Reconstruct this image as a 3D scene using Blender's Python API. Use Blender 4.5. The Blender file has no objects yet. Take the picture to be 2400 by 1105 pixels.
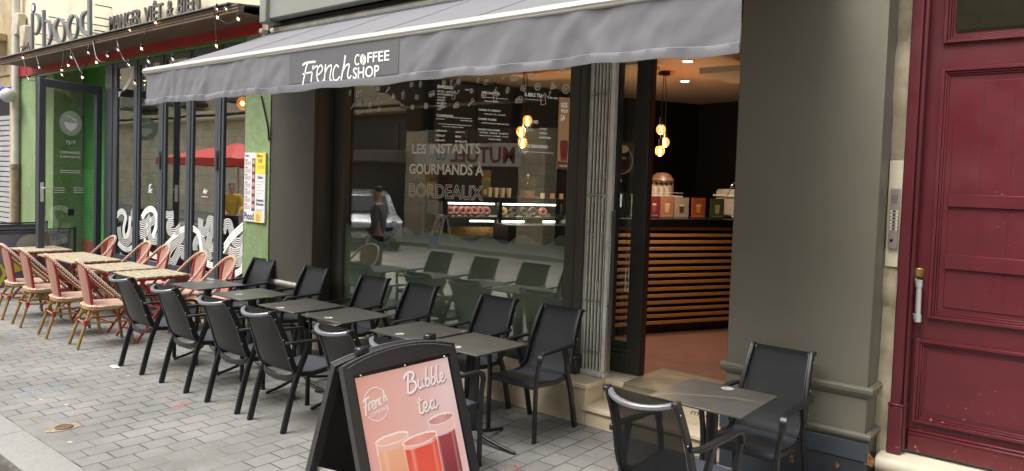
import bpy, math, random
from mathutils import Vector, Matrix, noise as mnoise
random.seed(7)
R_ = math.radians
sc = bpy.context.scene
COL = sc.collection

# ---------------------------------------------------------------- camera
W_PX, H_PX = 2400.0, 1105.0
FPX, CYP, CAMH = 1725.6, 503.8, 1.92
YAW, PIT, ROL = 0.68267, 0.04332326, -0.03353844
def cam_axes():
    cy, sy, cp, sp, cr, sr = math.cos(YAW), math.sin(YAW), math.cos(PIT), math.sin(PIT), math.cos(ROL), math.sin(ROL)
    fwd = Vector((-sy*cp, cy*cp, -sp)); right = Vector((cy, sy, 0)); down = fwd.cross(right)
    return right*cr+down*sr, -right*sr+down*cr, fwd
CR, CD, CF = cam_axes()
CAM = Vector((0, 0, CAMH))
def ray(x, y): return CR*((x-1200)/FPX) + CD*((y-CYP)/FPX) + CF
def on_y(x, y, Y): d = ray(x, y); return CAM + d*(Y/d.y)
def on_z(x, y, Z=0.0): d = ray(x, y); return CAM + d*((Z-CAMH)/d.z)

cd = bpy.data.cameras.new("camera"); cam = bpy.data.objects.new("camera", cd); COL.objects.link(cam)
cam.matrix_world = Matrix(((CR.x, -CD.x, -CF.x, 0), (CR.y, -CD.y, -CF.y, 0), (CR.z, -CD.z, -CF.z, CAMH), (0, 0, 0, 1)))
cd.sensor_fit = 'HORIZONTAL'; cd.sensor_width = 36; cd.lens = 36*FPX/W_PX
cd.shift_y = -(H_PX/2-CYP)/W_PX
cd.clip_start = 0.05; cd.clip_end = 400
sc.camera = cam

# ---------------------------------------------------------------- light
SUN_EL, SUN_AZ = R_(60), R_(205)
wd = bpy.data.worlds.new("World"); sc.world = wd; wd.use_nodes = True
nt = wd.node_tree; nt.nodes.clear()
sky = nt.nodes.new("ShaderNodeTexSky"); sky.sky_type = 'NISHITA'; sky.sun_disc = False
sky.sun_elevation = SUN_EL; sky.sun_rotation = SUN_AZ; sky.dust_density = 4; sky.air_density = 1
hs = nt.nodes.new("ShaderNodeHueSaturation"); hs.inputs["Saturation"].default_value = 0.16
bg = nt.nodes.new("ShaderNodeBackground"); bg.inputs["Strength"].default_value = 0.15
wo = nt.nodes.new("ShaderNodeOutputWorld")
nt.links.new(sky.outputs[0], hs.inputs["Color"]); nt.links.new(hs.outputs[0], bg.inputs["Color"]); nt.links.new(bg.outputs[0], wo.inputs["Surface"])
sl = bpy.data.lights.new("sun", 'SUN'); sl.energy = 1.5; sl.angle = R_(38); sl.color = (1, 0.965, 0.9)
so = bpy.data.objects.new("sun", sl); COL.objects.link(so)
_d = Vector((math.sin(SUN_AZ)*math.cos(SUN_EL), math.cos(SUN_AZ)*math.cos(SUN_EL), math.sin(SUN_EL)))
so.rotation_euler = _d.to_track_quat('Z', 'Y').to_euler(); so.location = (0, -6, 14)
sc.view_settings.view_transform = 'Standard'; sc.view_settings.look = 'None'; sc.view_settings.gamma = 1
sc.view_settings.exposure = 1.36
sc.render.engine = 'CYCLES'
sc.cycles.max_bounces = 8; sc.cycles.transparent_max_bounces = 24; sc.cycles.glossy_bounces = 4; sc.cycles.diffuse_bounces = 4
sc.cycles.caustics_reflective = False; sc.cycles.caustics_refractive = False
sc.cycles.sample_clamp_indirect = 4
try:
    sc.cycles.use_denoising = True
except Exception: pass

# ---------------------------------------------------------------- materials
def _new(name):
    m = bpy.data.materials.new(name); m.use_nodes = True
    n = m.node_tree; b = n.nodes["Principled BSDF"]; return m, n, b
def L(n, a, b): n.links.new(a, b)
def coords(n, scale=(1, 1, 1), rot=(0, 0, 0), loc=(0, 0, 0)):
    tc = n.nodes.new("ShaderNodeTexCoord"); mp = n.nodes.new("ShaderNodeMapping")
    mp.inputs["Scale"].default_value = scale; mp.inputs["Rotation"].default_value = rot; mp.inputs["Location"].default_value = loc
    L(n, tc.outputs["Object"], mp.inputs["Vector"]); return mp.outputs[0]
def noise(n, vec, scale, detail=5, rough=0.6, dist=0.0):
    t = n.nodes.new("ShaderNodeTexNoise"); t.inputs["Scale"].default_value = scale; t.inputs["Detail"].default_value = detail
    t.inputs["Roughness"].default_value = rough; t.inputs["Distortion"].default_value = dist
    L(n, vec, t.inputs["Vector"]); return t.outputs[0]
def ramp(n, fac, stops):
    r = n.nodes.new("ShaderNodeValToRGB"); e = r.color_ramp.elements
    while len(e) < len(stops): e.new(0.5)
    for i, (p, c) in enumerate(stops):
        e[i].position = p; e[i].color = (c if len(c) == 4 else (*c, 1)) if not isinstance(c, (int, float)) else (c, c, c, 1)
    L(n, fac, r.inputs[0]); return r.outputs[0]
def mixc(n, fac, a, b, mode='MIX'):
    m = n.nodes.new("ShaderNodeMix"); m.data_type = 'RGBA'; m.blend_type = mode
    if isinstance(fac, (int, float)): m.inputs[0].default_value = fac
    else: L(n, fac, m.inputs[0])
    for i, v in ((6, a), (7, b)):
        if isinstance(v, tuple): m.inputs[i].default_value = (*v[:3], 1)
        else: L(n, v, m.inputs[i])
    return m.outputs[2]
def bump(n, b, h, strength=0.3, dist=0.01):
    bn = n.nodes.new("ShaderNodeBump"); bn.inputs["Strength"].default_value = strength; bn.inputs["Distance"].default_value = dist
    L(n, h, bn.inputs["Height"]); L(n, bn.outputs[0], b.inputs["Normal"])
def M(name, col, rough=0.5, metal=0.0, var=0.12, vs=6.0, bmp=0.0, bs=40.0, spec=0.5, stretch=(1, 1, 1), grime=0.0, coat=0.0):
    m, n, b = _new(name)
    b.inputs["Roughness"].default_value = rough; b.inputs["Metallic"].default_value = metal
    b.inputs["Specular IOR Level"].default_value = spec
    if coat: b.inputs["Coat Weight"].default_value = coat; b.inputs["Coat Roughness"].default_value = 0.15
    v = coords(n, stretch)
    f = noise(n, v, vs)
    lo = tuple(c*(1-var) for c in col); hi = tuple(min(1, c*(1+var)) for c in col)
    c = ramp(n, f, [(0.3, lo), (0.7, hi)])
    if grime:
        g = noise(n, v, vs*0.35, 8, 0.7)
        gf = ramp(n, g, [(0.45, 0.0), (0.75, grime)])
        c = mixc(n, gf, c, tuple(x*0.35 for x in col))
    L(n, c, b.inputs["Base Color"])
    rr = ramp(n, noise(n, v, vs*2.3), [(0.3, max(0.02, rough-0.08)), (0.7, min(1, rough+0.08))])
    L(n, rr, b.inputs["Roughness"])
    if bmp: bump(n, b, noise(n, v, bs, 6, 0.6), bmp, 0.004)
    return m
def flat(name, col, rough=0.6, emit=0.0):
    m, n, b = _new(name); b.inputs["Roughness"].default_value = rough
    f = noise(n, coords(n), 25, 3); L(n, ramp(n, f, [(0.3, tuple(c*0.95 for c in col)), (0.7, col)]), b.inputs["Base Color"])
    if emit:
        b.inputs["Emission Color"].default_value = (*col, 1); b.inputs["Emission Strength"].default_value = emit
    return m
def glass(name, tint=(0.93, 0.95, 0.94), ior=1.5, rough=0.0, wav=0.0, dark=0.0):
    m = bpy.data.materials.new(name); m.use_nodes = True; n = m.node_tree; n.nodes.clear()
    o = n.nodes.new("ShaderNodeOutputMaterial"); t = n.nodes.new("ShaderNodeBsdfTransparent"); g = n.nodes.new("ShaderNodeBsdfGlossy")
    t.inputs[0].default_value = (*tint, 1); g.inputs["Roughness"].default_value = rough; g.inputs["Color"].default_value = (1, 1, 1, 1)
    f = n.nodes.new("ShaderNodeFresnel"); ge = n.nodes.new("ShaderNodeNewGeometry"); mr = n.nodes.new("ShaderNodeMapRange")
    mr.inputs["To Min"].default_value = ior; mr.inputs["To Max"].default_value = 1/ior   # same reflectance on both faces of the thin pane
    L(n, ge.outputs["Backfacing"], mr.inputs["Value"]); L(n, mr.outputs[0], f.inputs[0])
    mx = n.nodes.new("ShaderNodeMixShader")
    L(n, f.outputs[0], mx.inputs[0]); L(n, t.outputs[0], mx.inputs[1]); L(n, g.outputs[0], mx.inputs[2]); L(n, mx.outputs[0], o.inputs[0])
    if wav:
        bn = n.nodes.new("ShaderNodeBump"); bn.inputs["Strength"].default_value = wav; bn.inputs["Distance"].default_value = 0.02
        L(n, noise(n, coords(n), 1.3, 2), bn.inputs["Height"]); L(n, bn.outputs[0], g.inputs["Normal"])
    return m
def emis(name, col, s):
    m = bpy.data.materials.new(name); m.use_nodes = True; n = m.node_tree; n.nodes.clear()
    o = n.nodes.new("ShaderNodeOutputMaterial"); e = n.nodes.new("ShaderNodeEmission"); e.inputs[0].default_value = (*col, 1); e.inputs[1].default_value = s
    L(n, e.outputs[0], o.inputs[0]); return m

def mat_pavers():
    m, n, b = _new("grey_pavers"); b.inputs["Roughness"].default_value = 0.75
    tc = n.nodes.new("ShaderNodeTexCoord"); sp = n.nodes.new("ShaderNodeSeparateXYZ"); cb = n.nodes.new("ShaderNodeCombineXYZ")
    L(n, tc.outputs["Object"], sp.inputs[0])
    a = n.nodes.new("ShaderNodeMath"); a.operation = 'ADD'; a.inputs[1].default_value = 21.5-2.01+0.1075
    c = n.nodes.new("ShaderNodeMath"); c.operation = 'ADD'; c.inputs[1].default_value = 0.1577*400+5.364
    wob = noise(n, coords(n), 3.0, 2)
    w2 = n.nodes.new("ShaderNodeMath"); w2.operation = 'MULTIPLY_ADD'; w2.inputs[1].default_value = 0.010; w2.inputs[2].default_value = -0.005
    L(n, wob, w2.inputs[0])
    aa = n.nodes.new("ShaderNodeMath"); aa.operation = 'ADD'; L(n, a.outputs[0], aa.inputs[0]); L(n, w2.outputs[0], aa.inputs[1])
    cc = n.nodes.new("ShaderNodeMath"); cc.operation = 'ADD'; L(n, c.outputs[0], cc.inputs[0]); L(n, w2.outputs[0], cc.inputs[1])
    L(n, sp.outputs[1], a.inputs[0]); L(n, sp.outputs[0], c.inputs[0]); L(n, aa.outputs[0], cb.inputs[0]); L(n, cc.outputs[0], cb.inputs[1])
    br = n.nodes.new("ShaderNodeTexBrick"); br.offset = 0.5; br.inputs["Scale"].default_value = 1
    br.inputs["Brick Width"].default_value = 0.215; br.inputs["Row Height"].default_value = 0.1577
    br.inputs["Mortar Size"].default_value = 0.0058; br.inputs["Mortar Smooth"].default_value = 0.35; br.inputs["Bias"].default_value = -0.1
    br.inputs["Color1"].default_value = (0.182, 0.178, 0.168, 1); br.inputs["Color2"].default_value = (0.206, 0.201, 0.190, 1)
    v = coords(n)
    j1 = noise(n, v, 0.9, 3); jc = ramp(n, j1, [(0.45, (0.050, 0.047, 0.040)), (0.68, (0.26, 0.24, 0.16))])
    L(n, jc, br.inputs["Mortar"]); L(n, cb.outputs[0], br.inputs["Vector"])
    f = noise(n, v, 70, 6, 0.75); col = mixc(n, 1.0, br.outputs[0], ramp(n, f, [(0.25, 0.72), (0.75, 1.22)]), 'MULTIPLY')
    g = noise(n, v, 1.6, 6, 0.65); col = mixc(n, 1.0, col, ramp(n, g, [(0.32, 0.70), (0.66, 1.10)]), 'MULTIPLY')
    # dark stains and pale spots
    st = noise(n, v, 5.5, 3, 0.5); col = mixc(n, ramp(n, st, [(0.64, 0.0), (0.74, 0.45)]), col, (0.075, 0.07, 0.062))
    vo = n.nodes.new("ShaderNodeTexVoronoi"); vo.inputs["Scale"].default_value = 3.1; L(n, v, vo.inputs["Vector"])
    col = mixc(n, ramp(n, vo.outputs["Distance"], [(0.045, 0.55), (0.065, 0.0)]), col, (0.50, 0.48, 0.40))
    vo2 = n.nodes.new("ShaderNodeTexVoronoi"); vo2.inputs["Scale"].default_value = 2.3
    L(n, coords(n, loc=(3.3, 1.7, 0)), vo2.inputs["Vector"])
    col = mixc(n, ramp(n, vo2.outputs["Distance"], [(0.035, 0.6), (0.055, 0.0)]), col, (0.05, 0.05, 0.05))
    L(n, col, b.inputs["Base Color"])
    h = n.nodes.new("ShaderNodeMath"); h.operation = 'MULTIPLY_ADD'; h.inputs[1].default_value = -1.0; L(n, br.outputs["Fac"], h.inputs[0])
    f2 = n.nodes.new("ShaderNodeMath"); f2.operation = 'MULTIPLY'; f2.inputs[1].default_value = 0.35; L(n, f, f2.inputs[0]); L(n, f2.outputs[0], h.inputs[2])
    bump(n, b, h.outputs[0], 0.7, 0.006)
    L(n, ramp(n, f, [(0.3, 0.6), (0.7, 0.85)]), b.inputs["Roughness"])
    return m
def mat_bricks(name, c1, c2, mort, bw, rh, ms, axis='XZ', bmp=0.5, nz=30, off=0.5, rough=0.8, extra=None):
    m, n, b = _new(name); b.inputs["Roughness"].default_value = rough
    tc = n.nodes.new("ShaderNodeTexCoord"); sp = n.nodes.new("ShaderNodeSeparateXYZ"); cb = n.nodes.new("ShaderNodeCombineXYZ")
    L(n, tc.outputs["Object"], sp.inputs[0])
    if axis == 'XYZ':
        ad = n.nodes.new("ShaderNodeMath"); ad.operation = 'ADD'; L(n, sp.outputs[0], ad.inputs[0]); L(n, sp.outputs[1], ad.inputs[1]); L(n, ad.outputs[0], cb.inputs[0])
        L(n, sp.outputs[2], cb.inputs[1])
    else:
        L(n, sp.outputs['XYZ'.index(axis[0])], cb.inputs[0]); L(n, sp.outputs['XYZ'.index(axis[1])], cb.inputs[1])
    br = n.nodes.new("ShaderNodeTexBrick"); br.offset = off; br.inputs["Scale"].default_value = 1
    br.inputs["Brick Width"].default_value = bw; br.inputs["Row Height"].default_value = rh; br.inputs["Mortar Size"].default_value = ms
    br.inputs["Color1"].default_value = (*c1, 1); br.inputs["Color2"].default_value = (*c2, 1); br.inputs["Mortar"].default_value = (*mort, 1)
    L(n, cb.outputs[0], br.inputs["Vector"])
    v = coords(n)
    f = noise(n, v, nz, 6, 0.7); g = noise(n, v, 1.2, 6, 0.65)
    col = mixc(n, 1.0, br.outputs[0], ramp(n, f, [(0.25, 0.8), (0.75, 1.15)]), 'MULTIPLY')
    col = mixc(n, 1.0, col, ramp(n, g, [(0.3, 0.75), (0.7, 1.15)]), 'MULTIPLY')
    L(n, col, b.inputs["Base Color"])
    h = n.nodes.new("ShaderNodeMath"); h.operation = 'MULTIPLY_ADD'; h.inputs[1].default_value = -1.0; L(n, br.outputs["Fac"], h.inputs[0])
    f2 = n.nodes.new("ShaderNodeMath"); f2.operation = 'MULTIPLY'; f2.inputs[1].default_value = 0.4; L(n, f, f2.inputs[0]); L(n, f2.outputs[0], h.inputs[2])
    bump(n, b, h.outputs[0], bmp, 0.005)
    return m
def mat_stripes(name, c1, c2, scale, rot=(0, 0, 0), rough=0.5, sharp=0.08, bmp=0.4, second=None):
    m, n, b = _new(name); b.inputs["Roughness"].default_value = rough
    w = n.nodes.new("ShaderNodeTexWave"); w.inputs["Scale"].default_value = scale; w.inputs["Distortion"].default_value = 0
    L(n, coords(n, rot=rot), w.inputs["Vector"])
    f = ramp(n, w.outputs["Fac"], [(0.5-sharp, 0.0), (0.5+sharp, 1.0)])
    if second:
        w2 = n.nodes.new("ShaderNodeTexWave"); w2.inputs["Scale"].default_value = second[0]; L(n, coords(n, rot=second[1]), w2.inputs["Vector"])
        f2 = ramp(n, w2.outputs["Fac"], [(0.25, 0.0), (0.4, 1.0)])
        mm = n.nodes.new("ShaderNodeMath"); mm.operation = 'MULTIPLY'; L(n, f, mm.inputs[0]); L(n, f2, mm.inputs[1]); f = mm.outputs[0]
    L(n, mixc(n, f, c1, c2), b.inputs["Base Color"]); bump(n, b, w.outputs["Fac"], bmp, 0.003)
    return m
def mat_peel(name, col, under, thr=0.66, rough=0.45, scale=9.0, low=None):
    """painted timber with paint flaked off in spots, more of them near the foot"""
    m, n, b = _new(name); v = coords(n)
    base = ramp(n, noise(n, v, 5), [(0.3, tuple(c*0.86 for c in col)), (0.7, tuple(c*1.14 for c in col))])
    f = noise(n, coords(n, (1, 1, 1.6)), scale, 8, 0.72)
    if low:
        tc = n.nodes.new("ShaderNodeTexCoord"); sp = n.nodes.new("ShaderNodeSeparateXYZ"); L(n, tc.outputs["Object"], sp.inputs[0])
        mr = n.nodes.new("ShaderNodeMapRange"); mr.inputs["From Min"].default_value = low[0]; mr.inputs["From Max"].default_value = low[1]
        mr.inputs["To Min"].default_value = low[2]; mr.inputs["To Max"].default_value = 0.0
        L(n, sp.outputs[2], mr.inputs["Value"]); ad = n.nodes.new("ShaderNodeMath"); ad.operation = 'ADD'
        L(n, f, ad.inputs[0]); L(n, mr.outputs[0], ad.inputs[1]); f = ad.outputs[0]
    k = ramp(n, f, [(thr, 0.0), (thr+0.02, 1.0)])
    L(n, mixc(n, k, base, under), b.inputs["Base Color"])
    L(n, ramp(n, noise(n, v, 3, 4), [(0.3, rough-0.1), (0.7, rough+0.12)]), b.inputs["Roughness"])
    h = n.nodes.new("ShaderNodeMath"); h.operation = 'MULTIPLY'; h.inputs[1].default_value = -1; L(n, k, h.inputs[0])
    g = n.nodes.new("ShaderNodeMath"); g.operation = 'MULTIPLY_ADD'; g.inputs[1].default_value = 0.25
    L(n, noise(n, coords(n, (14, 14, 1.2)), 3, 5), g.inputs[0]); L(n, h.outputs[0], g.inputs[2])
    bump(n, b, g.outputs[0], 0.35, 0.003)
    return m
def mat_marble(name):
    m, n, b = _new(name); v = coords(n)
    base = ramp(n, noise(n, v, 9, 6, 0.6), [(0.3, (0.050, 0.049, 0.044)), (0.7, (0.068, 0.066, 0.059))])
    f = noise(n, v, 1.1, 1, 0.3, 0.25)
    k = ramp(n, f, [(0.4955, 0.0), (0.499, 0.6), (0.5005, 0.6), (0.504, 0.0)])
    L(n, mixc(n, k, base, (0.30, 0.28, 0.22)), b.inputs["Base Color"]); b.inputs["Roughness"].default_value = 0.30
    L(n, ramp(n, noise(n, v, 30, 4), [(0.3, 0.30), (0.7, 0.35)]), b.inputs["Roughness"])
    return m
def mat_sling(name, alpha=0.95, lum=1.0):
    m, n, b = _new(name); v = coords(n)
    w = n.nodes.new("ShaderNodeTexWave"); w.inputs["Scale"].default_value = 130; L(n, v, w.inputs["Vector"])
    w2 = n.nodes.new("ShaderNodeTexWave"); w2.bands_direction = 'Z'; w2.inputs["Scale"].default_value = 130; L(n, v, w2.inputs["Vector"])
    base = ramp(n, noise(n, v, 8), [(0.3, tuple(c*lum for c in (0.0035, 0.004, 0.0046))), (0.7, tuple(c*lum for c in (0.006, 0.0065, 0.0072)))])
    L(n, mixc(n, w.outputs["Fac"], base, tuple(c*lum for c in (0.0085, 0.009, 0.010))), b.inputs["Base Color"])
    b.inputs["Roughness"].default_value = 0.55; b.inputs["Specular IOR Level"].default_value = 0.25; b.inputs["Alpha"].default_value = alpha
    b.inputs["Sheen Weight"].default_value = 0.10; b.inputs["Sheen Roughness"].default_value = 0.4
    bump(n, b, w2.outputs["Fac"], 0.15, 0.001)
    return m
def mat_vcol(name, rough=0.35):
    m, n, b = _new(name); a = n.nodes.new("ShaderNodeVertexColor"); a.layer_name = "print"
    L(n, a.outputs[0], b.inputs["Base Color"]); b.inputs["Roughness"].default_value = rough
    return m

PAV = mat_pavers()
KERB = M("granite_kerb", (0.215, 0.212, 0.20), 0.8, var=0.12, vs=45, bmp=0.3, bs=120, grime=0.25)
ROAD = mat_bricks("street_setts", (0.36, 0.32, 0.28), (0.46, 0.42, 0.37), (0.25, 0.22, 0.18), 0.24, 0.14, 0.006, 'XY')
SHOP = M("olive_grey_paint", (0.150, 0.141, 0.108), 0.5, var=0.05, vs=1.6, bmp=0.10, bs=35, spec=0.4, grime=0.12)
_n = SHOP.node_tree; _b = _n.nodes["Principled BSDF"]; _c = _b.inputs["Base Color"].links[0].from_socket
_s = noise(_n, coords(_n, (9, 9, 0.5)), 1.6, 6, 0.7); _k = noise(_n, coords(_n), 26, 5, 0.8)
_c = mixc(_n, 1.0, _c, ramp(_n, _s, [(0.30, 0.985), (0.62, 1.0)]), 'MULTIPLY')
L(_n, mixc(_n, ramp(_n, _k, [(0.72, 0.0), (0.77, 0.22)]), _c, (0.26, 0.25, 0.21)), _b.inputs["Base Color"])
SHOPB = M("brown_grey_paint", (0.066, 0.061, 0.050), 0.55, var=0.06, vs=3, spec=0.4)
SHOPD = M("dark_frame_paint", (0.030, 0.032, 0.028), 0.45, var=0.1, vs=4)
SLATE = mat_peel("dark_blue_base_paint", (0.030, 0.036, 0.044), (0.16, 0.070, 0.025), 0.70, 0.4, 3.2)
STONE = mat_bricks("limestone_blocks", (0.60, 0.52, 0.36), (0.66, 0.58, 0.42), (0.42, 0.35, 0.24), 0.62, 0.31, 0.006, 'XZ', 0.5, 26)
PLAST = M("cream_render", (0.66, 0.58, 0.43), 0.85, var=0.10, vs=4, bmp=0.5, bs=22, grime=0.35)
STEP = M("limestone_slab", (0.68, 0.58, 0.43), 0.6, var=0.12, vs=5, bmp=0.12, bs=60, grime=0.15)
RISER = M("stained_limestone", (0.60, 0.50, 0.34), 0.65, var=0.16, vs=4, bmp=0.15, bs=50, grime=0.4)
STRIP = M("rough_limestone", (0.46, 0.39, 0.27), 0.9, var=0.22, vs=9, bmp=1.0, bs=16, grime=0.45)
CREAM = M("cream_paint", (0.60, 0.55, 0.40), 0.7, var=0.06, vs=7, bmp=0.2, bs=30)
REDD = mat_peel("burgundy_paint", (0.100, 0.012, 0.018), (0.50, 0.36, 0.26), 0.685, 0.36, 19, (0.25, 1.1, 0.05))
GREEN = mat_bricks("green_mosaic", (0.18, 0.27, 0.115), (0.27, 0.36, 0.19), (0.21, 0.30, 0.15), 0.021, 0.021, 0.0012, 'XYZ', 0.2, 12, 0.0, 0.45)
GREENT = mat_bricks("green_square_tiles", (0.035, 0.17, 0.035), (0.05, 0.23, 0.045), (0.15, 0.33, 0.13), 0.062, 0.062, 0.003, 'XYZ', 0.3, 12, 0.0, 0.3)
GREENP = M("green_gloss_paint", (0.045, 0.20, 0.045), 0.35, var=0.12, vs=3)
ANTH = M("anthracite_aluminium", (0.062, 0.072, 0.085), 0.42, var=0.06, vs=5)
WOODC = M("weathered_canopy_timber", (0.115, 0.075, 0.050), 0.7, var=0.35, vs=8, stretch=(0.3, 4, 9), bmp=0.4, bs=30)
REDP = M("red_painted_board", (0.28, 0.012, 0.014), 0.55, var=0.2, vs=5)
GREYL = M("grey_letter_metal", (0.14, 0.15, 0.155), 0.5, var=0.05)
BRONZ = M("dark_bronze_letters", (0.085, 0.078, 0.065), 0.5, var=0.08)
AWN = M("grey_awning_cloth", (0.150, 0.149, 0.163), 0.8, var=0.05, vs=2, bmp=0.12, bs=5, spec=0.2, grime=0.10)
AWNP = M("grey_awning_print_cloth", (0.095, 0.094, 0.102), 0.75, var=0.03, vs=3)
WHITE = flat("white_print", (0.80, 0.80, 0.78), 0.5)
OFFW = flat("off_white_decal", (0.86, 0.87, 0.80), 0.6)
DECW = flat("white_vinyl", (0.86, 0.87, 0.85), 0.5); STW = flat("worn_white_sticker", (0.50, 0.50, 0.48), 0.5)
ALU = M("satin_aluminium", (0.52, 0.52, 0.49), 0.33, 0.85, var=0.06, vs=6, stretch=(0.2, 4, 4))
STEEL = M("dull_galvanised_steel", (0.74, 0.74, 0.68), 0.5, 0.15, var=0.14, vs=9)
CHAR = M("charcoal_powder_coat", (0.010, 0.0105, 0.0125), 0.36, var=0.08, vs=10, spec=0.5)
CHARL = M("satin_grey_bar", (0.17, 0.175, 0.19), 0.30, 0.3, var=0.05)
SLING = mat_sling("black_sling_mesh", .95, 3.4); SLING_SHADE = mat_sling("black_sling_shaded_rear", .95, .8); SLINGO = mat_sling("open_sling_mesh", 0.74, 3.0); SLINGO_SHADE = mat_sling("open_sling_shaded_rear", 0.74, .9)  # same cloth, rear faces coloured darker to paint shade on the chair backs
MARB = mat_marble("grey_marble_laminate")
GOLD = M("bamboo_look_tube", (0.27, 0.165, 0.050), 0.42, var=0.2, vs=20, stretch=(1, 1, 3))
CRIM = M("crimson_binding", (0.30, 0.030, 0.034), 0.45, var=0.15, vs=20)
BEAD = flat("cream_weave", (0.74, 0.62, 0.52), 0.5)
WEAVE = mat_stripes("red_and_white_weave", (0.24, 0.040, 0.030), (0.50, 0.36, 0.27), 12, (0, R_(58), 0), 0.5, 0.15, 0.6)
WEAVS = mat_stripes("striped_seat_weave", (0.28, 0.05, 0.035), (0.60, 0.50, 0.38), 11, (0, 0, 0), 0.5, 0.15, 0.6)
SLAT = M("pale_weathered_wood", (0.315, 0.265, 0.180), 0.75, var=0.30, vs=7, stretch=(1, 12, 12), bmp=0.3, bs=30, grime=0.25)
REDM = M("red_folding_frame", (0.33, 0.020, 0.018), 0.42, var=0.12, vs=12)
GLASS = glass("shop_glass", (0.88, 0.92, 0.90), 2.0, 0, 0.03)
GLASSR = glass("restaurant_glass", (0.70, 0.72, 0.70), 4.0, 0, 0.05)
GLASSO = glass("door_glass", (0.90, 0.93, 0.90), 1.55, 0, 0.05)
GLASSD = glass("dark_fanlight_glass", (0.5, 0.52, 0.45), 1.6, 0.03, 0.2)
TUMB = glass("tumbler_glass", (0.90, 0.92, 0.92), 1.5)
AMBER = glass("amber_bulb_glass", (1.0, 0.60, 0.22), 1.5)
def glowbulb():
    m = AMBER; n = m.node_tree; o = [x for x in n.nodes if x.type == 'OUTPUT_MATERIAL'][0]; s0 = o.inputs[0].links[0].from_socket
    e = n.nodes.new("ShaderNodeEmission"); e.inputs[0].default_value = (1, .42, .10, 1); e.inputs[1].default_value = .42
    a = n.nodes.new("ShaderNodeAddShader"); L(n, s0, a.inputs[0]); L(n, e.outputs[0], a.inputs[1]); L(n, a.outputs[0], o.inputs[0])
glowbulb()
FIL = emis("glowing_filament", (1.0, 0.55, 0.16), 26)
GLOW = emis("warm_bulb_glow", (1.0, 0.60, 0.25), 9)
LED = emis("led_tube", (1.0, 0.93, 0.78), 5.0)
SPOTE = emis("downlight_lens", (1.0, 0.90, 0.75), 14)
NAVY = M("navy_wall_paint", (0.0018, 0.0026, 0.0055), 0.6, var=0.1)
BOARD = flat("navy_menu_panel", (0.0022, 0.0035, 0.010), 0.7)
MENUT = flat("menu_lettering", (0.55, 0.55, 0.55), 0.5, 0.35)  # slight emission added so the printed menu text shows
CEIL = M("tan_ceiling", (0.62, 0.50, 0.37), 0.8, var=0.06, vs=1.5)
FLOOR = M("terracotta_resin_floor", (0.215, 0.105, 0.075), 0.42, var=0.10, vs=2.5)
BLACK = M("black_laminate", (0.006, 0.006, 0.007), 0.35, var=0.1)
OAK = M("orange_oak_slat", (0.60, 0.29, 0.09), 0.5, var=0.2, vs=6, stretch=(2, 2, 14))
BRASS = M("worn_brass", (0.42, 0.27, 0.09), 0.35, 0.9, var=0.15)

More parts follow.
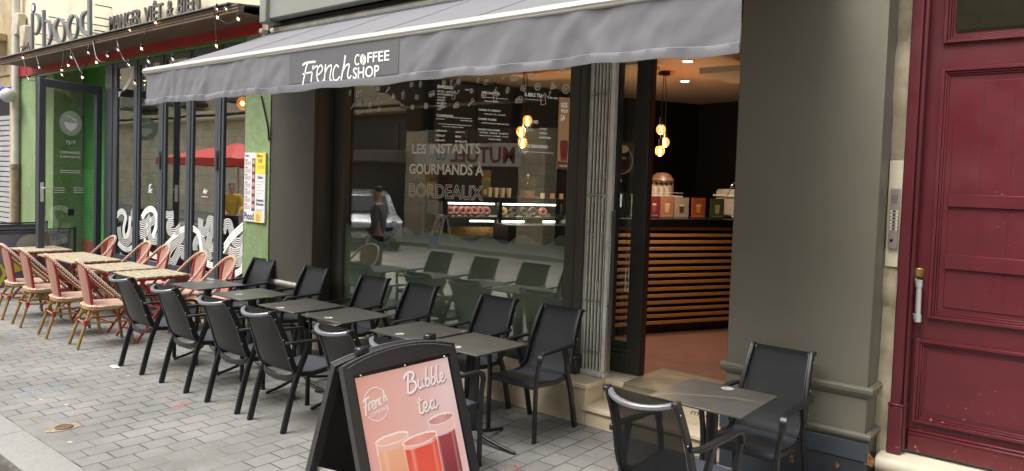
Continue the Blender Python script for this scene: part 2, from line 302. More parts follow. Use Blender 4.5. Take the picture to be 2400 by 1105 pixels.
# ---------------------------------------------------------------- mesh helpers
class MB:
    def __init__(s): s.v = []; s.f = []; s.m = []; s.mi = 0
    def add(s, vs, fs):
        o = len(s.v); s.v += [tuple(v) for v in vs]
        for f in fs: s.f.append(tuple(i+o for i in f)); s.m.append(s.mi)
    def box(s, a, b, mat=None):
        (x0, y0, z0), (x1, y1, z1) = [tuple(min(p, q) for p, q in zip(a, b)), tuple(max(p, q) for p, q in zip(a, b))]
        vs = [Vector(p) for p in ((x0, y0, z0), (x1, y0, z0), (x1, y1, z0), (x0, y1, z0), (x0, y0, z1), (x1, y0, z1), (x1, y1, z1), (x0, y1, z1))]
        if mat: vs = [mat @ v for v in vs]
        s.add(vs, [(0, 3, 2, 1), (4, 5, 6, 7), (0, 1, 5, 4), (1, 2, 6, 5), (2, 3, 7, 6), (3, 0, 4, 7)])
    def cbox(s, a, b, c=0.005, mat=None):
        """box with chamfered edges"""
        lo = [min(p, q) for p, q in zip(a, b)]; hi = [max(p, q) for p, q in zip(a, b)]
        vs = []; idx = {}
        for i in (0, 1):
            for j in (0, 1):
                for k in (0, 1):
                    P = [(lo, hi)[t][n] for n, t in enumerate((i, j, k))]; sg = [c if t == 0 else -c for t in (i, j, k)]
                    for ax in range(3):
                        q = [P[n] + (sg[n] if n != ax else 0) for n in range(3)]
                        idx[(i, j, k, ax)] = len(vs); vs.append(Vector(q))
        F = []
        for ax in range(3):
            a1, a2 = (ax+1) % 3, (ax+2) % 3
            for t in (0, 1):
                q = []
                for p, r in ((0, 0), (1, 0), (1, 1), (0, 1)):
                    k = [0, 0, 0]; k[ax] = t; k[a1] = p; k[a2] = r; q.append(idx[(*k, ax)])
                F.append(q if t else q[::-1])
            for p in (0, 1):
                for r in (0, 1):
                    k0 = [0, 0, 0]; k0[a1] = p; k0[a2] = r; k1 = list(k0); k1[ax] = 1
                    q = [idx[(*k0, a1)], idx[(*k1, a1)], idx[(*k1, a2)], idx[(*k0, a2)]]
                    F.append(q if (p+r) % 2 == 0 else q[::-1])
        for i in (0, 1):
            for j in (0, 1):
                for k in (0, 1):
                    q = [idx[(i, j, k, 0)], idx[(i, j, k, 1)], idx[(i, j, k, 2)]]
                    F.append(q if (i+j+k) % 2 == 1 else q[::-1])
        if mat: vs = [mat @ v for v in vs]
        s.add(vs, F)
    def quad(s, *p): s.add(p, [tuple(range(len(p)))])
    def prism(s, poly, mapf, d0, d1):
        """poly: 2D outline; mapf(u,v,d)->3D"""
        n = len(poly); vs = [mapf(u, v, d0) for u, v in poly]+[mapf(u, v, d1) for u, v in poly]
        s.add(vs, [tuple(range(n))[::-1], tuple(range(n, 2*n))]+[(i, (i+1) % n, n+(i+1) % n, n+i) for i in range(n)])
    def sweep(s, path, prof, side=None, closed=False, scales=None):
        """prof: list of (a,b): a along side, b along normal"""
        path = [Vector(p) for p in path]; n = len(path); k = len(prof); vs = []
        prev = None
        for i, p in enumerate(path):
            if closed: t = path[(i+1) % n]-path[i-1]
            else: t = path[min(i+1, n-1)]-path[max(i-1, 0)]
            t.normalize()
            if side is not None: sd = Vector(side); sd = (sd-t*sd.dot(t)).normalized()
            else:
                if prev is None: prev = Vector((0, 0, 1)) if abs(t.z) < 0.9 else Vector((1, 0, 0))
                sd = (prev-t*prev.dot(t)).normalized(); prev = sd
            nn = t.cross(sd); m = scales[i] if scales else 1
            vs += [p+sd*a*m+nn*b*m for a, b in prof]
        fs = []
        for i in range(n if closed else n-1):
            j = (i+1) % n
            for q in range(k): fs.append((i*k+q, i*k+(q+1) % k, j*k+(q+1) % k, j*k+q))
        if not closed: fs += [tuple(range(k))[::-1], tuple((n-1)*k+q for q in range(k))]
        s.add(vs, fs)
    def tube(s, path, r, n=10, closed=False, scales=None): s.sweep(path, [(r*math.cos(2*math.pi*i/n), r*math.sin(2*math.pi*i/n)) for i in range(n)], None, closed, scales)
    def bar(s, path, w, h, side, c=None, closed=False):
        c = min(w, h)*0.2 if c is None else c; a, b = w/2, h/2
        s.sweep(path, [(-a+c, -b), (a-c, -b), (a, -b+c), (a, b-c), (a-c, b), (-a+c, b), (-a, b-c), (-a, -b+c)], side, closed)
    def lathe(s, prof, c=(0, 0, 0), n=20, ax='Z'):
        vs = []
        for r, z in prof:
            for i in range(n):
                a = 2*math.pi*i/n; p = (r*math.cos(a), r*math.sin(a), z)
                if ax == 'Y': p = (p[0], p[2], p[1])
                if ax == 'X': p = (p[2], p[0], p[1])
                vs.append((c[0]+p[0], c[1]+p[1], c[2]+p[2]))
        m = len(prof); fs = [(i*n+j, i*n+(j+1) % n, (i+1)*n+(j+1) % n, (i+1)*n+j) for i in range(m-1) for j in range(n)]
        fs += [tuple(range(n))[::-1], tuple((m-1)*n+j for j in range(n))]
        s.add(vs, fs)
    def ball(s, c, r, n=12, sq=1.0):
        k = max(4, n//2+1); s.lathe([(max(1e-4, r*math.sin(math.pi*i/k)), -r*sq*math.cos(math.pi*i/k)) for i in range(k+1)], c, n)
    def ribbon(s, pts, w, mapf, d=0.0, thick=0.0, closed=False):
        """flat stroke in (u,v) of width w (number or list); mapf(u,v,d)"""
        n = len(pts); W = w if isinstance(w, (list, tuple)) else [w]*n; a = []; b = []
        for i in range(n):
            if closed: p, q = pts[i-1], pts[(i+1) % n]
            else: p, q = pts[max(i-1, 0)], pts[min(i+1, n-1)]
            dx, dy = q[0]-p[0], q[1]-p[1]; l = math.hypot(dx, dy) or 1
            nx, ny = -dy/l*W[i]/2, dx/l*W[i]/2
            a.append((pts[i][0]+nx, pts[i][1]+ny)); b.append((pts[i][0]-nx, pts[i][1]-ny))
        m = n if closed else n-1
        if not thick:
            vs = [mapf(*p, d) for p in a]+[mapf(*p, d) for p in b]
            s.add(vs, [(i, (i+1) % n, n+(i+1) % n, n+i) for i in range(m)])
        else:
            vs = [mapf(*p, e) for e in (d, d+thick) for g in (a, b) for p in g]
            fs = []
            for i in range(m):
                j = (i+1) % n
                fs += [(i, j, n+j, n+i), (2*n+i, 3*n+i, 3*n+j, 2*n+j), (i, 2*n+i, 2*n+j, j), (n+i, n+j, 3*n+j, 3*n+i)]
            if not closed: fs += [(0, n, 3*n, 2*n), (n-1, 3*n-1, 4*n-1, 2*n-1)]
            s.add(vs, fs)
    def disc(s, c, r, mapf, d=0, n=20, sq=1.0, rot=0):
        s.add([mapf(c[0]+r*math.cos(t)*math.cos(rot)-r*sq*math.sin(t)*math.sin(rot), c[1]+r*math.cos(t)*math.sin(rot)+r*sq*math.sin(t)*math.cos(rot), d) for t in [2*math.pi*i/n for i in range(n)]], [tuple(range(n))])
    def build(s, name, mats, parent=None, smooth=True, ang=38, loc=None):
        me = bpy.data.meshes.new(name); me.from_pydata(s.v, [], s.f); me.update()
        for m in (mats if isinstance(mats, (list, tuple)) else [mats]): me.materials.append(m)
        if any(s.m): me.polygons.foreach_set("material_index", s.m)
        bm_fix(me)
        if smooth:
            me.shade_smooth(); me.set_sharp_from_angle(angle=R_(ang))
        o = bpy.data.objects.new(name, me); COL.objects.link(o)
        if parent: o.parent = parent
        if loc: o.location = loc
        return o
import bmesh
def bm_fix(me):
    b = bmesh.new(); b.from_mesh(me); bmesh.ops.recalc_face_normals(b, faces=b.faces[:]); b.to_mesh(me); b.free()
def crom(P, k=6, closed=False):
    P = [Vector(p) if len(p) == 3 else Vector((p[0], p[1], 0)) for p in P]; n = len(P); out = []
    for i in range(n if closed else n-1):
        p0 = P[i-1] if (i or closed) else P[0]; p1 = P[i]; p2 = P[(i+1) % n]; p3 = P[(i+2) % n] if (i+2 < n or closed) else P[-1]
        for j in range(k):
            t = j/k; out.append(0.5*((2*p1)+(p2-p0)*t+(2*p0-5*p1+4*p2-p3)*t*t+(3*p1-p0-3*p2+p3)*t**3))
    if not closed: out.append(P[-1])
    return out
def c2(P, k=6, closed=False): return [(p.x, p.y) for p in crom(P, k, closed)]
def lerp(a, b, t): return a+(b-a)*t
def tag(o, label=None, cat=None, group=None, kind=None):
    if label: o['label'] = label
    if cat: o['category'] = cat
    if group: o['group'] = group
    if kind: o['kind'] = kind
    return o
def thing(name, loc, label, cat, group=None, rz=0):
    o = bpy.data.objects.new(name, None); COL.objects.link(o); o.location = loc; o.rotation_euler = (0, 0, rz); o.empty_display_size = 0.2
    return tag(o, label, cat, group)
def copy_tree(o, parent=None):
    c = o.copy(); COL.objects.link(c); c.parent = parent
    for ch in list(o.children): copy_tree(ch, c)
    return c
def place(proto, used, loc, rz, label):
    o = proto if not used else copy_tree(proto)
    o.location = loc; o.rotation_euler = (0, 0, rz); o['label'] = label; return o
# text: returns 2D-mesh data fitted into width w and height h with lower left corner at 0,0
_tc = {}
def text2d(body, shear=0.0, bold=0.0, outline=False):
    key = (body, shear, bold)
    if key not in _tc:
        cu = bpy.data.curves.new("t", 'FONT'); cu.body = body; cu.size = 1; cu.shear = shear; cu.offset = bold; cu.resolution_u = 3
        ob = bpy.data.objects.new("t", cu); COL.objects.link(ob); bpy.context.view_layer.update()
        me = bpy.data.meshes.new_from_object(ob.evaluated_get(bpy.context.evaluated_depsgraph_get()))
        vs = [(v.co.x, v.co.y) for v in me.vertices]; fs = [tuple(p.vertices) for p in me.polygons]
        bpy.data.objects.remove(ob); bpy.data.curves.remove(cu); bpy.data.meshes.remove(me)
        x0 = min(v[0] for v in vs); x1 = max(v[0] for v in vs); y0 = min(v[1] for v in vs); y1 = max(v[1] for v in vs)
        _tc[key] = ([((a-x0)/(x1-x0), (b-y0)/(y1-y0)) for a, b in vs], fs, (x1-x0)/(y1-y0))
    return _tc[key]
def put_text(mb, body, u0, v0, w, h, mapf, d=0.0, thick=0.0, shear=0.0, bold=0.0, mirror=False, align='L', skew=0.0):
    vs, fs, asp = text2d(body, shear, bold)
    if w is None: w = asp*h
    if align == 'C': u0 -= w/2
    q = [((u0+(1-a if mirror else a)*w), v0+b*h+skew*a*w) for a, b in vs]
    if not thick: mb.add([mapf(*p, d) for p in q], fs)
    else:
        n = len(q); mb.add([mapf(*p, d) for p in q]+[mapf(*p, d+thick) for p in q], [f[::-1] for f in fs]+[tuple(i+n for i in f) for f in fs])
        ed = {}
        for f in fs:
            for i in range(len(f)):
                e = (f[i], f[(i+1) % len(f)]); ed[e] = 1
        side = [(a, b, b+n, a+n) for a, b in ed if (b, a) not in ed]
        o = len(mb.v)-2*n
        for f in side: mb.f.append(tuple(i+o for i in f)); mb.m.append(mb.mi)
def XZ(y):   # mapping (u,v,d) -> x,z on a plane y, d towards the street
    return lambda u, v, d=0: Vector((u, y-d, v))
def simple(name, mat, *boxes, parent=None, ch=0.0, **kw):
    mb = MB()
    for b in boxes: (mb.cbox(b[0], b[1], ch) if ch else mb.box(b[0], b[1]))
    return mb.build(name, mat, parent, **kw)
def pxy(x, y, Y): p = on_y(x, y, Y); return (p.x, p.z)
def molding(mb, x0, x1, y, z0, z1, depth, ends=True, steps=None):
    """horizontal moulding profile running along x, standing off plane y towards the street"""
    h = z1-z0; pr = steps or [(0, 0), (0.35, 0), (0.55, 0.18), (0.85, 0.35), (1.0, 0.5), (1.0, 0.8), (0.8, 0.86), (0.7, 1.0), (0, 1.0)]
    mb.prism([(a*depth, z0+b*h) for a, b in pr], lambda a, b, d: Vector((d, y-a, b)), x0, x1)
def frame_rect(mb, x0, x1, z0, z1, w, y0, y1):
    """rectangular ring of bars in XZ plane between depths y0 (front) and y1"""
    mb.cbox((x0, y0, z0), (x0+w, y1, z1), 0.003); mb.cbox((x1-w, y0, z0), (x1, y1, z1), 0.003)
    mb.cbox((x0+w, y0+0.001, z0), (x1-w, y1, z0+w), 0.003); mb.cbox((x0+w, y0+0.001, z1-w), (x1-w, y1, z1), 0.003)

# ---------------------------------------------------------------- ground
o = simple('pavement', PAV, ((-60, 1.9, -0.3), (25, 16, 0.0))); tag(o, kind='structure')
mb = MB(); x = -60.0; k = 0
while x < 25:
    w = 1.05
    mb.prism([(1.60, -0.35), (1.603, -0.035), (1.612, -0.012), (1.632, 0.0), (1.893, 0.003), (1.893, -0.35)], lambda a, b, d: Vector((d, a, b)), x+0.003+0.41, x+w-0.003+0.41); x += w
o = mb.build('kerb', [KERB, M('shaded_kerb_edge', (0.075, 0.068, 0.06), 0.85, var=.3, vs=20)])  # second material paints the shade of the bevelled front edge
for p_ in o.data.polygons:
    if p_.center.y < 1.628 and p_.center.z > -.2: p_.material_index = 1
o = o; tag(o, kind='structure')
o = simple('road', ROAD, ((-60, -5.0, -0.4), (25, 1.60, -0.10))); tag(o, kind='structure')
o = simple('far_pavement', M("pale_far_paving", (0.30, 0.29, 0.26), 0.8), ((-60, -9, -0.4), (25, -5.0, 0.02))); tag(o, kind='structure')
# drain cap near the kerb
c = on_z(150, 1003); t = thing('water_valve_cover', (c.x, c.y, 0), 'small round rusty valve cover set in worn mortar among the pavers near the kerb', 'valve cover')
mb = MB(); random.seed(3)
mb.add([(0.085*(1+0.25*random.uniform(-1, 1))*math.cos(a), 0.115*(1+0.25*random.uniform(-1, 1))*math.sin(a), 0.004) for a in [i*math.pi/9 for i in range(18)]], [tuple(range(18))]); mb.build('mortar_patch', M("worn_mortar", (0.235, 0.195, 0.135), 0.9, var=0.4, vs=30), t)
mb = MB(); mb.lathe([(0.060, 0.004), (0.060, 0.010), (0.053, 0.012), (0.0505, 0.008), (0.001, 0.008)], n=20)
for i in range(4): mb.box((-0.045, -0.036+i*0.022, 0.008), (0.045, -0.028+i*0.022, 0.012))
mb.build('cover', M("rusty_iron", (0.14, 0.085, 0.055), 0.8, 0.3, var=0.5, vs=40), t)
# litter
mb = MB(); c = on_z(268, 861); random.seed(5)
mb.add([(-0.075, -0.02, 0.003), (-0.03, -0.03, 0.012), (0.045, -0.028, 0.004), (0.075, -0.012, 0.010), (0.07, 0.024, 0.004), (0.0, 0.02, 0.014), (-0.07, 0.022, 0.005)], [(0, 1, 5, 6), (1, 2, 4, 5), (2, 3, 4)])
o = mb.build('paper_scrap', flat("white_paper", (0.8, 0.8, 0.8), 0.8), loc=(c.x, c.y, 0.0)); tag(o, 'crumpled white paper scrap lying by the rear leg of the leftmost near black chair', 'litter')
def chalk(name, col, pxs, label):
    mb = MB(); random.seed(len(label)); c = on_z(*pxs[0])
    for (a, b) in pxs:
        q = on_z(a, b)-c; n = 9; rx = random.uniform(0.04, 0.07); ry = random.uniform(0.04, 0.08)
        mb.add([(q.x+rx*random.uniform(.6, 1.1)*math.cos(i*2*math.pi/n), q.y+ry*random.uniform(.6, 1.1)*math.sin(i*2*math.pi/n), 0.0035+0.0006*len(mb.f)) for i in range(n)], [tuple(range(n))])
    m, n_, b_ = _new(name+"_pigment"); b_.inputs["Roughness"].default_value = 0.9; b_.inputs["Base Color"].default_value = (*col, 1)
    L(n_, ramp(n_, noise(n_, coords(n_), 22, 6, 0.8), [(0.42, 0.0), (0.68, 0.38)]), b_.inputs["Alpha"])
    tag(mb.build(name, m, loc=(c.x, c.y, 0)), label, 'paint stain')
chalk('paint_stain', (0.60, 0.12, 0.10), [(425, 950), (412, 958), (438, 945), (395, 948), (560, 870)], 'faded pink red paint stain on the pavers in front of the near black chairs')
chalk('paint_stain', (0.16, 0.30, 0.45), [(75, 920), (62, 924), (88, 918), (130, 912), (118, 914)], 'faded blue paint stain on the pavers at far left near the kerb')
chalk('paint_stain', (0.50, 0.10, 0.09), [(1215, 1100), (1195, 1096), (1040, 905)], 'red paint stain on the pavers right of the sandwich board')

# ================================================================ coffee shop building
def wb(mb, name, mat, par, **kw):
    """part modelled in world coordinates under a thing standing at par.location"""
    root = par
    off = Vector((0, 0, 0))
    q = par
    while q is not None: off += q.location; q = q.parent
    o = mb.build(name, mat, par, **kw); o.location = -off; return o
def wbox(name, mat, par, *boxes, ch=0.0, **kw):
    mb = MB()
    for b in boxes: (mb.cbox(b[0], b[1], ch) if ch else mb.box(b[0], b[1]))
    return wb(mb, name, mat, par, **kw)
ZL = 0.33          # landing height
GY = 5.20          # window glass plane
shop = thing('coffee_shop_building', (-4.5, 5.0, 0), 'olive grey coffee shop front with big window and open doorway under the awning', 'building')
# left pier
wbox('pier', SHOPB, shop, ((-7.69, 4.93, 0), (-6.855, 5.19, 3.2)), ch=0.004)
mb = MB(); molding(mb, -7.70, -6.83, 4.929, 0.635, 0.70, 0.035); mb.mi = 0
wb(mb, 'pier_sill', M("pale_sill", (0.50, 0.49, 0.46), 0.4, 0.2), shop)
mb = MB()
mb.cbox((-6.853, 4.97, 0.72), (-6.846, 5.16, 2.95), 0.002); mb.cbox((-6.853, 4.95, 0.66), (-6.825, 5.185, 0.70), 0.004); mb.cbox((-6.853, 4.97, 0.12), (-6.846, 5.16, 0.62), 0.002)
wb(mb, 'pier_side_panel', SHOPB, shop)
# window frame
mb = MB()
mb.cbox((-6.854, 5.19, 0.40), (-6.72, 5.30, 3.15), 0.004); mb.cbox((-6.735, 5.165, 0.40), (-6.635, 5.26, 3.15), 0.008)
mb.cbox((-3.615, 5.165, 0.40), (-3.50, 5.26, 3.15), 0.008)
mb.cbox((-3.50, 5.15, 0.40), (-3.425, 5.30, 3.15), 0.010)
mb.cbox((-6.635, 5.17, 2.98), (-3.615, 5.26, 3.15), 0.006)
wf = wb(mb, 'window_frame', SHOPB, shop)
mb = MB(); mb.cbox((-3.53, 5.10, ZL), (-3.405, 5.25, 0.46), 0.008); mb.cbox((-3.535, 5.095, 0.46), (-3.40, 5.25, 0.49), 0.012); wb(mb, 'frame_foot', SHOPD, wf)
mb = MB(); mb.cbox((-6.635, 5.172, 0.36), (-3.615, 5.25, 0.465), 0.004); mb.cbox((-6.635, 5.16, ZL), (-3.53, 5.235, 0.36), 0.003); wb(mb, 'window_bottom_rail', SHOPD, wf)
mb = MB(); mb.cbox((-6.635, 5.155, 0.465), (-3.615, 5.21, 0.492), 0.004); wb(mb, 'window_sill', ALU, wf)
mb = MB(); mb.box((-6.634, GY, 0.49), (-3.616, GY+0.008, 2.981)); pane = wb(mb, 'window_pane', GLASS, shop)
# frosted film with wavy top
mf, nf, bf = _new("frosted_film"); bf.inputs["Base Color"].default_value = (0.20, 0.225, 0.18, 1); bf.inputs["Roughness"].default_value = 0.9; bf.inputs["Alpha"].default_value = 0.80
bf.inputs["Specular IOR Level"].default_value = 0.1
L(nf, ramp(nf, noise(nf, coords(nf), 1.1, 2), [(0.3, (0.28, 0.33, 0.28)), (0.7, (0.46, 0.45, 0.34))]), bf.inputs["Base Color"])
wave = [(100, 195), (150, 225), (200, 203), (240, 240), (290, 300), (360, 330), (430, 290), (500, 228), (545, 240), (600, 282), (650, 270), (740, 245), (800, 262), (880, 282), (940, 315), (1000, 332), (1050, 310), (1105, 280), (1150, 300), (1215, 345), (1260, 340), (1310, 300), (1375, 280), (1420, 300), (1500, 350), (1550, 345), (1600, 310), (1640, 280), (1690, 300)]
wv = [pxy(780+a/3.069, 460+b/3.069, GY+0.009) for a, b in wave]
wv = [(-6.634, wv[0][1])]+[(u, v) for u, v in c2(wv, 5) if -6.63 < u < -3.62]+[(-3.616, wv[-1][1])]
mb = MB(); m9 = XZ(GY+0.0095)
for (a, b), (c, d) in zip(wv[:-1], wv[1:]): mb.add([m9(a, 0.492), m9(c, 0.492), m9(c, d), m9(a, b)], [(0, 1, 2, 3)])
wb(mb, 'frosted_film', mf, pane)
# window lettering (on the street side of the pane)
FR = XZ(GY-0.0015)
def pxw(x, y): return pxy(x, y, GY)
mb = MB()
def line_text(mb, body, xl, xr, yb, yt, mapper, Y, **kw):
    a = on_y(xl, yb, Y); b = on_y(xr, yb, Y); c = on_y(xl, yt, Y)
    put_text(mb, body, a.x, a.z, b.x-a.x, c.z-a.z, mapper, **kw)
line_text(mb, "LES INSTANTS", 966, 1126, 361, 338, FR, GY, bold=0.022)
line_text(mb, "GOURMANDS À", 959, 1133, 408, 378, FR, GY, bold=0.022)
wb(mb, 'window_lettering', OFFW, pane, smooth=False)
mb = MB()   # outlined word: ribbons along the letter edges
vs, fs, asp = text2d("BORDEAUX", 0, 0.01)
a = on_y(959, 461, GY); b = on_y(1131, 461, GY); c = on_y(959, 430, GY); ww = b.x-a.x; hh = c.z-a.z
ed = {}
for f in fs:
    for i in range(len(f)): ed[(f[i], f[(i+1) % len(f)])] = 1
for (i, j) in ed:
    if (j, i) not in ed: mb.ribbon([(a.x+vs[i][0]*ww, a.z+vs[i][1]*hh), (a.x+vs[j][0]*ww, a.z+vs[j][1]*hh)], 0.006, FR)
wb(mb, 'window_lettering', OFFW, pane, smooth=False)
# food doodles
def icon(kind):
    E = lambda cx, cy, rx, ry, n=16, a0=0, a1=2*math.pi: [(cx+rx*math.cos(a0+(a1-a0)*i/n), cy+ry*math.sin(a0+(a1-a0)*i/n)) for i in range(n+1)]
    if kind == 'donut': return [E(0, 0, .5, .5), E(0, 0, .14, .14, 10), [(-.3, .1), (-.22, .18)], [(.2, .25), (.28, .2)], [(-.1, -.32), (-.02, -.36)], [(.25, -.2), (.33, -.15)], [(-.32, -.1), (-.24, -.18)]]
    if kind == 'cup': return [[(-.28, .35), (-.2, -.5), (.2, -.5), (.28, .35), (-.28, .35)], E(0, .35, .3, .16, 10, 0, math.pi), [(0, .5), (.12, .8), (.22, .82)], [(-.24, 0), (.24, 0)]]
    if kind == 'sand': return [[(-.45, -.3), (.1, .5), (.45, -.3), (-.45, -.3)], [(-.2, -.2), (.1, .3), (.2, -.2)], [(-.45, -.3), (-.4, -.42), (.42, -.42), (.45, -.3)], [(-.05, -.18), (.1, .08)]]
    if kind == 'burger': return [[(-.5, .0), (-.48, .22), (-.35, .28), (.35, .28), (.48, .22), (.5, .0), (-.5, 0)], [(-.5, -.05), (-.3, -.12), (-.1, -.03), (.1, -.13), (.3, -.03), (.5, -.08)], [(-.5, -.15), (-.45, -.3), (.45, -.3), (.5, -.15), (-.5, -.15)]]
    if kind == 'cake': return [[(-.5, -.35), (-.5, .0), (.2, .42), (.5, .2), (.5, -.35), (-.5, -.35)], [(-.5, 0), (.5, .06)], [(-.5, -.16), (.5, -.14)], [(0, .3), (.05, .1), (.15, .2)]]
    if kind == 'bean': return [E(0, 0, .28, .46), E(0, 0, .24, .40), E(0, 0, .2, .34), [(.05, .42), (-.07, .15), (.07, -.15), (-.05, -.42)]]
    if kind == 'tea': return [[(-.5, .1), (-.35, .25), (-.15, .25), (0, .1), (0, -.5), (-.5, -.5), (-.5, .1)], [(-.25, .25), (-.1, .45), (.2, .1), (.4, .15), (.5, .35)], [(.42, .4), (.5, .3), (.6, .42), (.52, .52), (.42, .4)]]
    if kind == 'choc': return [[(-.4, -.35), (.4, -.35), (.4, .35), (-.4, .35), (-.4, -.35)], [(0, -.35), (0, .35)], [(-.4, 0), (.4, 0)]]
    if kind == 'waffle': return [E(0, 0, .42, .5, 8), [(-.3, -.3), (.35, .2)], [(-.35, -.05), (.2, .42)], [(-.1, -.45), (.4, 0)], [(.3, -.3), (-.3, .2)], [(.38, -.05), (-.15, .42)], [(.1, -.45), (-.38, 0)]]
    if kind == 'spoon': return [[(-.5, -.45), (.1, .05), (.15, -.02), (-.44, -.52), (-.5, -.45)], E(.28, .22, .2, .24, 12)]
    if kind == 'star': return [[(-.3, 0), (.3, 0)], [(0, -.3), (0, .3)], E(.25, .35, .05, .05, 6)]
ICO = [('cup', 125, 215, 45, 0), ('tea', 185, 215, 62, 0), ('bean', 209, 272, 45, -.2), ('spoon', 143, 305, 52, 0), ('burger', 188, 350, 56, .2), ('cup', 268, 300, 62, 0), ('star', 322, 255, 45, 0), ('burger', 325, 180, 55, .1), ('sand', 435, 232, 52, .2), ('choc', 335, 326, 42, .1), ('cup', 505, 230, 60, 0), ('spoon', 395, 185, 55, 0),
       ('choc', 604, 240, 52, -.3), ('donut', 573, 312, 40, 0), ('burger', 712, 216, 72, .25), ('waffle', 670, 303, 58, .3), ('cup', 630, 150, 44, 0), ('choc', 566, 150, 52, .1), ('tea', 880, 222, 78, 0), ('sand', 785, 297, 62, 0), ('cake', 887, 297, 62, .1), ('spoon', 993, 276, 66, 0), ('donut', 905, 130, 44, 0), ('donut', 800, 135, 42, 0), ('cup', 852, 140, 40, 0),
       ('cup', 1168, 230, 84, 0), ('bean', 1257, 190, 60, -.2), ('donut', 1085, 226, 48, 0), ('waffle', 997, 196, 44, .3), ('tea', 1105, 128, 50, 0), ('cup', 1045, 120, 38, 0), ('star', 1224, 105, 34, 0), ('burger', 1306, 100, 84, .15), ('donut', 1428, 88, 44, 0), ('choc', 1370, 176, 58, -.25), ('cake', 1338, 258, 72, .0), ('donut', 1473, 164, 56, 0), ('tea', 1530, 248, 94, .1), ('sand', 1582, 155, 62, .3), ('donut', 1677, 182, 68, 0), ('waffle', 790, 205, 40, 0), ('donut', 1650, 42, 40, 0), ('star', 795, 215, 30, 0)]
mb = MB()
for kd, ix, iy, sz, rt in ICO:
    cx, cz = pxy(780+ix/3.069, 150+iy/3.069, GY); s = sz/3.069/300*1.0
    mb = MB()
    for pl in icon(kd):
        q = [(cx+s*(u*math.cos(rt)-v*math.sin(rt)), cz+s*(u*math.sin(rt)+v*math.cos(rt))) for u, v in pl]
        mb.ribbon(q, 0.0065, FR)
    wb(mb, 'doodle_decal', OFFW, pane, smooth=False)
# small white notices inside the pane
# stone plinth, steps and landing
mb = MB()
for x0, x1 in ((-7.0, -6.2), (-6.2, -5.45), (-5.45, -4.72), (-4.72, -3.96), (-3.96, -3.187)): mb.cbox((x0+0.002, 4.93, -0.05), (x1-0.002, 5.28, 0.292), 0.003)
wb(mb, 'stone_plinth', RISER, shop)
mb = MB(); mb.cbox((-7.0, 4.908, 0.292), (-3.165, 5.28, ZL), 0.006); mb.cbox((-3.165, 5.175, 0.292), (-2.99, 5.56, ZL), 0.004); mb.cbox((-3.42, 5.28, 0.292), (-3.165, 5.60, ZL-0.001), 0.003)
wb(mb, 'landing_slab', STEP, shop)
wbox('step_riser', RISER, shop, ((-3.186, 4.932, -0.05), (-2.02, 5.3, 0.118)), ch=0.003)
wbox('step_riser', STEP, shop, ((-3.187, 5.20, 0.118), (-2.02, 5.4, 0.291)), ch=0.003)
wbox('step_tread', STEP, shop, ((-3.205, 4.905, 0.118), (-2.02, 5.21, 0.155)), ch=0.008)
wbox('threshold_plate', M("worn_metal_threshold", (0.30, 0.26, 0.19), 0.45, 0.35, var=0.25, vs=4, grime=0.3), shop, ((-2.99, 5.178, 0.295), (-2.03, 5.845, ZL+0.004)), ch=0.002)
mb = MB(); g7 = XZ(5.1775)
for i in range(46): mb.box((-2.98+i*0.0205+random.uniform(0, .004), 5.1772, ZL-0.014), (-2.98+i*0.0205+random.uniform(.008, .018), 5.179, ZL-0.008))
wb(mb, 'threshold_vent_slots', BLACK, shop)
mb = MB(); line_text(mb, "mydeal", 1618, 1700, 975, 958, XZ(5.199), 5.199, shear=0.25); wb(mb, 'step_lettering', flat("dark_lettering", (0.05, 0.05, 0.05)), shop, smooth=False)
# right column
mb = MB(); mb.cbox((-2.02, 4.90, 0.40), (-1.104, 5.16, 3.9), 0.006); col_ = wb(mb, 'column', SHOP, shop)
def wrapm(mb, z0, z1, dep):
    molding(mb, -2.02-dep*0.9, -1.104+dep, 4.899, z0, z1, dep)
    mb.prism([(a*dep, z0+b*(z1-z0)) for a, b in [(0, 0), (0.35, 0), (0.55, 0.18), (0.85, 0.35), (1, 0.5), (1, 0.8), (0.8, 0.86), (0.7, 1), (0, 1)]], lambda a, b, d: Vector((-1.1035+a, d, b)), 4.9005, 5.16)
    mb.prism([(a*dep, z0+b*(z1-z0)) for a, b in [(0, 0), (0.35, 0), (0.55, 0.18), (0.85, 0.35), (1, 0.5), (1, 0.8), (0.8, 0.86), (0.7, 1), (0, 1)]], lambda a, b, d: Vector((-2.0205-a, d, b)), 4.9005, 5.5)
mb = MB(); wrapm(mb, 0.665, 0.732, 0.034); wrapm(mb, 0.388, 0.442, 0.034); wb(mb, 'column_moulding', SHOP, col_)
wbox('column_base', SLATE, shop, ((-2.035, 4.885, -0.05), (-1.09, 5.165, 0.386)), ch=0.004)
wbox('column_base_panel', M("dark_blue_plinth_board", (0.045, 0.055, 0.066), 0.4, var=0.1), shop, ((-2.04, 4.875, 0.27), (-1.085, 4.884, 0.384)), ch=0.002)
wbox('column_return', SHOP, shop, ((-2.02, 5.161, ZL), (-1.85, 6.0, 3.2)))
mb = MB(); random.seed(31)   # flaked, rotten timber at the foot of the column base
for cx, cz, rx, rz in ((2035, 1078, .055, .045), (2018, 1064, .018, .014), (1990, 1058, .02, .008), (1962, 1090, .018, .02), (1855, 1075, .02, .035), (1860, 1058, .012, .01)):
    p = on_y(cx, cz, 4.8845); n = 13
    mb.add([(p.x+rx*random.uniform(.6, 1.15)*math.cos(i*2*math.pi/n), 4.8832, p.z+rz*random.uniform(.55, 1.2)*math.sin(i*2*math.pi/n)) for i in range(n)], [tuple(range(n))])
wb(mb, 'rotten_patch', M("rotten_brown_timber", (0.20, 0.095, 0.035), 0.9, var=.8, vs=45, bmp=1, bs=60), shop, smooth=False)
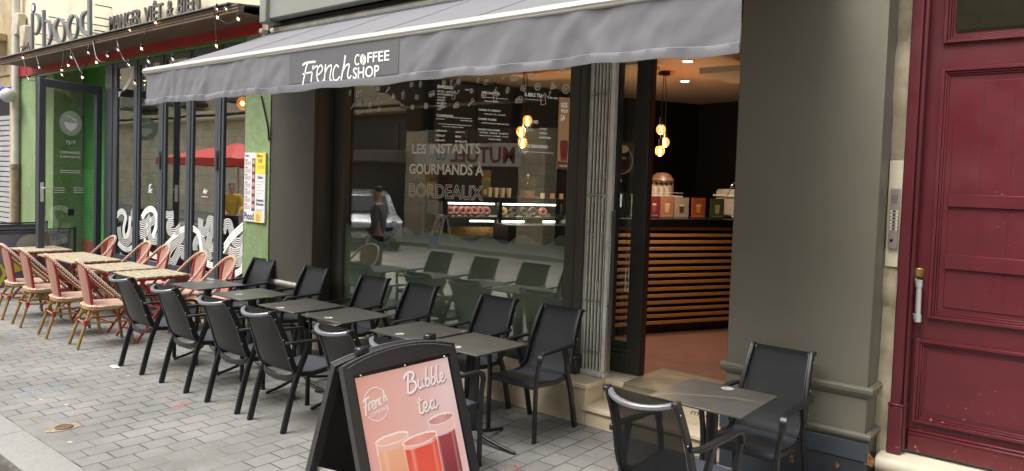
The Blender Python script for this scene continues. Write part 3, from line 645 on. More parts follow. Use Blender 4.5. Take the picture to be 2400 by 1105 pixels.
# side light and door post
mb = MB(); mb.cbox((-3.135, 5.45, ZL), (-3.0, 5.54, 3.2), 0.006); mb.cbox((-3.36, 5.46, ZL), (-3.30, 5.54, 3.2), 0.005)
mb.cbox((-3.30, 5.465, ZL), (-3.135, 5.53, 0.60), 0.004); mb.cbox((-3.31, 5.44, 0.50), (-3.10, 5.47, 0.54), 0.008); mb.cbox((-3.31, 5.445, ZL), (-3.115, 5.47, 0.495), 0.006)
mb.cbox((-3.30, 5.465, 3.05), (-3.135, 5.53, 3.2), 0.004); sl_ = wb(mb, 'side_light', SHOPD, shop)
wbox('pane', GLASS, sl_, ((-3.30, 5.50, 0.60), (-3.135, 5.506, 3.05)))
wbox('door_stop', M("red_brown_edge", (0.10, 0.03, 0.02), 0.5), sl_, ((-3.0, 5.475, ZL), (-2.994, 5.53, 3.2)))
wbox('door_jamb', SHOPD, shop, ((-3.43, 5.30, ZL), (-3.36, 5.56, 3.2)))
# header above the openings and fascia
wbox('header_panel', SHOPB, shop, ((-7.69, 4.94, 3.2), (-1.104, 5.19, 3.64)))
wbox('header_soffit', SHOPD, shop, ((-6.855, 5.16, 3.15), (-2.02, 5.6, 3.2)))
mb = MB(); mb.cbox((-7.69, 4.86, 3.60), (-1.0, 4.94, 3.70), 0.01); mb.cbox((-7.66, 4.80, 3.66), (-1.0, 4.94, 3.78), 0.01); wb(mb, 'cornice', SHOPD, shop)
mb = MB(); mb.cbox((-7.50, 4.70, 3.66), (-0.98, 4.94, 4.15), 0.01); mb.cbox((-7.56, 4.66, 3.62), (-7.42, 4.95, 4.15), 0.012); wb(mb, 'fascia', M("fascia_paint", (0.22, 0.22, 0.195), 0.5, var=0.06, vs=3), shop)
wbox('upper_wall', STONE, shop, ((-7.69, 5.0, 4.15), (-1.1, 5.6, 9.5)))

# ---------------------------------------------------------------- interior of the shop (walls belong to the building)
U = Vector((0.443, 0.8965, 0)); N = Vector((-0.8965, 0.443, 0)); Q0 = Vector((-4.03, 6.667, 0))
def cf(s, off=0.0, z=0.0): return Q0+U*s+N*off+Vector((0, 0, z))
def on_cf(x, y, off=0.0):
    P = Q0+N*off; d = ray(x, y); t = ((P-CAM).x*N.x+(P-CAM).y*N.y)/(d.x*N.x+d.y*N.y); p = CAM+d*t
    return ((p-P).dot(U), p.z)
CFM = lambda off: (lambda u, v, d=0: cf(u, off-d, v))     # d towards the room
def cbx(mb, s0, s1, o0, o1, z0, z1, ch=0):
    mt = Matrix(((U.x, N.x, 0, Q0.x), (U.y, N.y, 0, Q0.y), (0, 0, 1, 0), (0, 0, 0, 1)))
    (mb.cbox((s0, o0, z0), (s1, o1, z1), ch, mt) if ch else mb.box((s0, o0, z0), (s1, o1, z1), mt))
mb = MB(); mb.prism([(-2.4, 1.78), (2.44, 1.78), (2.44, 1.9), (-2.4, 1.9)], lambda a, b, d: cf(a, b, d), ZL, 3.1)
wb(mb, 'inner_wall', NAVY, shop)
c0 = cf(2.44, 1.78)
mb = MB(); mb.prism([(c0.x, c0.y), (-1.7, 8.87), (-1.7, 9.0), (c0.x, c0.y+0.2)], lambda a, b, d: Vector((a, b, d)), ZL, 3.1); mb.box((-1.78, 6.0, ZL), (-1.7, 8.9, 3.1))
wb(mb, 'inner_wall', NAVY, shop)
mb = MB(); mb.box((-7.6, 5.21, ZL), (-6.86, 5.35, 3.1)); wb(mb, 'inner_wall', NAVY, shop)
wbox('ceiling', CEIL, shop, ((-7.6, 5.27, 3.1), (-1.7, 10.4, 3.16)))
wbox('ceiling', CEIL, shop, ((-2.86, 6.05, 2.93), (-1.8, 6.75, 2.98)))
wbox('ceiling', CEIL, shop, ((-4.9, 5.9, 3.03), (-3.4, 6.35, 3.07)))
wbox('shop_floor', FLOOR, shop, ((-7.6, 5.55, 0.2), (-1.7, 10.4, ZL-0.002)))
# counter
ct = thing('bar_counter', cf(0.8), 'black counter faced with horizontal orange oak slats inside the doorway', 'counter')
mb = MB(); cbx(mb, -1.2, 2.0, 0.045, 0.43, ZL, 1.50); wb(mb, 'body', BLACK, ct)
mb = MB()
for i in range(15):
    z = 0.432+i*(1.03/14); cbx(mb, -0.05, 2.0, 0.0, 0.04, z, z+0.035, 0.003)
wb(mb, 'slat_cladding', OAK, ct)
mb = MB(); cbx(mb, -0.40, 2.0, -0.03, 0.68, 1.50, 1.585, 0.005); wb(mb, 'worktop', BLACK, ct)
# display case (set back behind the pane)
DS = lambda q: -1.70+(q+1.88)*1.03
def dbx(mb, s0, s1, o0, o1, z0, z1, ch=0): cbx(mb, DS(s0), DS(s1), o0+0.45, o1+0.45, z0-0.03, z1-0.03, ch)
dc = thing('pastry_display_case', cf(-1.05, 0.45), 'glass pastry display case lit by white tubes behind the shop window', 'display case')
mb = MB(); dbx(mb, -1.92, -0.56, -0.02, 0.62, ZL+0.03, 1.30); dbx(mb, -1.92, -0.56, 0.55, 0.60, 1.30, 1.76); dbx(mb, -1.92, -0.56, 0.0, 0.62, 1.74, 1.79)
for s in (-1.90, -1.32, -0.60): dbx(mb, s-0.02, s+0.02, -0.02, 0.02, 1.30, 1.79)
wb(mb, 'case_body', BLACK, dc)
for z in (1.575, 1.37):
    mb = MB(); dbx(mb, -1.88, -0.62, 0.03, 0.5, z, z+0.015); wb(mb, 'shelf', M("steel_shelf", (0.3, 0.29, 0.26), 0.35, 0.6), dc)
mb = MB(); dbx(mb, -1.88, -0.62, -0.012, -0.006, 1.31, 1.74); wb(mb, 'glass_front', TUMB, dc)
for z, s0, s1 in ((1.715, -1.86, -1.36), (1.715, -1.28, -0.66), (1.535, -1.62, -1.36), (1.535, -1.28, -1.02), (1.535, -0.80, -0.66)):
    mb = MB(); dbx(mb, s0, s1, 0.04, 0.062, z, z+0.016, 0.003); wb(mb, 'light_tube', LED, dc)
li = bpy.data.lights.new("case_light", 'AREA'); li.energy = 2.2; li.color = (1, 0.86, 0.66); li.shape = 'RECTANGLE'; li.size = 1.1; li.size_y = 0.1
lo_ = bpy.data.objects.new("case_light", li); COL.objects.link(lo_); lo_.location = cf(-1.05, 0.65, 1.68); lo_.rotation_euler = (0, 0, math.atan2(U.y, U.x))
# pastries: three kinds
PAS = {'frosted': M("pink_glaze", (0.50, 0.16, 0.14), 0.4, var=0.5, vs=60), 'doughnut': M("yellow_glaze", (0.62, 0.45, 0.17), 0.4, var=0.3, vs=30), 'choc': M("chocolate_glaze", (0.07, 0.04, 0.03), 0.35, var=0.8, vs=70), 'waffle': M("golden_waffle", (0.52, 0.28, 0.09), 0.6, var=0.3, vs=40, bmp=1.0, bs=90), 'cookie': M("brown_cookie", (0.32, 0.17, 0.07), 0.7, var=0.6, vs=50)}
random.seed(11)
def ring(mb, R, r, n=14, k=8, sq=1):
    vs = []; 
    for i in range(n):
        a = 2*math.pi*i/n
        for j in range(k):
            b = 2*math.pi*j/k; vs.append(((R+r*math.cos(b))*math.cos(a), (R+r*math.cos(b))*math.sin(a), r*math.sin(b)*sq+r*sq))
    mb.add(vs, [(i*k+j, ((i+1) % n)*k+j, ((i+1) % n)*k+(j+1) % k, i*k+(j+1) % k) for i in range(n) for j in range(k)])
mbd = MB(); ring(mbd, 0.032, 0.018); protoD = None
def pastry(kind, s, o, z, label, upright=False):
    mb = MB()
    if kind in ('frosted', 'doughnut', 'choc'): ring(mb, 0.034, 0.020); nm = 'doughnut'
    elif kind == 'waffle':
        nm = 'waffle'; mb.cbox((-0.06, -0.045, 0), (0.06, 0.045, 0.012), 0.003)
        for i in range(5): mb.cbox((-0.06+i*0.028, -0.045, 0.012), (-0.052+i*0.028, 0.045, 0.022), 0.002)
        for i in range(4): mb.cbox((-0.06, -0.045+i*0.027, 0.012), (0.06, -0.037+i*0.027, 0.0215), 0.002)
    else: nm = 'cookie'; mb.lathe([(0.035, 0), (0.042, 0.006), (0.036, 0.014), (0.015, 0.018), (0.001, 0.018)], n=12)
    o_ = mb.build(nm, PAS[kind]); o_.location = cf(DS(s), o+0.45, z-0.03+(0.045 if upright else 0.001))
    if upright: o_.rotation_euler = (R_(72), 0, math.atan2(U.y, U.x)+random.uniform(-.2, .2))
    else: o_.rotation_euler = (0, 0, random.uniform(0, 3))
    tag(o_, label, nm, 'pastries in the display case')
for i in range(7): pastry('frosted', -1.82+i*0.066, 0.12, 1.59, 'pink sprinkled doughnut standing in the left upper bay of the display case', True)
for i, kd in enumerate(['doughnut', 'choc', 'choc', 'choc', 'frosted']): pastry(kd, -1.24+i*0.115, 0.12, 1.59, {'doughnut': 'yellow glazed doughnut on the upper shelf of the display case', 'choc': 'dark chocolate doughnut on the upper shelf of the display case', 'frosted': 'pink glazed doughnut at the right of the upper display shelf'}[kd], True)
for i in range(9): pastry('waffle', -1.84+i*0.062, 0.13, 1.385, 'golden waffle standing on the lower left display shelf', True)
for i in range(5): pastry('cookie', -1.22+i*0.11, 0.13, 1.385, 'round brown cookie leaning on the lower right display shelf', True)
CARD = flat("white_card", (0.75, 0.72, 0.66), 0.6)
for s, z in ((-1.52, 1.59), (-1.20, 1.59), (-1.0, 1.59), (-0.78, 1.59), (-1.40, 1.385), (-1.02, 1.385), (-0.72, 1.385)):
    mb = MB(); dbx(mb, s, s+0.06, 0.045, 0.049, z, z+0.038); o = mb.build('price_card', CARD); tag(o, 'small white price card standing before the pastries in the display case', 'price card', 'price cards in the display case')
# things standing on the case and the counter
def glass_tumbler(name='tumbler', r=0.032, h=0.10, mat=None):
    mb = MB(); mb.lathe([(r*0.8, 0), (r, h), (r-0.003, h), (r*0.8-0.002, 0.006), (0.001, 0.006)], n=12); return mb.build(name, mat or M("frosted_tumbler", (0.55, 0.52, 0.46), 0.2, var=0.1, vs=5))
tb = glass_tumbler(); used = False
for row, (n_, s0, o, z, lb) in enumerate([(5, 0.53, 0.25, 1.835, 'clear glass tumbler on the rack above the counter posters'), (5, 0.57, 0.34, 1.835, 'clear glass tumbler on the rack above the counter posters'), (4, -1.12, 0.75, 1.761, 'clear glass tumbler on top of the display case')]):
    for i in range(n_):
        o_ = tb if not used else copy_tree(tb); used = True; o_.location = cf(s0+i*0.075, o, z); tag(o_, lb, 'tumbler', 'tumblers on the counter' if row < 2 else 'tumblers on the display case')
rk = thing('glass_rack', cf(0.74, 0.3, 1.585), 'low metal rack holding clear tumblers on the counter', 'rack')
mb = MB(); cbx(mb, 0.47, 1.02, 0.2, 0.42, 1.820, 1.835); 
for s in (0.48, 1.01):
    for o in (0.21, 0.41): cbx(mb, s-0.006, s+0.006, o-0.006, o+0.006, 1.585, 1.821)
wb(mb, 'shelf', STEEL, rk)
mb = MB(); cbx(mb, 0.47, 1.02, 0.2, 0.206, 1.865, 1.871); wb(mb, 'guard_rail', STEEL, rk)
mug = None
for i, s in enumerate((0.76, 0.83, 0.90, 0.97)):
    t = thing('take_away_cup', cf(s, 0.40, 1.836), 'tall paper cup with dark lid behind the tumblers on the rack', 'cup', 'lidded cups on the rack')
    if i == 0:
        mb = MB(); mb.lathe([(0.026, 0), (0.036, 0.12), (0.001, 0.12)], n=14); mb.build('cup', M("kraft_cup", (0.42, 0.28, 0.2), 0.6), t)
        mb = MB(); mb.lathe([(0.038, 0.12), (0.038, 0.13), (0.033, 0.145), (0.001, 0.145)], n=14); mb.build('lid', BLACK, t); mug = t
    else:
        for ch in mug.children: c_ = ch.copy(); COL.objects.link(c_); c_.parent = t
t = thing('paper_cone_stack', cf(1.0, 0.58, 1.585), 'rounded brown and cream coffee grinder hopper behind the cups', 'grinder')
mb = MB(); mb.lathe([(0.11, 0), (0.12, 0.1), (0.14, 0.33), (0.13, 0.44), (0.07, 0.49), (0.001, 0.50)], n=24); mb.build('body', M("beige_enamel", (0.42, 0.30, 0.2), 0.4), t)
mb = MB(); mb.lathe([(0.138, 0.40), (0.142, 0.42), (0.10, 0.485), (0.06, .51), (0.001, 0.515)], n=24); mb.build('cap', M("brown_lid", (0.16, 0.08, 0.04), 0.4), t); t.name = 'coffee_grinder'
def pz_poster(name, x0, y0, x1, y1, col, label, kind):
    (sa, za) = on_cf(x0, y1, 0.02); (sb, _z) = on_cf(x1, y1, 0.02); zt = on_cf(x0, y0, 0.02)[1]; za = 1.586
    t = thing(name, cf((sa+sb)/2, 0.03, 1.585), label, 'counter poster', 'posters standing on the counter')
    mb = MB(); cbx(mb, sa, sb, 0.02, 0.026, za, zt); wb(mb, 'sheet', flat(kind+"_sheet", col, 0.4), t)
    mb = MB(); cbx(mb, sa, sb, 0.014, 0.019, za, za+0.02); cbx(mb, sa, sb, 0.027, 0.07, za, za+0.008); wb(mb, 'holder', TUMB, t)
    mb = MB(); m_ = CFM(0.0185); w = sb-sa; h = zt-za; cx = (sa+sb)/2
    mb.prism([(cx-w*.18, za+h*.62), (cx+w*.18, za+h*.62), (cx+w*.13, za+h*.28), (cx-w*.13, za+h*.28)], m_, 0, 0.001)
    wb(mb, 'printed_cup', flat(kind+"_cup", {'pink': (0.35, 0.08, 0.08), 'peach': (0.8, 0.55, 0.35), 'berry': (0.16, 0.05, 0.05), 'orange': (0.75, 0.4, 0.08), 'sage': (0.75, 0.7, 0.6)}[kind]), t, smooth=False)
    mb = MB(); mb.disc((cx, za+h*.64), w*.20, m_, 0.0012, 16, 0.4)
    put_text(mb, {'pink': '7,50€', 'peach': 'COFFEE', 'berry': 'FRAISE', 'orange': 'SMOOTHIE', 'sage': 'MILKSHAKE'}[kind], sa+w*.15, za+h*.10, w*.7, h*.07, m_, 0.0012)
    wb(mb, 'printed_lettering', flat("pale_print", (0.75, 0.7, 0.6)), t, smooth=False)
pz_poster('counter_poster', 1519, 460, 1545, 511, (0.24, 0.04, 0.045), 'dark red drinks poster with a cup, first from the door post on the counter', 'pink')
pz_poster('counter_poster', 1547, 460, 1578, 512, (0.50, 0.24, 0.14), 'peach and teal drinks poster second on the counter', 'peach')
pz_poster('counter_poster', 1580, 463, 1613, 512, (0.50, 0.45, 0.42), 'pale poster with dark berries in the middle of the counter', 'berry')
pz_poster('counter_poster', 1620, 464, 1652, 513, (0.48, 0.13, 0.04), 'orange red poster with a juice glass on the counter', 'orange')
pz_poster('counter_poster', 1664, 466, 1696, 513, (0.12, 0.18, 0.09), 'sage green milkshake poster nearest the column on the counter', 'sage')
# coffee machine at right end, payment screen and tub at left
t = thing('coffee_machine', cf(1.62, 0.3, 1.585), 'chrome coffee machine with curved tap at the right end of the counter', 'coffee machine')
mb = MB(); cbx(mb, 1.76, 1.98, 0.12, 0.55, 1.60, 1.93, 0.03); wb(mb, 'body', M("cream_enamel", (0.5, 0.46, 0.38), 0.3), t)
mb = MB(); cbx(mb, 1.74, 1.98, 0.10, 0.56, 1.84, 1.865, 0.004); cbx(mb, 1.66, 1.98, 0.0, 0.12, 1.60, 1.63, 0.004); cbx(mb, 1.75, 1.98, 0.09, 0.118, 1.70, 1.76, 0.004); wb(mb, 'chrome_trim', STEEL, t)
mb = MB(); mb.tube([cf(1.80, 0.2, 1.86), cf(1.79, 0.18, 1.98), cf(1.75, 0.15, 2.02), cf(1.68, 0.12, 2.01), cf(1.62, 0.1, 1.95), cf(1.55, 0.08, 1.86)], 0.008, 8); wb(mb, 'tap', ALU, t)
mb = MB(); mb.ball(cf(1.66, 0.13, 1.97), 0.022, 10); mb.tube([cf(1.78, 0.07, 1.70), cf(1.62, 0.02, 1.72)], 0.014, 8); wb(mb, 'knob', ALU, t)
t = thing('till_screen', cf(0.03, 0.1, 1.585), 'small black till with pale screen beside the door post', 'till')
mb = MB(); cbx(mb, -0.03, 0.17, 0.10, 0.12, 1.68, 1.86, 0.004); cbx(mb, 0.0, 0.14, 0.08, 0.3, 1.585, 1.61, 0.004); cbx(mb, 0.05, 0.09, 0.12, 0.15, 1.61, 1.72); wb(mb, 'housing', BLACK, t)
mb = MB(); cbx(mb, 0.0, 0.14, 0.096, 0.099, 1.70, 1.84); wb(mb, 'screen', flat("pale_blue_screen", (0.35, 0.45, 0.5), 0.3, 0.25), t)
t = thing('plastic_tub', cf(0.16, 0.35, 1.85), 'white plastic tub with lid on a shelf behind the door post', 'tub')
mb = MB(); mb.lathe([(0.085, 0), (0.10, 0.12), (0.001, 0.12)], n=20); mb.build('tub', M("white_plastic", (0.65, 0.62, 0.55), 0.4), t)
mb = MB(); mb.lathe([(0.107, 0.12), (0.107, 0.145), (0.001, 0.147)], n=20); mb.build('lid', M("cream_plastic", (0.7, 0.64, 0.5), 0.4), t)
t2 = thing('tub_shelf', cf(0.16, 0.35, 1.585), 'small dark cupboard carrying the white tub behind the counter', 'cupboard')
mb = MB(); cbx(mb, 0.04, 0.30, 0.24, 0.6, 1.586, 1.849, 0.006); wb(mb, 'carcass', BLACK, t2)
# menu boards hung over the back counter, lettering with an added glow
OB = 1.55
def screen(pts, label, lines, poster=None):
    s0 = on_cf(*pts[0], OB)[0]; s1 = on_cf(*pts[1], OB)[0]; zt = on_cf(*pts[0], OB)[1]; zb = on_cf(*pts[2], OB)[1]
    t = thing('hanging_menu_board', cf((s0+s1)/2, OB, zb), label, 'menu board', 'menu boards above the pastry case')
    mb = MB(); cbx(mb, s0, s1, OB, OB+0.03, zb, zt, 0.003); wb(mb, 'panel', poster or BOARD, t)
    mb = MB(); m_ = CFM(OB-0.002); W = s1-s0; H = zt-zb
    for (body, u, v, h, w) in lines:
        if body == '-': mb.ribbon([(s0+u*W, zb+v*H), (s0+(u+w)*W, zb+v*H)], 0.004, m_)
        else: put_text(mb, body, s0+u*W, zb+v*H, w*W if w else None, h*H, m_, bold=0.012)
    wb(mb, 'menu_lettering', MENUT, t, smooth=False)
    mb = MB(); cbx(mb, (s0+s1)/2-0.01, (s0+s1)/2+0.01, OB+0.005, OB+0.02, zt, 3.1); wb(mb, 'hanger', BLACK, t)
    return t, s0, s1, zb, zt
sm = [("ESPRESSO / DÉCAFÉINÉ", .06, .84, .025, .42), ("DOUBLE ESPRESSO", .06, .79, .025, .38), ("ALLONGÉ", .06, .74, .025, .18), ("NOISETTE", .06, .69, .025, .18), ("MACCHIATO", .06, .64, .025, .22), ("CAPPUCCINO", .06, .59, .025, .22), ("THÉ", .06, .54, .025, .1)]
screen([(1020, 192), (1117, 203), (1007, 333)], 'navy menu board headed ESPRESSOS, leftmost behind the window', [("ESPRESSOS", .06, .90, .05, .36), ("CLASSIQUES", .05, .42, .05, .40), ("-", .45, .43, 0, .45), ("1,80 2,00", .72, .9, .025, .2), ("4,40 4,90 5,20", .62, .38, .022, .3), ("by French", .05, .38, .022, .2), ("-", .1, .31, 0, .8), ("Alternative végétale +0,70€", .2, .26, .022, .5), ("CAPPUCCINO", .05, .18, .03, .26), ("CAFÉ LATTE", .52, .18, .03, .22), ("CHOCOLAT", .05, .10, .03, .22), ("MOCHA", .52, .10, .03, .14), ("CHAI LATTE", .05, .02, .03, .22), ("MATCHA LATTE", .52, .02, .03, .28)]+sm)
screen([(1119, 200), (1203, 210), (1108, 334)], 'navy menu board headed SPÉCIALITÉS, second behind the window', [("SPÉCIALITÉS", .12, .86, .05, .5), ("-", .15, .80, 0, .7), ("Glaces et frappés", .2, .72, .03, .4), ("CHOISIS TA VERSION", .05, .56, .035, .6), ("CHAUDE  OU  GLACÉE", .2, .50, .026, .6), ("CHOISIS TA BASE", .05, .40, .035, .5), ("LATTE CHOCOLAT MOCHA CAFÉ", .15, .34, .026, .75), ("CHOISIS TON ARÔME", .05, .22, .035, .6), ("NATURE   VANILLE   NOISETTE", .1, .17, .024, .8), ("SPÉCULOOS  CARAMEL  COCO", .1, .12, .024, .8), ("CHOCOLAT BLANC", .35, .06, .024, .35)])
screen([(1224, 203), (1311, 216), (1213, 372)], 'navy menu board headed BUBBLE TEA beside the tan poster', [("BUBBLE TEA", .05, .87, .05, .5), ("3,90  4,90", .7, .86, .028, .25), ("-", .05, .83, 0, .5), ("SMOOTHIES", .05, .50, .045, .4), ("EXOTIQUE", .5, .42, .024, .2), ("PASSION", .5, .36, .024, .2), ("MANGUE FRAISE", .5, .30, .024, .3), ("LE SNACKING", .18, .16, .045, .55), ("-", .1, .1, 0, .8)])
t, s0, s1, zb, zt = screen([(1312, 228), (1352, 234), (1296, 396)], 'tan poster with a red iced drink and MACCHIATO, rightmost menu board behind the window', [("NOS", .1, .86, .07, .35), ("POUR", .1, .79, .045, .4), ("LA", .1, .68, .08, .25)], flat("tan_poster_print", (0.42, 0.25, 0.15), 0.5, 0.12))  # poster sheet and its printed drink emit faintly
mb = MB(); m_ = CFM(OB-0.0025); W = s1-s0; H = zt-zb
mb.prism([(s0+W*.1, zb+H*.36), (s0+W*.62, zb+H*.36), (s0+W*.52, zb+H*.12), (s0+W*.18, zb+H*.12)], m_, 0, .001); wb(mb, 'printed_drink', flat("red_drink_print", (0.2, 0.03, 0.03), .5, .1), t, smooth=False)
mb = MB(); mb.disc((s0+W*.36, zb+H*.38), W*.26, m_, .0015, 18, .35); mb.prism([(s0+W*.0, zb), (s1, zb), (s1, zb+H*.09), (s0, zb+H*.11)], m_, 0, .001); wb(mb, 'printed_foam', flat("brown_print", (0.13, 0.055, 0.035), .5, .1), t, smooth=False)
mb = MB(); put_text(mb, "MACCHIATO", s0+W*.12, zb+H*.03, W*.7, H*.03, m_, .002); wb(mb, 'menu_lettering', MENUT, t, smooth=False)
# coloured bits on boards
mb = MB()
# wall poster between gate and door post
sA, zA = on_cf(1440, 402, 1.76); sB, zB = on_cf(1492, 335, 1.76)
t = thing('wall_poster', cf((sA+sB)/2, 1.76, zA), 'dim brown poster with an iced coffee cup, left of the door post', 'poster')
mb = MB(); cbx(mb, sA, sB, 1.755, 1.775, zA, zB); wb(mb, 'sheet', flat("dim_brown_sheet", (0.055, 0.035, 0.025), .5, 0.08), t)  # printed sheet emits faintly, as do the shapes on it
mb = MB(); m_ = CFM(1.7545); cx = (sA+sB)/2-0.05; h = zB-zA
mb.prism([(cx-.10, zA+h*.68), (cx+.10, zA+h*.68), (cx+.13, zA+h*.3), (cx+.07, zA+h*.08), (cx-.07, zA+h*.08), (cx-.13, zA+h*.3)], m_, 0, .001); wb(mb, 'printed_cup', flat("brown_cup_print", (0.02, 0.014, 0.012), .5, .05), t, smooth=False)
mb = MB(); mb.ribbon([(cx+.16*math.cos(a), zA+h*.36+.17*math.sin(a)) for a in [i*math.pi/12 for i in range(24)]], .012, m_, .001, 0, True); mb.disc((cx, zA+h*.76), .09, m_, .0012, 14, .6); put_text(mb, "Frapp", cx-.06, zA+h*.4, .12, .05, m_, .0015)
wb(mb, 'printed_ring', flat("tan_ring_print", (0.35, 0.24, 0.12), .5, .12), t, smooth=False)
# red leafed plant, green poster, back bar
t = thing('red_leafed_plant', cf(-1.62, 1.35, 1.741), 'potted plant with pointed red leaves on the back counter behind the window lettering', 'plant')
mb = MB(); random.seed(4)
for i in range(46):
    a = random.uniform(0, 6.28); el = random.uniform(0.2, 1.45); l = random.uniform(0.16, 0.34); w = 0.018
    d = Vector((math.cos(a)*math.cos(el), math.sin(a)*math.cos(el), math.sin(el))); sd = Vector((-math.sin(a), math.cos(a), 0)); b0 = Vector((0, 0, 0.16))
    mb.add([b0, b0+d*l*.5+sd*w, b0+d*l*.5-sd*w, b0+d*l-Vector((0, 0, l*.25*math.cos(el)))], [(0, 1, 3, 2)])
mb.build('leaves', M("red_leaf", (0.38, 0.07, 0.045), 0.5, var=0.4, vs=12), t)
mb = MB(); mb.lathe([(0.07, 0), (0.09, 0.16), (0.08, 0.16), (0.07, 0.14), (0.001, 0.14)], n=18); mb.build('pot', M("terracotta_pot", (0.30, 0.16, 0.10), 0.7), t)
t = thing('back_bar', cf(-1.3, 1.5, 0.33), 'dark back counter along the inner wall behind the pastry case', 'counter')
mb = MB(); cbx(mb, -1.75, 2.0, 1.15, 1.7, ZL, 1.74, 0.005); wb(mb, 'carcass', BLACK, t)
s0, z0 = on_cf(1128, 462, 1.3); s1, z1 = on_cf(1151, 400, 1.3)
t = thing('green_poster', cf((s0+s1)/2, 1.3, 1.741), 'small olive green poster standing behind the pastry case', 'poster')
mb = MB(); cbx(mb, s0, s1, 1.3, 1.31, 1.741, z1); wb(mb, 'sheet', flat("olive_sheet", (0.16, 0.17, 0.05), .5), t)
mb = MB(); put_text(mb, "Les Thés", s0+.03, z1-.12, (s1-s0)*.7, .04, CFM(1.2985)); mb.disc(((s0+s1)/2, z1-.25), .035, CFM(1.2985)); wb(mb, 'printed_lettering', flat("cream_print", (0.6, 0.55, 0.4)), t, smooth=False)
# cake dome
t = thing('cake_dome', cf(-0.68, 0.72, 1.761), 'clear cake dome with wooden tiers on top of the display case', 'cake dome')
mb = MB(); mb.lathe([(0.12, 0.02), (0.12, 0.16), (0.09, 0.21), (0.02, 0.225), (0.001, 0.225)], n=20); mb.build('dome', TUMB, t)
mb = MB(); mb.ball((0, 0, 0.245), 0.016, 10); mb.build('knob', STEEL, t)
mb = MB(); mb.lathe([(0.13, 0), (0.13, 0.018), (0.001, 0.018)], n=20); mb.lathe([(0.08, 0.018), (0.08, 0.08), (0.001, 0.08)], n=16); mb.build('cake_stand', M("brown_cake", (0.30, 0.16, 0.08), 0.6, var=.5, vs=30), t)
for i, s in enumerate((-0.78, -0.66, -0.55)):
    mb = MB(); cbx(mb, s+.15, s+.20, 0.50, 0.504, 1.762, 1.82); o = mb.build('price_card', CARD if i == 0 else flat("tan_card", (0.5, 0.3, 0.18))); tag(o, 'small upright card on top of the display case beside the cake dome', 'price card', 'cards on top of the display case')
# pendants
def pendant(loc, bulbs, label):
    t = thing('pendant_lamp', (loc[0], loc[1], 3.1), label, 'pendant lamp', 'pendant lamps over the counter')
    mb = MB(); mb.lathe([(0.001, 0.0), (0.06, 0), (0.06, -0.035), (0.001, -0.035)], n=20); mb.build('ceiling_rose', BLACK, t)
    for dx, dy, z in bulbs:
        zz = z-3.1
        mb = MB(); mb.tube([(dx*.3, dy*.3, -0.03), (dx*.8, dy*.8, -0.2), (dx, dy, zz*.6), (dx, dy, zz+0.12)], 0.004, 6); mb.build('cord', BLACK, t)
        mb = MB(); mb.lathe([(0.02, zz+0.125), (0.021, zz+0.06), (0.017, zz+0.045), (0.001, zz+0.045)], (dx, dy, 0), 14); mb.build('lamp_holder', BLACK, t)
        mb = MB(); mb.ball((dx, dy, zz), 0.048, 16, 1.12); b = mb.build('bulb', AMBER, t)
        mb = MB()
        for k in range(6):
            a = k*math.pi/3; mb.tube([(dx+.006*math.cos(a), dy+.006*math.sin(a), zz+.03), (dx+.016*math.cos(a), dy+.016*math.sin(a), zz-.026)], 0.0026, 6)
        f = mb.build('filament', FIL, b)
        pl = bpy.data.lights.new("bulb_light", 'POINT'); pl.energy = 2.6; pl.color = (1, 0.70, 0.42); pl.shadow_soft_size = 0.045
        po = bpy.data.objects.new("bulb_light", pl); COL.objects.link(po); po.location = (loc[0]+dx, loc[1]+dy, z-0.07)
P1 = on_z(1557, 168, 3.1)
b1 = [on_y(1549, 304, P1.y), on_y(1558, 334, P1.y+.10), on_y(1547, 354, P1.y-.06)]
pendant(P1, [(b.x-P1.x, b.y-P1.y, b.z) for b in b1], 'cluster of three glowing filament bulbs hanging above the slatted counter')
P2 = on_z(1230, 152, 3.1)
b2 = [on_y(1236, 283, P2.y), on_y(1221, 309, P2.y-.08), on_y(1225, 335, P2.y+.05)]
pendant(P2, [(b.x-P2.x, b.y-P2.y, b.z) for b in b2], 'cluster of three glowing filament bulbs hanging behind the shop window')
for i, (x, y) in enumerate(((1612, 143), (1605, 190), (1452, 172))):
    p = on_z(x, y, 3.1); t = thing('ceiling_spotlight', (p.x, p.y, 3.1), ['recessed ceiling spotlight nearest the doorway', 'recessed ceiling spotlight just above the pendant bulbs, farther inside', 'recessed ceiling spotlight seen between gate and door post'][i], 'spotlight', 'ceiling spotlights')
    mb = MB(); mb.lathe([(0.062, 0), (0.06, -0.008), (0.046, -0.008), (0.045, -0.002), (0.001, -0.002)], n=24); mb.build('bezel', M("white_bezel", (0.7, 0.68, 0.62), 0.4), t)
    mb = MB(); mb.lathe([(0.040, -0.004), (0.040, -0.007), (0.001, -0.007)], n=20); mb.build('lens', SPOTE, t)
    s_ = bpy.data.lights.new("downlight", 'SPOT'); s_.energy = 24; s_.spot_size = R_(110); s_.spot_blend = 0.7; s_.color = (1, 0.86, 0.70); s_.shadow_soft_size = 0.04
    so_ = bpy.data.objects.new("downlight", s_); COL.objects.link(so_); so_.location = (p.x, p.y, 3.07)

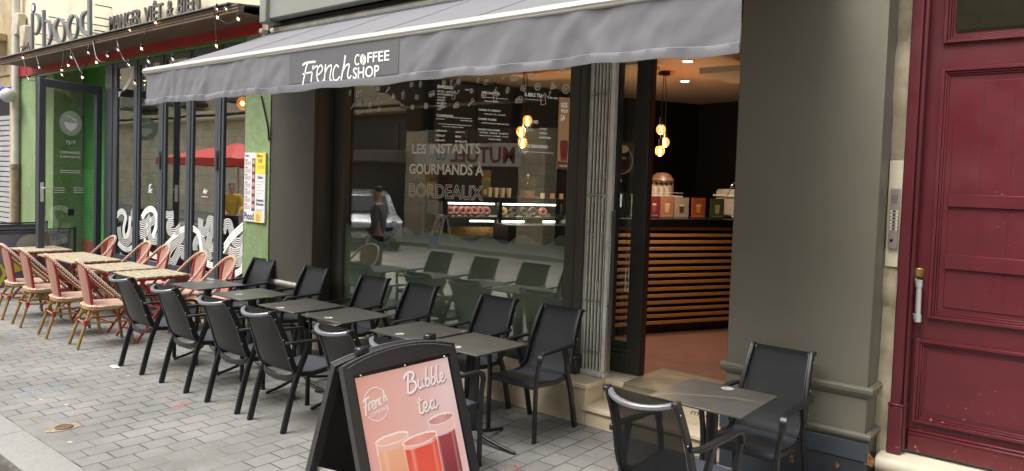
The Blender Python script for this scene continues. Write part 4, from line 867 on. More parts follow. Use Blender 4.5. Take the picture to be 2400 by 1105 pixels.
# ---------------------------------------------------------------- folding gate
t = thing('folding_gate', (-3.3, 5.25, ZL), 'closed up galvanised folding security gate beside the shop window', 'gate')
mb = MB()
for i in range(11):
    x = -3.395+i*0.0165; y0 = 5.18+(i % 2)*0.03
    mb.cbox((x, y0, ZL+0.03), (x+0.009, y0+0.028, 3.12), 0.002)
wb(mb, 'vertical_bar', STEEL, t)
wbox('end_post', STEEL, t, ((-3.205, 5.165, ZL+0.05), (-3.165, 5.215, 3.12)), ch=0.004)
wbox('end_post', STEEL, t, ((-3.425, 5.19, ZL+0.005), (-3.397, 5.24, 3.12)), ch=0.004)
mb = MB()
for z in (0.52, 0.95, 1.5, 1.97, 2.66):
    for i in range(10):
        x = -3.395+i*0.0165; mb.box((x, 5.174, z+(i % 2)*.01), (x+0.012, 5.179, z+0.012+(i % 2)*.01))
wb(mb, 'lattice_link', ALU, t)
mb = MB(); mb.cbox((-3.395, 5.168, 1.835), (-3.21, 5.178, 1.853), 0.003); mb.tube([(-3.215, 5.16, 1.12), (-3.235, 5.13, 1.125), (-3.238, 5.13, 1.07)], 0.006, 8); mb.tube([(-3.225, 5.16, 1.84), (-3.235, 5.14, 1.81), (-3.235, 5.14, 1.78)], 0.005, 8); wb(mb, 'latch', ALU, t)
mb = MB(); mb.cbox((-3.42, 5.17, ZL+0.001), (-3.17, 5.225, ZL+0.045), 0.004); mb.lathe([(0.02, -0.01), (0.022, 0), (0.02, 0.01)], (-3.21, 5.155, ZL+0.03), 14, 'Y'); wb(mb, 'foot_wheel', STEEL, t)
mb = MB(); mb.cbox((-3.162, 5.16, ZL+0.05), (-3.150, 5.225, 1.72), 0.002); wb(mb, 'slide_rail', ALU, t)

# ================================================================ awning
AX0, AX1, AY, AZ, BY, BZ = -7.61, -1.42, 4.85, 3.545, 3.483, 2.945
aw = thing('awning', (-4.5, 4.85, 3.545), 'wide grey fabric awning with lettered valance over the coffee shop terrace', 'awning')
mb = MB(); nx, ny = 90, 14; random.seed(2)
def top_z(u, v):  # slight sag
    return lerp(AZ, BZ, v)-0.018*math.sin(math.pi*v)
for k in (0, 1):
    pts = [Vector((lerp(AX0, AX1, i/nx), lerp(AY, BY, j/ny), top_z(i/nx, j/ny)-k*0.003)) for i in range(nx+1) for j in range(ny+1)]
    mb.add(pts, [(i*(ny+1)+j, (i+1)*(ny+1)+j, (i+1)*(ny+1)+j+1, i*(ny+1)+j+1) for i in range(nx) for j in range(ny)])
cv = wb(mb, 'canopy_cloth', AWN, aw)
mb = MB()
for i in range(1, 6):
    x = lerp(AX0, AX1, i/6.0+0.02)
    mb = MB()
    if x < AX1-.1: mb.sweep([(x, lerp(AY, BY, j/ny), top_z(0, j/ny)+0.0015) for j in range(ny+1)], [(-.012, 0), (.012, 0), (.012, .0016), (-.012, .0016)], (1, 0, 0))
    wb(mb, 'seam', AWN, cv)
# front bar: rounded extrusion
mb = MB(); pr = [(0.012, 0.012), (-0.02, 0.014), (-0.048, 0.0), (-0.062, -0.022), (-0.060, -0.042), (-0.045, -0.056), (-0.03, -0.060), (0.012, -0.060), (0.03, -0.03)]
mb.prism([(BY+a, BZ+b) for a, b in pr], lambda a, b, d: Vector((d, a, b)), AX0-0.02, AX1+0.02); wb(mb, 'front_bar', ALU, aw, ang=50)
mb = MB()
for x0, x1 in ((AX0-.035, AX0-.02), (AX1+.02, AX1+.035)): mb.prism([(BY+a*1.08, BZ+b*1.05) for a, b in pr], lambda a, b, d: Vector((d, a, b)), x0, x1)
wb(mb, 'end_cap', M("pale_end_cap", (0.6, 0.6, 0.58), 0.5), aw)
# valance
VT = BZ-0.052; VB = 2.585
lx0 = on_y(682, 200, BY-.03).x; lx1 = on_y(938, 185, BY-.03).x
def vy(x, z):
    a = (VT-z)/(VT-VB); inl = max(0, min(1, (abs(x-(lx0+lx1)/2)-(lx1-lx0)/2)/0.12)); t = x*6
    w = math.sin(t*1.7+1.3*a*2)+0.6*math.sin(t*3.1+2.1+a*3.5)+0.35*math.sin(t*7.3+a*5+0.7*math.sin(x*2))
    ridge = 0.0
    for k, (xc, ww, sl) in enumerate([(-7.05, .03, .1), (-5.62, .03, .0), (-5.55, .02, -.1), (-4.15, .07, .5), (-3.95, .05, .7), (-3.6, .08, .6), (-3.0, .09, .8), (-2.55, .08, .7), (-2.2, .07, -.6), (-6.5, .06, .4), (-6.9, .05, .3), (-6.1, .05, .6)]):
        xx = x-xc-sl*(z-VB); ridge += math.exp(-(xx/ww)**2)*(0.010 if k % 2 else 0.014)
    return BY-0.045-(0.0035*w*inl*(0.25+a)+inl*(0.013*mnoise.noise(Vector((x*2.6-z*1.5, z*2.2, 1.7)))+0.008*mnoise.noise(Vector((x*6-z*5, z*4.5, 5.1)))+0.0035*mnoise.noise(Vector((x*15-z*9, z*11, 9.3))))+1.15*ridge*(0.3+0.7*a)*inl)
mb = MB(); nx, nz = 420, 22
def vb(x): return VB+0.006*math.sin(x*5.1)+0.004*math.sin(x*13)
for k in (0, 1):
    pts = []
    for i in range(nx+1):
        x = lerp(AX0+.01, AX1, i/nx)
        for j in range(nz+1):
            z = lerp(VT, vb(x), j/nz); pts.append((x, vy(x, z)+k*0.003, z))
    mb.add(pts, [(i*(nz+1)+j, (i+1)*(nz+1)+j, (i+1)*(nz+1)+j+1, i*(nz+1)+j+1) for i in range(nx) for j in range(nz)])
va = wb(mb, 'valance', AWN, aw)
mb = MB()   # hem
pts = []
for i in range(nx+1):
    x = lerp(AX0+.01, AX1, i/nx); z0 = vb(x); z1 = z0+0.052
    pts += [(x, vy(x, z1)-0.0015, z1), (x, vy(x, z1)-0.006, z1-.004), (x, vy(x, z0)-0.009, (z0+z1)/2), (x, vy(x, z0)-0.006, z0-0.004), (x, vy(x, z0)+0.005, z0-.002)]
mb.add(pts, [(i*5+j, (i+1)*5+j, (i+1)*5+j+1, i*5+j+1) for i in range(nx) for j in range(4)]); wb(mb, 'hem', AWN, va)
mb = MB(); pts = []
for i in range(60):
    x = lerp(lx0, lx1, i/59)
    for z in (VT-.02, VB+.058): pts.append((x, vy(x, z)-0.003, z))
mb.add(pts, [(2*i, 2*i+1, 2*i+3, 2*i+2) for i in range(59)]); wb(mb, 'sign_panel', AWNP, va)
LY = BY-0.050
LM = lambda u, v, d=0: Vector((u, vy(u, v)-0.0055-d, v))
def z7(a, b): return pxy(600+a/4.51, b/4.51, LY)
mb = MB()
FST = [([(497, 690), (520, 672), (560, 662), (626, 655)], 26), ([(552, 662), (532, 710), (518, 780), (505, 840), (495, 893)], 24), ([(497, 785), (540, 775), (584, 765)], 20),
       ([(604, 700), (600, 740), (590, 800), (583, 862)], 22), ([(592, 770), (612, 725), (640, 700), (650, 712)], 18),
       ([(640, 800), (680, 775), (704, 730), (692, 695), (668, 705), (648, 750), (645, 820), (665, 868), (695, 872), (720, 840)], 20),
       ([(736, 690), (730, 760), (722, 862)], 22), ([(728, 790), (755, 720), (790, 692), (798, 720), (785, 790), (784, 845), (800, 850)], 20),
       ([(872, 710), (852, 690), (828, 720), (815, 780), (822, 840), (850, 852), (885, 815)], 20),
       ([(943, 595), (932, 680), (915, 760), (902, 840)], 24), ([(914, 775), (945, 705), (980, 680), (984, 710), (970, 780), (974, 822), (990, 826), (1004, 805)], 20)]
for P, w in FST:
    q = [z7(a, b) for a, b in c2(P, 8)]; mb.ribbon(q, w/4.51/330, LM)
    for e in (q[0], q[-1]): mb.disc(e, w/4.51/660, LM, 0.0004, 10)
def awt(body, xl, xr, yb, yt, **kw):
    a = z7(xl, yb[0]); b = z7(xr, yb[1]); c = z7(xl, yt)
    put_text(mb, body, a[0], a[1], b[0]-a[0], c[1]-a[1], LM, bold=0.014, **kw)
awt("C", 1040, 1090, (700, 690), 578); awt("FFEE", 1176, 1408, (668, 655), 560)
q = [z7(1132+32*math.cos(t), 632-58*math.sin(t)) for t in [i*math.pi/10 for i in range(20)]]; mb.add([LM(u, v) for u, v in q], [tuple(range(20))])
awt("SHOP", 1022, 1300, (838, 812), 718)
wb(mb, 'lettering', WHITE, va, smooth=False)
mb = MB(); q = [z7(*p) for p in c2([(1146, 580), (1128, 615), (1136, 645), (1118, 685)], 5)]; mb.ribbon(q, 0.008, LM, 0.0008); wb(mb, 'bean_groove', AWNP, va, smooth=False)
mb = MB(); mb.tube([(AX0-.03, 4.87, 3.57), (AX1+.05, 4.87, 3.57)], 0.045, 14); wb(mb, 'roller', STEEL, aw)
for xs, xm in ((-6.9, -5.9), (-2.1, -3.1)):
    mb = MB(); mb.bar([(xs, 4.8, 3.45), (xm, 4.15, 3.15)], 0.05, 0.035, (0, 0, 1)); mb.bar([(xm, 4.15, 3.15), (xs, 3.51, 2.90)], 0.045, 0.03, (0, 0, 1)); wb(mb, 'folding_arm', ALU, aw)
mb = MB(); mb.cbox((-7.72, 4.80, 3.50), (-7.60, 4.93, 3.68), 0.006); mb.cbox((-7.66, 4.72, 3.53), (-7.60, 4.86, 3.58), 0.006)
wb(mb, 'wall_bracket', M("cream_bracket", (0.52, 0.47, 0.36), 0.6), aw)

# ================================================================ restaurant on the left
RY = 4.95
rest = thing('restaurant_building', (-12, 5, 0), 'green tiled restaurant front with grey folding windows, red board and timber canopy', 'building')
wbox('upper_wall', PLAST, rest, ((-16.25, RY+0.02, 3.80), (-7.70, 5.6, 9.5)))
wbox('green_pillar', GREEN, rest, ((-8.235, RY-0.03, 0), (-7.70, 5.4, 3.80)))
wbox('green_pillar', GREEN, rest, ((-16.20, RY-0.02, 0), (-15.25, 5.30, 3.80)))
wbox('green_return', GREENP, rest, ((-15.25, 5.45, 0), (-14.9, 5.55, 3.8)))
mb = MB(); mb.box((-15.2, 5.5, 0.5), (-12.2, 5.6, 3.8)); wb(mb, 'painted_panel', GREENP, rest)
wbox('tiled_panel', GREENT, rest, ((-15.2, 5.485, 0.62), (-12.25, 5.498, 1.90)))
wbox('red_skirting', M("brick_red_strip", (0.20, 0.05, 0.04), 0.6), rest, ((-15.2, 5.48, 0.0), (-12.25, 5.499, 0.62)))
wbox('green_reveal', GREEN, rest, ((-14.95, 5.0, 0), (-14.6, 5.484, 3.8)))
wbox('red_board', REDP, rest, ((-16.2, 4.90, 3.59), (-7.72, RY+.01, 3.80)), ch=0.004)
wbox('green_lintel', GREENP, rest, ((-15.2, 4.925, 3.545), (-7.72, RY, 3.589)), ch=0.003)
wbox('window_sill_wall', ANTH, rest, ((-12.14, RY-0.04, 0), (-8.24, 5.1, 0.53)), ch=0.004)
wbox('window_ledge', M("grey_ledge", (0.22, 0.24, 0.25), 0.4, 0.3), rest, ((-12.14, RY-0.07, 0.53), (-8.24, 5.06, 0.553)), ch=0.004)
MX = [(-12.141, -11.867), (-11.299, -11.118), (-10.507, -10.304), (-9.724, -9.54), (-8.97, -8.762)]
edges = [-8.237]
for i, (a, b) in enumerate(MX):
    nxt = MX[i+1][0] if i < 4 else -8.237
    t0 = a if i == 0 else (a+b)/2; t1 = (MX[i+1][0]+MX[i+1][1])/2 if i < 4 else -8.237
    mb = MB(); z0, z1 = 0.553, 3.54
    wl = b-t0; wr = t1-nxt if i < 4 else 0.03
    mb.cbox((t0+.004, RY-.035, z0), (t0+wl*.5, RY+.04, z1), 0.004); mb.cbox((t0+wl*.5+.004, RY-.02, z0), (b, RY+.03, z1), 0.004)
    if i < 4: mb.cbox((nxt, RY-.02, z0), (t1-wr*.4, RY+.03, z1), 0.004); mb.cbox((t1-wr*.4+.003, RY-.035, z0), (t1-.002, RY+.04, z1), 0.004)
    else: mb.cbox((-8.27, RY-.02, z0), (-8.237, RY+.03, z1), 0.004)
    mb.cbox((b, RY-.018, z0), (nxt, RY+.03, z0+.07), 0.004); mb.cbox((b, RY-.018, z1-.08), (nxt, RY+.03, z1), 0.004)
    wfr = wb(mb, 'window_frame', ANTH, rest)
    wbox('pane', GLASSR, wfr, ((b, RY+.002, z0+.07), (nxt if i < 4 else -8.27, RY+.008, z1-.08)))
    if i in (1, 3): wbox('hinge', BLACK, wfr, ((t1-.02, RY-.05, 1.95), (t1+.03, RY-.036, 2.2)), ch=0.003); wbox('hinge', BLACK, wfr, ((t1-.02, RY-.05, 3.1), (t1+.03, RY-.036, 3.35)), ch=0.003)
# dim restaurant room
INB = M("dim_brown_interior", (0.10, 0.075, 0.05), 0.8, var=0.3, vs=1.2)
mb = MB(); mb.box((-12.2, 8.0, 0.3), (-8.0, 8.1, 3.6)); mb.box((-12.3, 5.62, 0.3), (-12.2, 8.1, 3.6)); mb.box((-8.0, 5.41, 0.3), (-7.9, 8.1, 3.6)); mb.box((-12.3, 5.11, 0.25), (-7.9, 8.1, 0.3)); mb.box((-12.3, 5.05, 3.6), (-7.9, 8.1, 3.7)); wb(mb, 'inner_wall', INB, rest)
# squiggle art on panes
def rp(x, y): return pxy(x/3.069, 320+y/3.069, RY)
RM = XZ(RY-0.002)
mb = MB()
SQ = [('w', .10, [(840, 575), (862, 545), (885, 542), (905, 580), (890, 660), (892, 705), (905, 722), (925, 690), (935, 620), (938, 575)]), ('l', .16, [(856, 650), (862, 715), (880, 755), (905, 765), (935, 740), (948, 690), (950, 650)]), ('l', .09, [(962, 520), (950, 555), (955, 590), (964, 620)]),
 ('w', .09, [(850, 765), (880, 800), (920, 815), (962, 790)]), ('l', .12, [(862, 850), (890, 880), (930, 880), (960, 850)]),
 ('w', .11, [(1022, 585), (1045, 545), (1080, 522), (1108, 535), (1126, 580), (1120, 660), (1098, 725)]), ('l', .16, [(1006, 640), (1045, 630), (1070, 605), (1082, 575)]), ('l', .16, [(1006, 710), (1050, 690), (1068, 640), (1100, 605), (1140, 588)]), ('l', .15, [(1072, 660), (1075, 710), (1095, 745), (1120, 750), (1140, 720)]), ('w', .09, [(1040, 735), (1055, 800), (1085, 850), (1140, 870)]),
 ('l', .13, [(1187, 560), (1220, 568), (1250, 560)]), ('l', .15, [(1250, 615), (1215, 630), (1218, 680), (1260, 690), (1300, 650)]), ('w', .10, [(1184, 795), (1230, 750), (1280, 690), (1336, 660)]), ('l', .17, [(1320, 680), (1300, 730), (1240, 790), (1208, 850), (1215, 905), (1245, 905), (1275, 850), (1300, 815), (1325, 830), (1318, 890)]),
 ('w', .10, [(1384, 660), (1415, 680), (1435, 720), (1445, 790), (1455, 860), (1490, 915), (1548, 930)]), ('l', .16, [(1447, 592), (1443, 650), (1465, 690), (1495, 660), (1508, 605), (1530, 620), (1525, 680), (1503, 750), (1510, 790), (1545, 800)]), ('l', .15, [(1405, 820), (1405, 770), (1430, 735), (1462, 760), (1475, 830), (1500, 865), (1522, 845)]),
 ('w', .12, [(1600, 825), (1650, 745), (1700, 690), (1762, 635)]), ('l', .16, [(1605, 690), (1622, 635), (1650, 630), (1668, 690), (1685, 750), (1725, 765), (1770, 720)]), ('l', .15, [(1645, 820), (1695, 840), (1740, 820), (1770, 785)]), ('l', .14, [(1745, 800), (1742, 860), (1715, 905), (1680, 905)]), ('w', .10, [(1768, 845), (1755, 910), (1735, 960), (1690, 990)])]
mask = [(b+.01, (MX[i+1][0] if i < 4 else -8.27)-.01) for i, (a, b) in enumerate(MX)]
for kd, w, P in SQ:
    q = [rp(a, b) for a, b in c2(P, 7)]
    cx = sum(p[0] for p in q)/len(q); lo, hi = min(mask, key=lambda m: abs((m[0]+m[1])/2-cx))
    n = 3 if kd == 'w' else 5; w *= .85; gap = w/n; lw = gap*(0.82 if kd == 'w' else 0.42)
    for k in range(n):
        off = (k-(n-1)/2)*gap; r = []; run = []
        for i in range(len(q)):
            a = q[max(i-1, 0)]; b = q[min(i+1, len(q)-1)]; dx, dz = b[0]-a[0], b[1]-a[1]; l = math.hypot(dx, dz) or 1
            p_ = (q[i][0]-dz/l*off, q[i][1]+dx/l*off)
            if lo <= p_[0] <= hi: run.append(p_)
            elif run: r.append(run); run = []
        if run: r.append(run)
        for run in r:
            if len(run) > 1: mb.ribbon(run, lw, RM, 0.0001*k)
wb(mb, 'squiggle_decal', DECW, rest, smooth=False)
mb = MB()
for body, x, y, w, h, sh in (("Air", 1458, 412, 36, 38, .3), ("conditionné", 1449, 437, 48, 10, .2), ("à table", 1062, 405, 34, 12, .2)):
    a = rp(x, y); b = rp(x+w, y); c = rp(x, y-h); put_text(mb, body, a[0], a[1], b[0]-a[0], c[1]-a[1], RM, shear=sh, bold=0.02)
mb.ribbon([rp(a, b) for a, b in c2([(1092, 345), (1075, 355), (1078, 368), (1090, 362), (1072, 380), (1080, 392), (1096, 378)], 5)], .018, RM)
wb(mb, 'window_lettering', DECW, rest, smooth=False)
mb = MB()
for k in range(4):
    mb.ribbon([pxy(a/3.25, b/3.25, RY) for a, b in c2([(1028-k*7, 480), (1018-k*7, 570), (985-k*7, 640), (945-k*4, 690), (903, 705+k*12)], 6)], .014, RM)
wb(mb, 'arc_decal', DECW, rest, smooth=False)
# open glass door leaf hinged at the frame
hx, hy = -12.36, 4.90; ang = math.atan2(-0.944, 0.33)
dl = thing('open_door', (0, 0, 0), None, None); bpy.data.objects.remove(dl)
DM = Matrix.Translation((hx, hy, 0)) @ Matrix.Rotation(ang, 4, 'Z')
mb = MB(); WD = 1.05
for a, b in (((0, -.03, 0.02), (.10, .03, 3.20)), ((WD-.10, -.03, 0.02), (WD, .03, 3.20)), ((.10, -.029, 0.02), (WD-.10, .029, .25)), ((.10, -.029, 3.08), (WD-.10, .029, 3.20))): mb.cbox(a, b, 0.005, DM)
door = wb(mb, 'door', ANTH, rest)
mb = MB(); mb.box((.10, -.004, .25), (WD-.10, .004, 3.08), DM); dp = wb(mb, 'pane', GLASSO, door)
mb = MB()
for sgn in (1,):
    for z in (1.62, 1.50): mb.lathe([(0.028, 0.03*sgn), (0.028, 0.042*sgn), (0.001, 0.042*sgn)], (0, 0, 0), 12, 'Y') if 0 else None
mb.bar([DM @ Vector(p) for p in ((WD-.05, .03, 1.62), (WD-.05, .075, 1.62), (WD-.17, .08, 1.62))], .02, .02, (0, 0, 1)); mb.cbox((WD-.075, .03, 1.42), (WD-.025, .038, 1.70), 0.003, DM)
wb(mb, 'handle', STEEL, door)
wbox('door_frame', ANTH, rest, ((-12.27, 4.92, 0), (-12.145, 5.48, 3.54)), ch=0.006)
DMP = lambda u, v, d=0: DM @ Vector((u, 0.006+d, v))
mb = MB()
mb.disc((.525, 2.59), .185, DMP, 0, 28); wb(mb, 'round_sticker', flat("pale_round_print", (0.36, 0.46, 0.36)), door, smooth=False)
mb = MB(); put_text(mb, "7J/7", .44, 2.27, .17, .06, DMP, .001, mirror=True); put_text(mb, "COMMANDEZ", .36, 2.13, .34, .04, DMP, .001, mirror=True); put_text(mb, "À EMPORTER", .36, 2.07, .34, .04, DMP, .001, mirror=True)
for z in (1.88, 1.85): mb.ribbon([(.36, z), (.70, z)], .010, DMP, .001)
q = [(.525+.11*math.cos(a), 2.60+.11*math.sin(a)) for a in [math.pi+i*math.pi/14 for i in range(15)]]; mb.add([DMP(*p, .001) for p in q], [tuple(range(len(q)))])
mb.ribbon([(.49, 2.485), (.56, 2.485)], .02, DMP, .001); mb.ribbon([(.43, 2.62), (.56, 2.70)], .014, DMP, .001); mb.ribbon([(.43, 2.65), (.60, 2.70)], .012, DMP, .001)
for u0, n in ((.30, 3), (.62, 3)):
    for k in range(n): mb.ribbon([(u0, 1.62-k*.035), (u0+.17, 1.62-k*.035)], .008, DMP, .001)
wb(mb, 'door_lettering', DECW, door, smooth=False)
mb = MB(); mb.add([DMP(u, v, .001) for u, v in ((.46, 1.20), (.56, 1.20), (.56, 1.30), (.46, 1.30))], [(0, 1, 2, 3)]); mb.add([DMP(u, v, .002) for u, v in ((.46, 1.235), (.56, 1.235), (.56, 1.265), (.46, 1.265))], [(0, 1, 2, 3)]); wb(mb, 'small_label', BLACK, door, smooth=False)
# canopy
mb = MB(); mb.cbox((-15.37, 4.42, 3.70), (-7.55, 4.47, 3.795), 0.004)
for k in range(3): mb.cbox((-15.37, 4.405-k*0.006, 3.70+k*0.032), (-7.55, 4.421, 3.728+k*0.032), 0.003)
mb.cbox((-15.37, 4.47, 3.72), (-7.72, 4.90, 3.745), 0.004); cn = wb(mb, 'timber_canopy', WOODC, rest)
mb = MB(); mb.prism([(4.36, 3.80), (4.36, 3.812), (4.98, 3.88), (4.98, 3.86)], lambda a, b, d: Vector((d, a, b)), -15.40, -7.70); wb(mb, 'canopy_flashing', M("zinc_flashing", (0.22, 0.22, 0.21), 0.5, 0.5), cn)
# sign lettering
t = thing('restaurant_sign', (-13.4, 4.75, 3.82), 'big grey metal letters Phood standing on rods above the timber canopy', 'sign')
SM = XZ(4.73)
def z1(a, b): return pxy(a/3.25, b/3.25, 4.75)
def letter(strokes, nm='letter'):
    mb = MB()
    for P, W in strokes:
        q = [z1(a, b) for a, b in c2(P, 6)]
        ws = []; n = len(q)
        for i in range(n):
            f = i/(n-1)*(len(W)-1); k = min(int(f), len(W)-2); ws.append(lerp(W[k], W[k+1], f-k)/3.25/118)
        mb.ribbon(q, ws, SM, 0, 0.045)
    wb(mb, nm, GREYL, t, ang=30)
letter([([(268, 108), (268, 250), (268, 385)], [20, 20, 20]), ([(285, 108), (315, 125), (325, 175), (315, 235), (292, 272)], [6, 22, 28, 20, 5])])
letter([([(355, 84), (356, 220), (358, 364)], [26, 26, 26]), ([(362, 175), (390, 165), (405, 210), (412, 280), (392, 350)], [5, 16, 28, 24, 4])])
letter([([(478, 143), (450, 185), (442, 235), (460, 300), (490, 335)], [5, 30, 36, 30, 6]), ([(478, 143), (505, 180), (516, 235), (510, 300), (490, 335)], [5, 10, 10, 10, 6])])
letter([([(590, 118), (560, 150), (545, 215), (555, 280), (578, 312)], [5, 30, 38, 30, 6]), ([(590, 118), (612, 150), (616, 215), (605, 280), (578, 312)], [5, 10, 11, 10, 6])])
letter([([(690, 92), (655, 120), (645, 180), (655, 240), (690, 278)], [5, 26, 36, 28, 6]), ([(706, -60), (706, 120), (708, 285)], [32, 32, 32])])
mb = MB()
for x, y, l in ((735, 38, 90), (730, 132, 50), (730, 190, 60), (725, 232, 100), (640, 240, 80), (380, 130, 60), (375, 185, 60), (490, 170, 50), (610, 170, 40), (280, 340, 60), (370, 300, 80), (530, 260, 60), (250, 250, 20)):
    p = on_y(x/3.25, y/3.25, 4.75); mb.tube([(p.x, 4.73, p.z), (p.x, 4.99, p.z)], 0.009, 6)
wb(mb, 'mounting_rod', BRONZ, t)
mb = MB(); p = z1(285, 68); mb.disc(p, 0.085, SM, 0.05, 24); mb.disc(p, 0.085, SM, 0.03, 24)
mb.lathe([(0.085, -0.01), (0.085, 0.01)], (p[0], 4.69, p[1]), 24, 'Y'); wb(mb, 'round_badge', flat("blue_badge", (0.12, 0.14, 0.35)), t)
mb = MB(); mb.disc(p, 0.06, SM, 0.052, 20); wb(mb, 'badge_centre', WHITE, t, smooth=False)
t = thing('slogan_sign', (-10.7, 4.9, 3.86), 'dark letters MANGER VIÊT & BIEN standing along the top of the canopy', 'sign')
SM2 = XZ(4.90)
for body, xl, xr, yb, yt in (("MANGER", 845, 1080, 250, 165), ("VIÊT", 1108, 1248, 195, 92), ("&", 1282, 1325, 150, 62), ("BIEN", 1365, 1530, 125, 36)):
    a = pxy(xl/3.25, yb/3.25, 4.9); b = pxy(xr/3.25, yb/3.25, 4.9); c = pxy(xl/3.25, yt/3.25, 4.9)
    mb = MB(); put_text(mb, body, a[0], 4.03, b[0]-a[0], 0.22*(1.25 if 'Ê' in body else 1), SM2, 0, 0.03, bold=0.012); wb(mb, 'word', BRONZ, t, smooth=False)
mb = MB(); mb.cbox((-12.05, 4.88, 3.985), (-9.30, 4.91, 4.025), 0.004); 
for x in (-11.9, -10.9, -9.9): mb.cbox((x, 4.905, 3.99), (x+0.02, 4.99, 4.01))
wb(mb, 'mounting_rail', BRONZ, t)
# string lights
t = thing('string_lights', (-11, 4.5, 3.75), 'string of clear bulbs looped under and over the restaurant canopy', 'string lights')
BL = [(54, 136, 1), (67, 186, 0), (92, 159, 0), (145, 166, 1), (145, 176, 0), (160, 154, 1), (167, 135, 0), (193, 182, 1), (207, 124, 0), (226, 147, 1), (252, 132, 0), (276, 117, 0), (302, 153, 0), (305, 71, 1), (316, 196, 0), (332, 115, 1), (348, 145, 0), (365, 54, 1), (405, 140, 0), (507, 108, 1), (510, 42, 1), (558, 45, 1), (508, 22, 0), (530, 22, 0)]
CLR = glass("clear_bulb_glass", (0.95, 0.93, 0.88), 1.5); pts = []
for i, (x, y, g) in enumerate(BL):
    Y = 4.40 if y > 60 and x > 20 else 4.36
    if y > 100 and (x < 480): Y = 4.34
    p = on_y(x, y, Y); pts.append(p)
    mb = MB(); mb.ball(p-Vector((0, 0, .0)), 0.029, 12); b_ = wb(mb, 'bulb', CLR, t)
    mb = MB(); mb.lathe([(0.013, 0.025), (0.014, 0.055), (0.008, 0.062)], p, 10); wb(mb, 'socket', BLACK, t)
    mb = MB(); mb.ball(p, 0.011 if g else 0.008, 8); wb(mb, 'filament', GLOW if g else emis("faint_filament", (1, .8, .55), 3), b_)
mb = MB(); CY_ = 4.395
lines = [[pts[0], on_y(60, 160, 4.34), pts[1], on_y(95, 190, 4.36), on_y(125, 190, 4.4)], [pts[6]+Vector((0, 0, .07)), on_y(165, 112, CY_)], [pts[8]+Vector((0, 0, .07)), on_y(208, 100, CY_)], [on_y(165, 113, CY_), on_y(180, 150, 4.36), pts[7]+Vector((0, 0, .07)), on_y(208, 140, 4.38), on_y(222, 95, CY_)], [on_y(218, 98, CY_), pts[9]+Vector((0, 0, .07)), on_y(240, 146, 4.36), on_y(255, 138, 4.36), on_y(262, 95, CY_)],
         [on_y(275, 92, CY_), pts[11]+Vector((0, 0, .07)), on_y(290, 140, 4.36), pts[12]+Vector((0, 0, .05)), on_y(318, 130, 4.37), pts[15]+Vector((0, 0, .07)), on_y(345, 60, CY_)], [on_y(502, 20, CY_), pts[19]+Vector((0, 0, .07))], [pts[20], on_y(530, 55, 4.36), on_y(545, 52, 4.36), pts[21], on_y(575, 12, CY_)], [pts[2], on_y(85, 130, CY_)], [pts[3], on_y(150, 115, CY_)]]
for l in lines: mb.tube(crom(l, 6), 0.006, 6)
wb(mb, 'cable', BLACK, t)
# wall lamp glowing behind last pane
p = on_y(568, 243, 5.25); t = thing('hanging_lamp', p, 'glowing warm bulb with small hood behind the last restaurant pane, under the awning edge', 'lamp')
mb = MB(); mb.ball((0, 0, 0), 0.075, 14, 1.15); mb.build('bulb', AMBER, t); mb = MB(); mb.ball((0, 0, 0), 0.028, 10); mb.build('filament', emis("lamp_filament", (1, 0.6, 0.22), 45), t)
mb = MB(); mb.lathe([(0.02, 0.16), (0.03, 0.12), (0.12, 0.10), (0.125, 0.095), (0.001, 0.11)], n=18); mb.tube([(0, 0, .15), (0, 0, 3.595-p.z)], 0.006, 6); mb.build('hood', BRASS, t)
# menu board on the green pillar
BX0, BX1, BZ0, BZ1 = -8.20, -7.745, 1.345, 2.175; BYY = RY-0.03
t = thing('menu_board', ((BX0+BX1)/2, BYY, BZ0), 'white and yellow Phood menu board screwed to the green pillar', 'menu board')
wbox('panel', flat("white_board", (0.72, 0.70, 0.70)), t, ((BX0, BYY-0.025, BZ0), (BX1, BYY-0.002, BZ1)), ch=0.003)
BM = XZ(BYY-0.0255); bw = BX1-BX0; bh = BZ1-BZ0
def bq(mb, u0, v0, u1, v1, d=0.0): mb.add([BM(BX0+u*bw, BZ0+v*bh, d) for u, v in ((u0, v0), (u1, v0), (u1, v1), (u0, v1))], [(0, 1, 2, 3)])
mb = MB(); bq(mb, .54, .70, 1, 1, .001); bq(mb, .53, .0, .86, .15, .001); wb(mb, 'yellow_block', flat("yellow_print", (0.78, 0.66, 0.05)), t, smooth=False)
mb = MB(); bq(mb, .38, .16, .53, .92, .001); wb(mb, 'purple_strip', flat("purple_print", (0.11, 0.03, 0.06)), t, smooth=False)
mb = MB()
for k in range(7): mb.disc((BX0+.455*bw, BZ0+(.87-.107*k)*bh), .030, BM, .002, 14)
mb.disc((BX0+.69*bw, BZ0+.072*bh), .048, BM, .002, 18); wb(mb, 'dish_picture', flat("dish_print", (0.55, 0.32, 0.22)), t, smooth=False)
mb = MB()
for k in range(7): bq(mb, .04, .885-.107*k, .17, .905-.107*k, .001)
wb(mb, 'red_heading', flat("red_print", (0.65, 0.12, 0.08)), t, smooth=False)
mb = MB()
for k in range(7):
    for j in range(4): bq(mb, .04, .865-.107*k-j*.014, .33-.03*(j % 2), .871-.107*k-j*.014, .001)
for k in range(6): bq(mb, .60, .585-.042*k, .95-.1*(k % 3), .589-.042*k, .001)
for k in range(3): bq(mb, .60, .19-.018*k, .9, .194-.018*k, .001)
wb(mb, 'small_print', flat("grey_print", (0.25, 0.25, 0.33)), t, smooth=False)
mb = MB()
def bt(body, u, v, w, h): put_text(mb, body, BX0+u*bw, BZ0+v*bh, w*bw, h*bh, BM, .0015, bold=0.02)
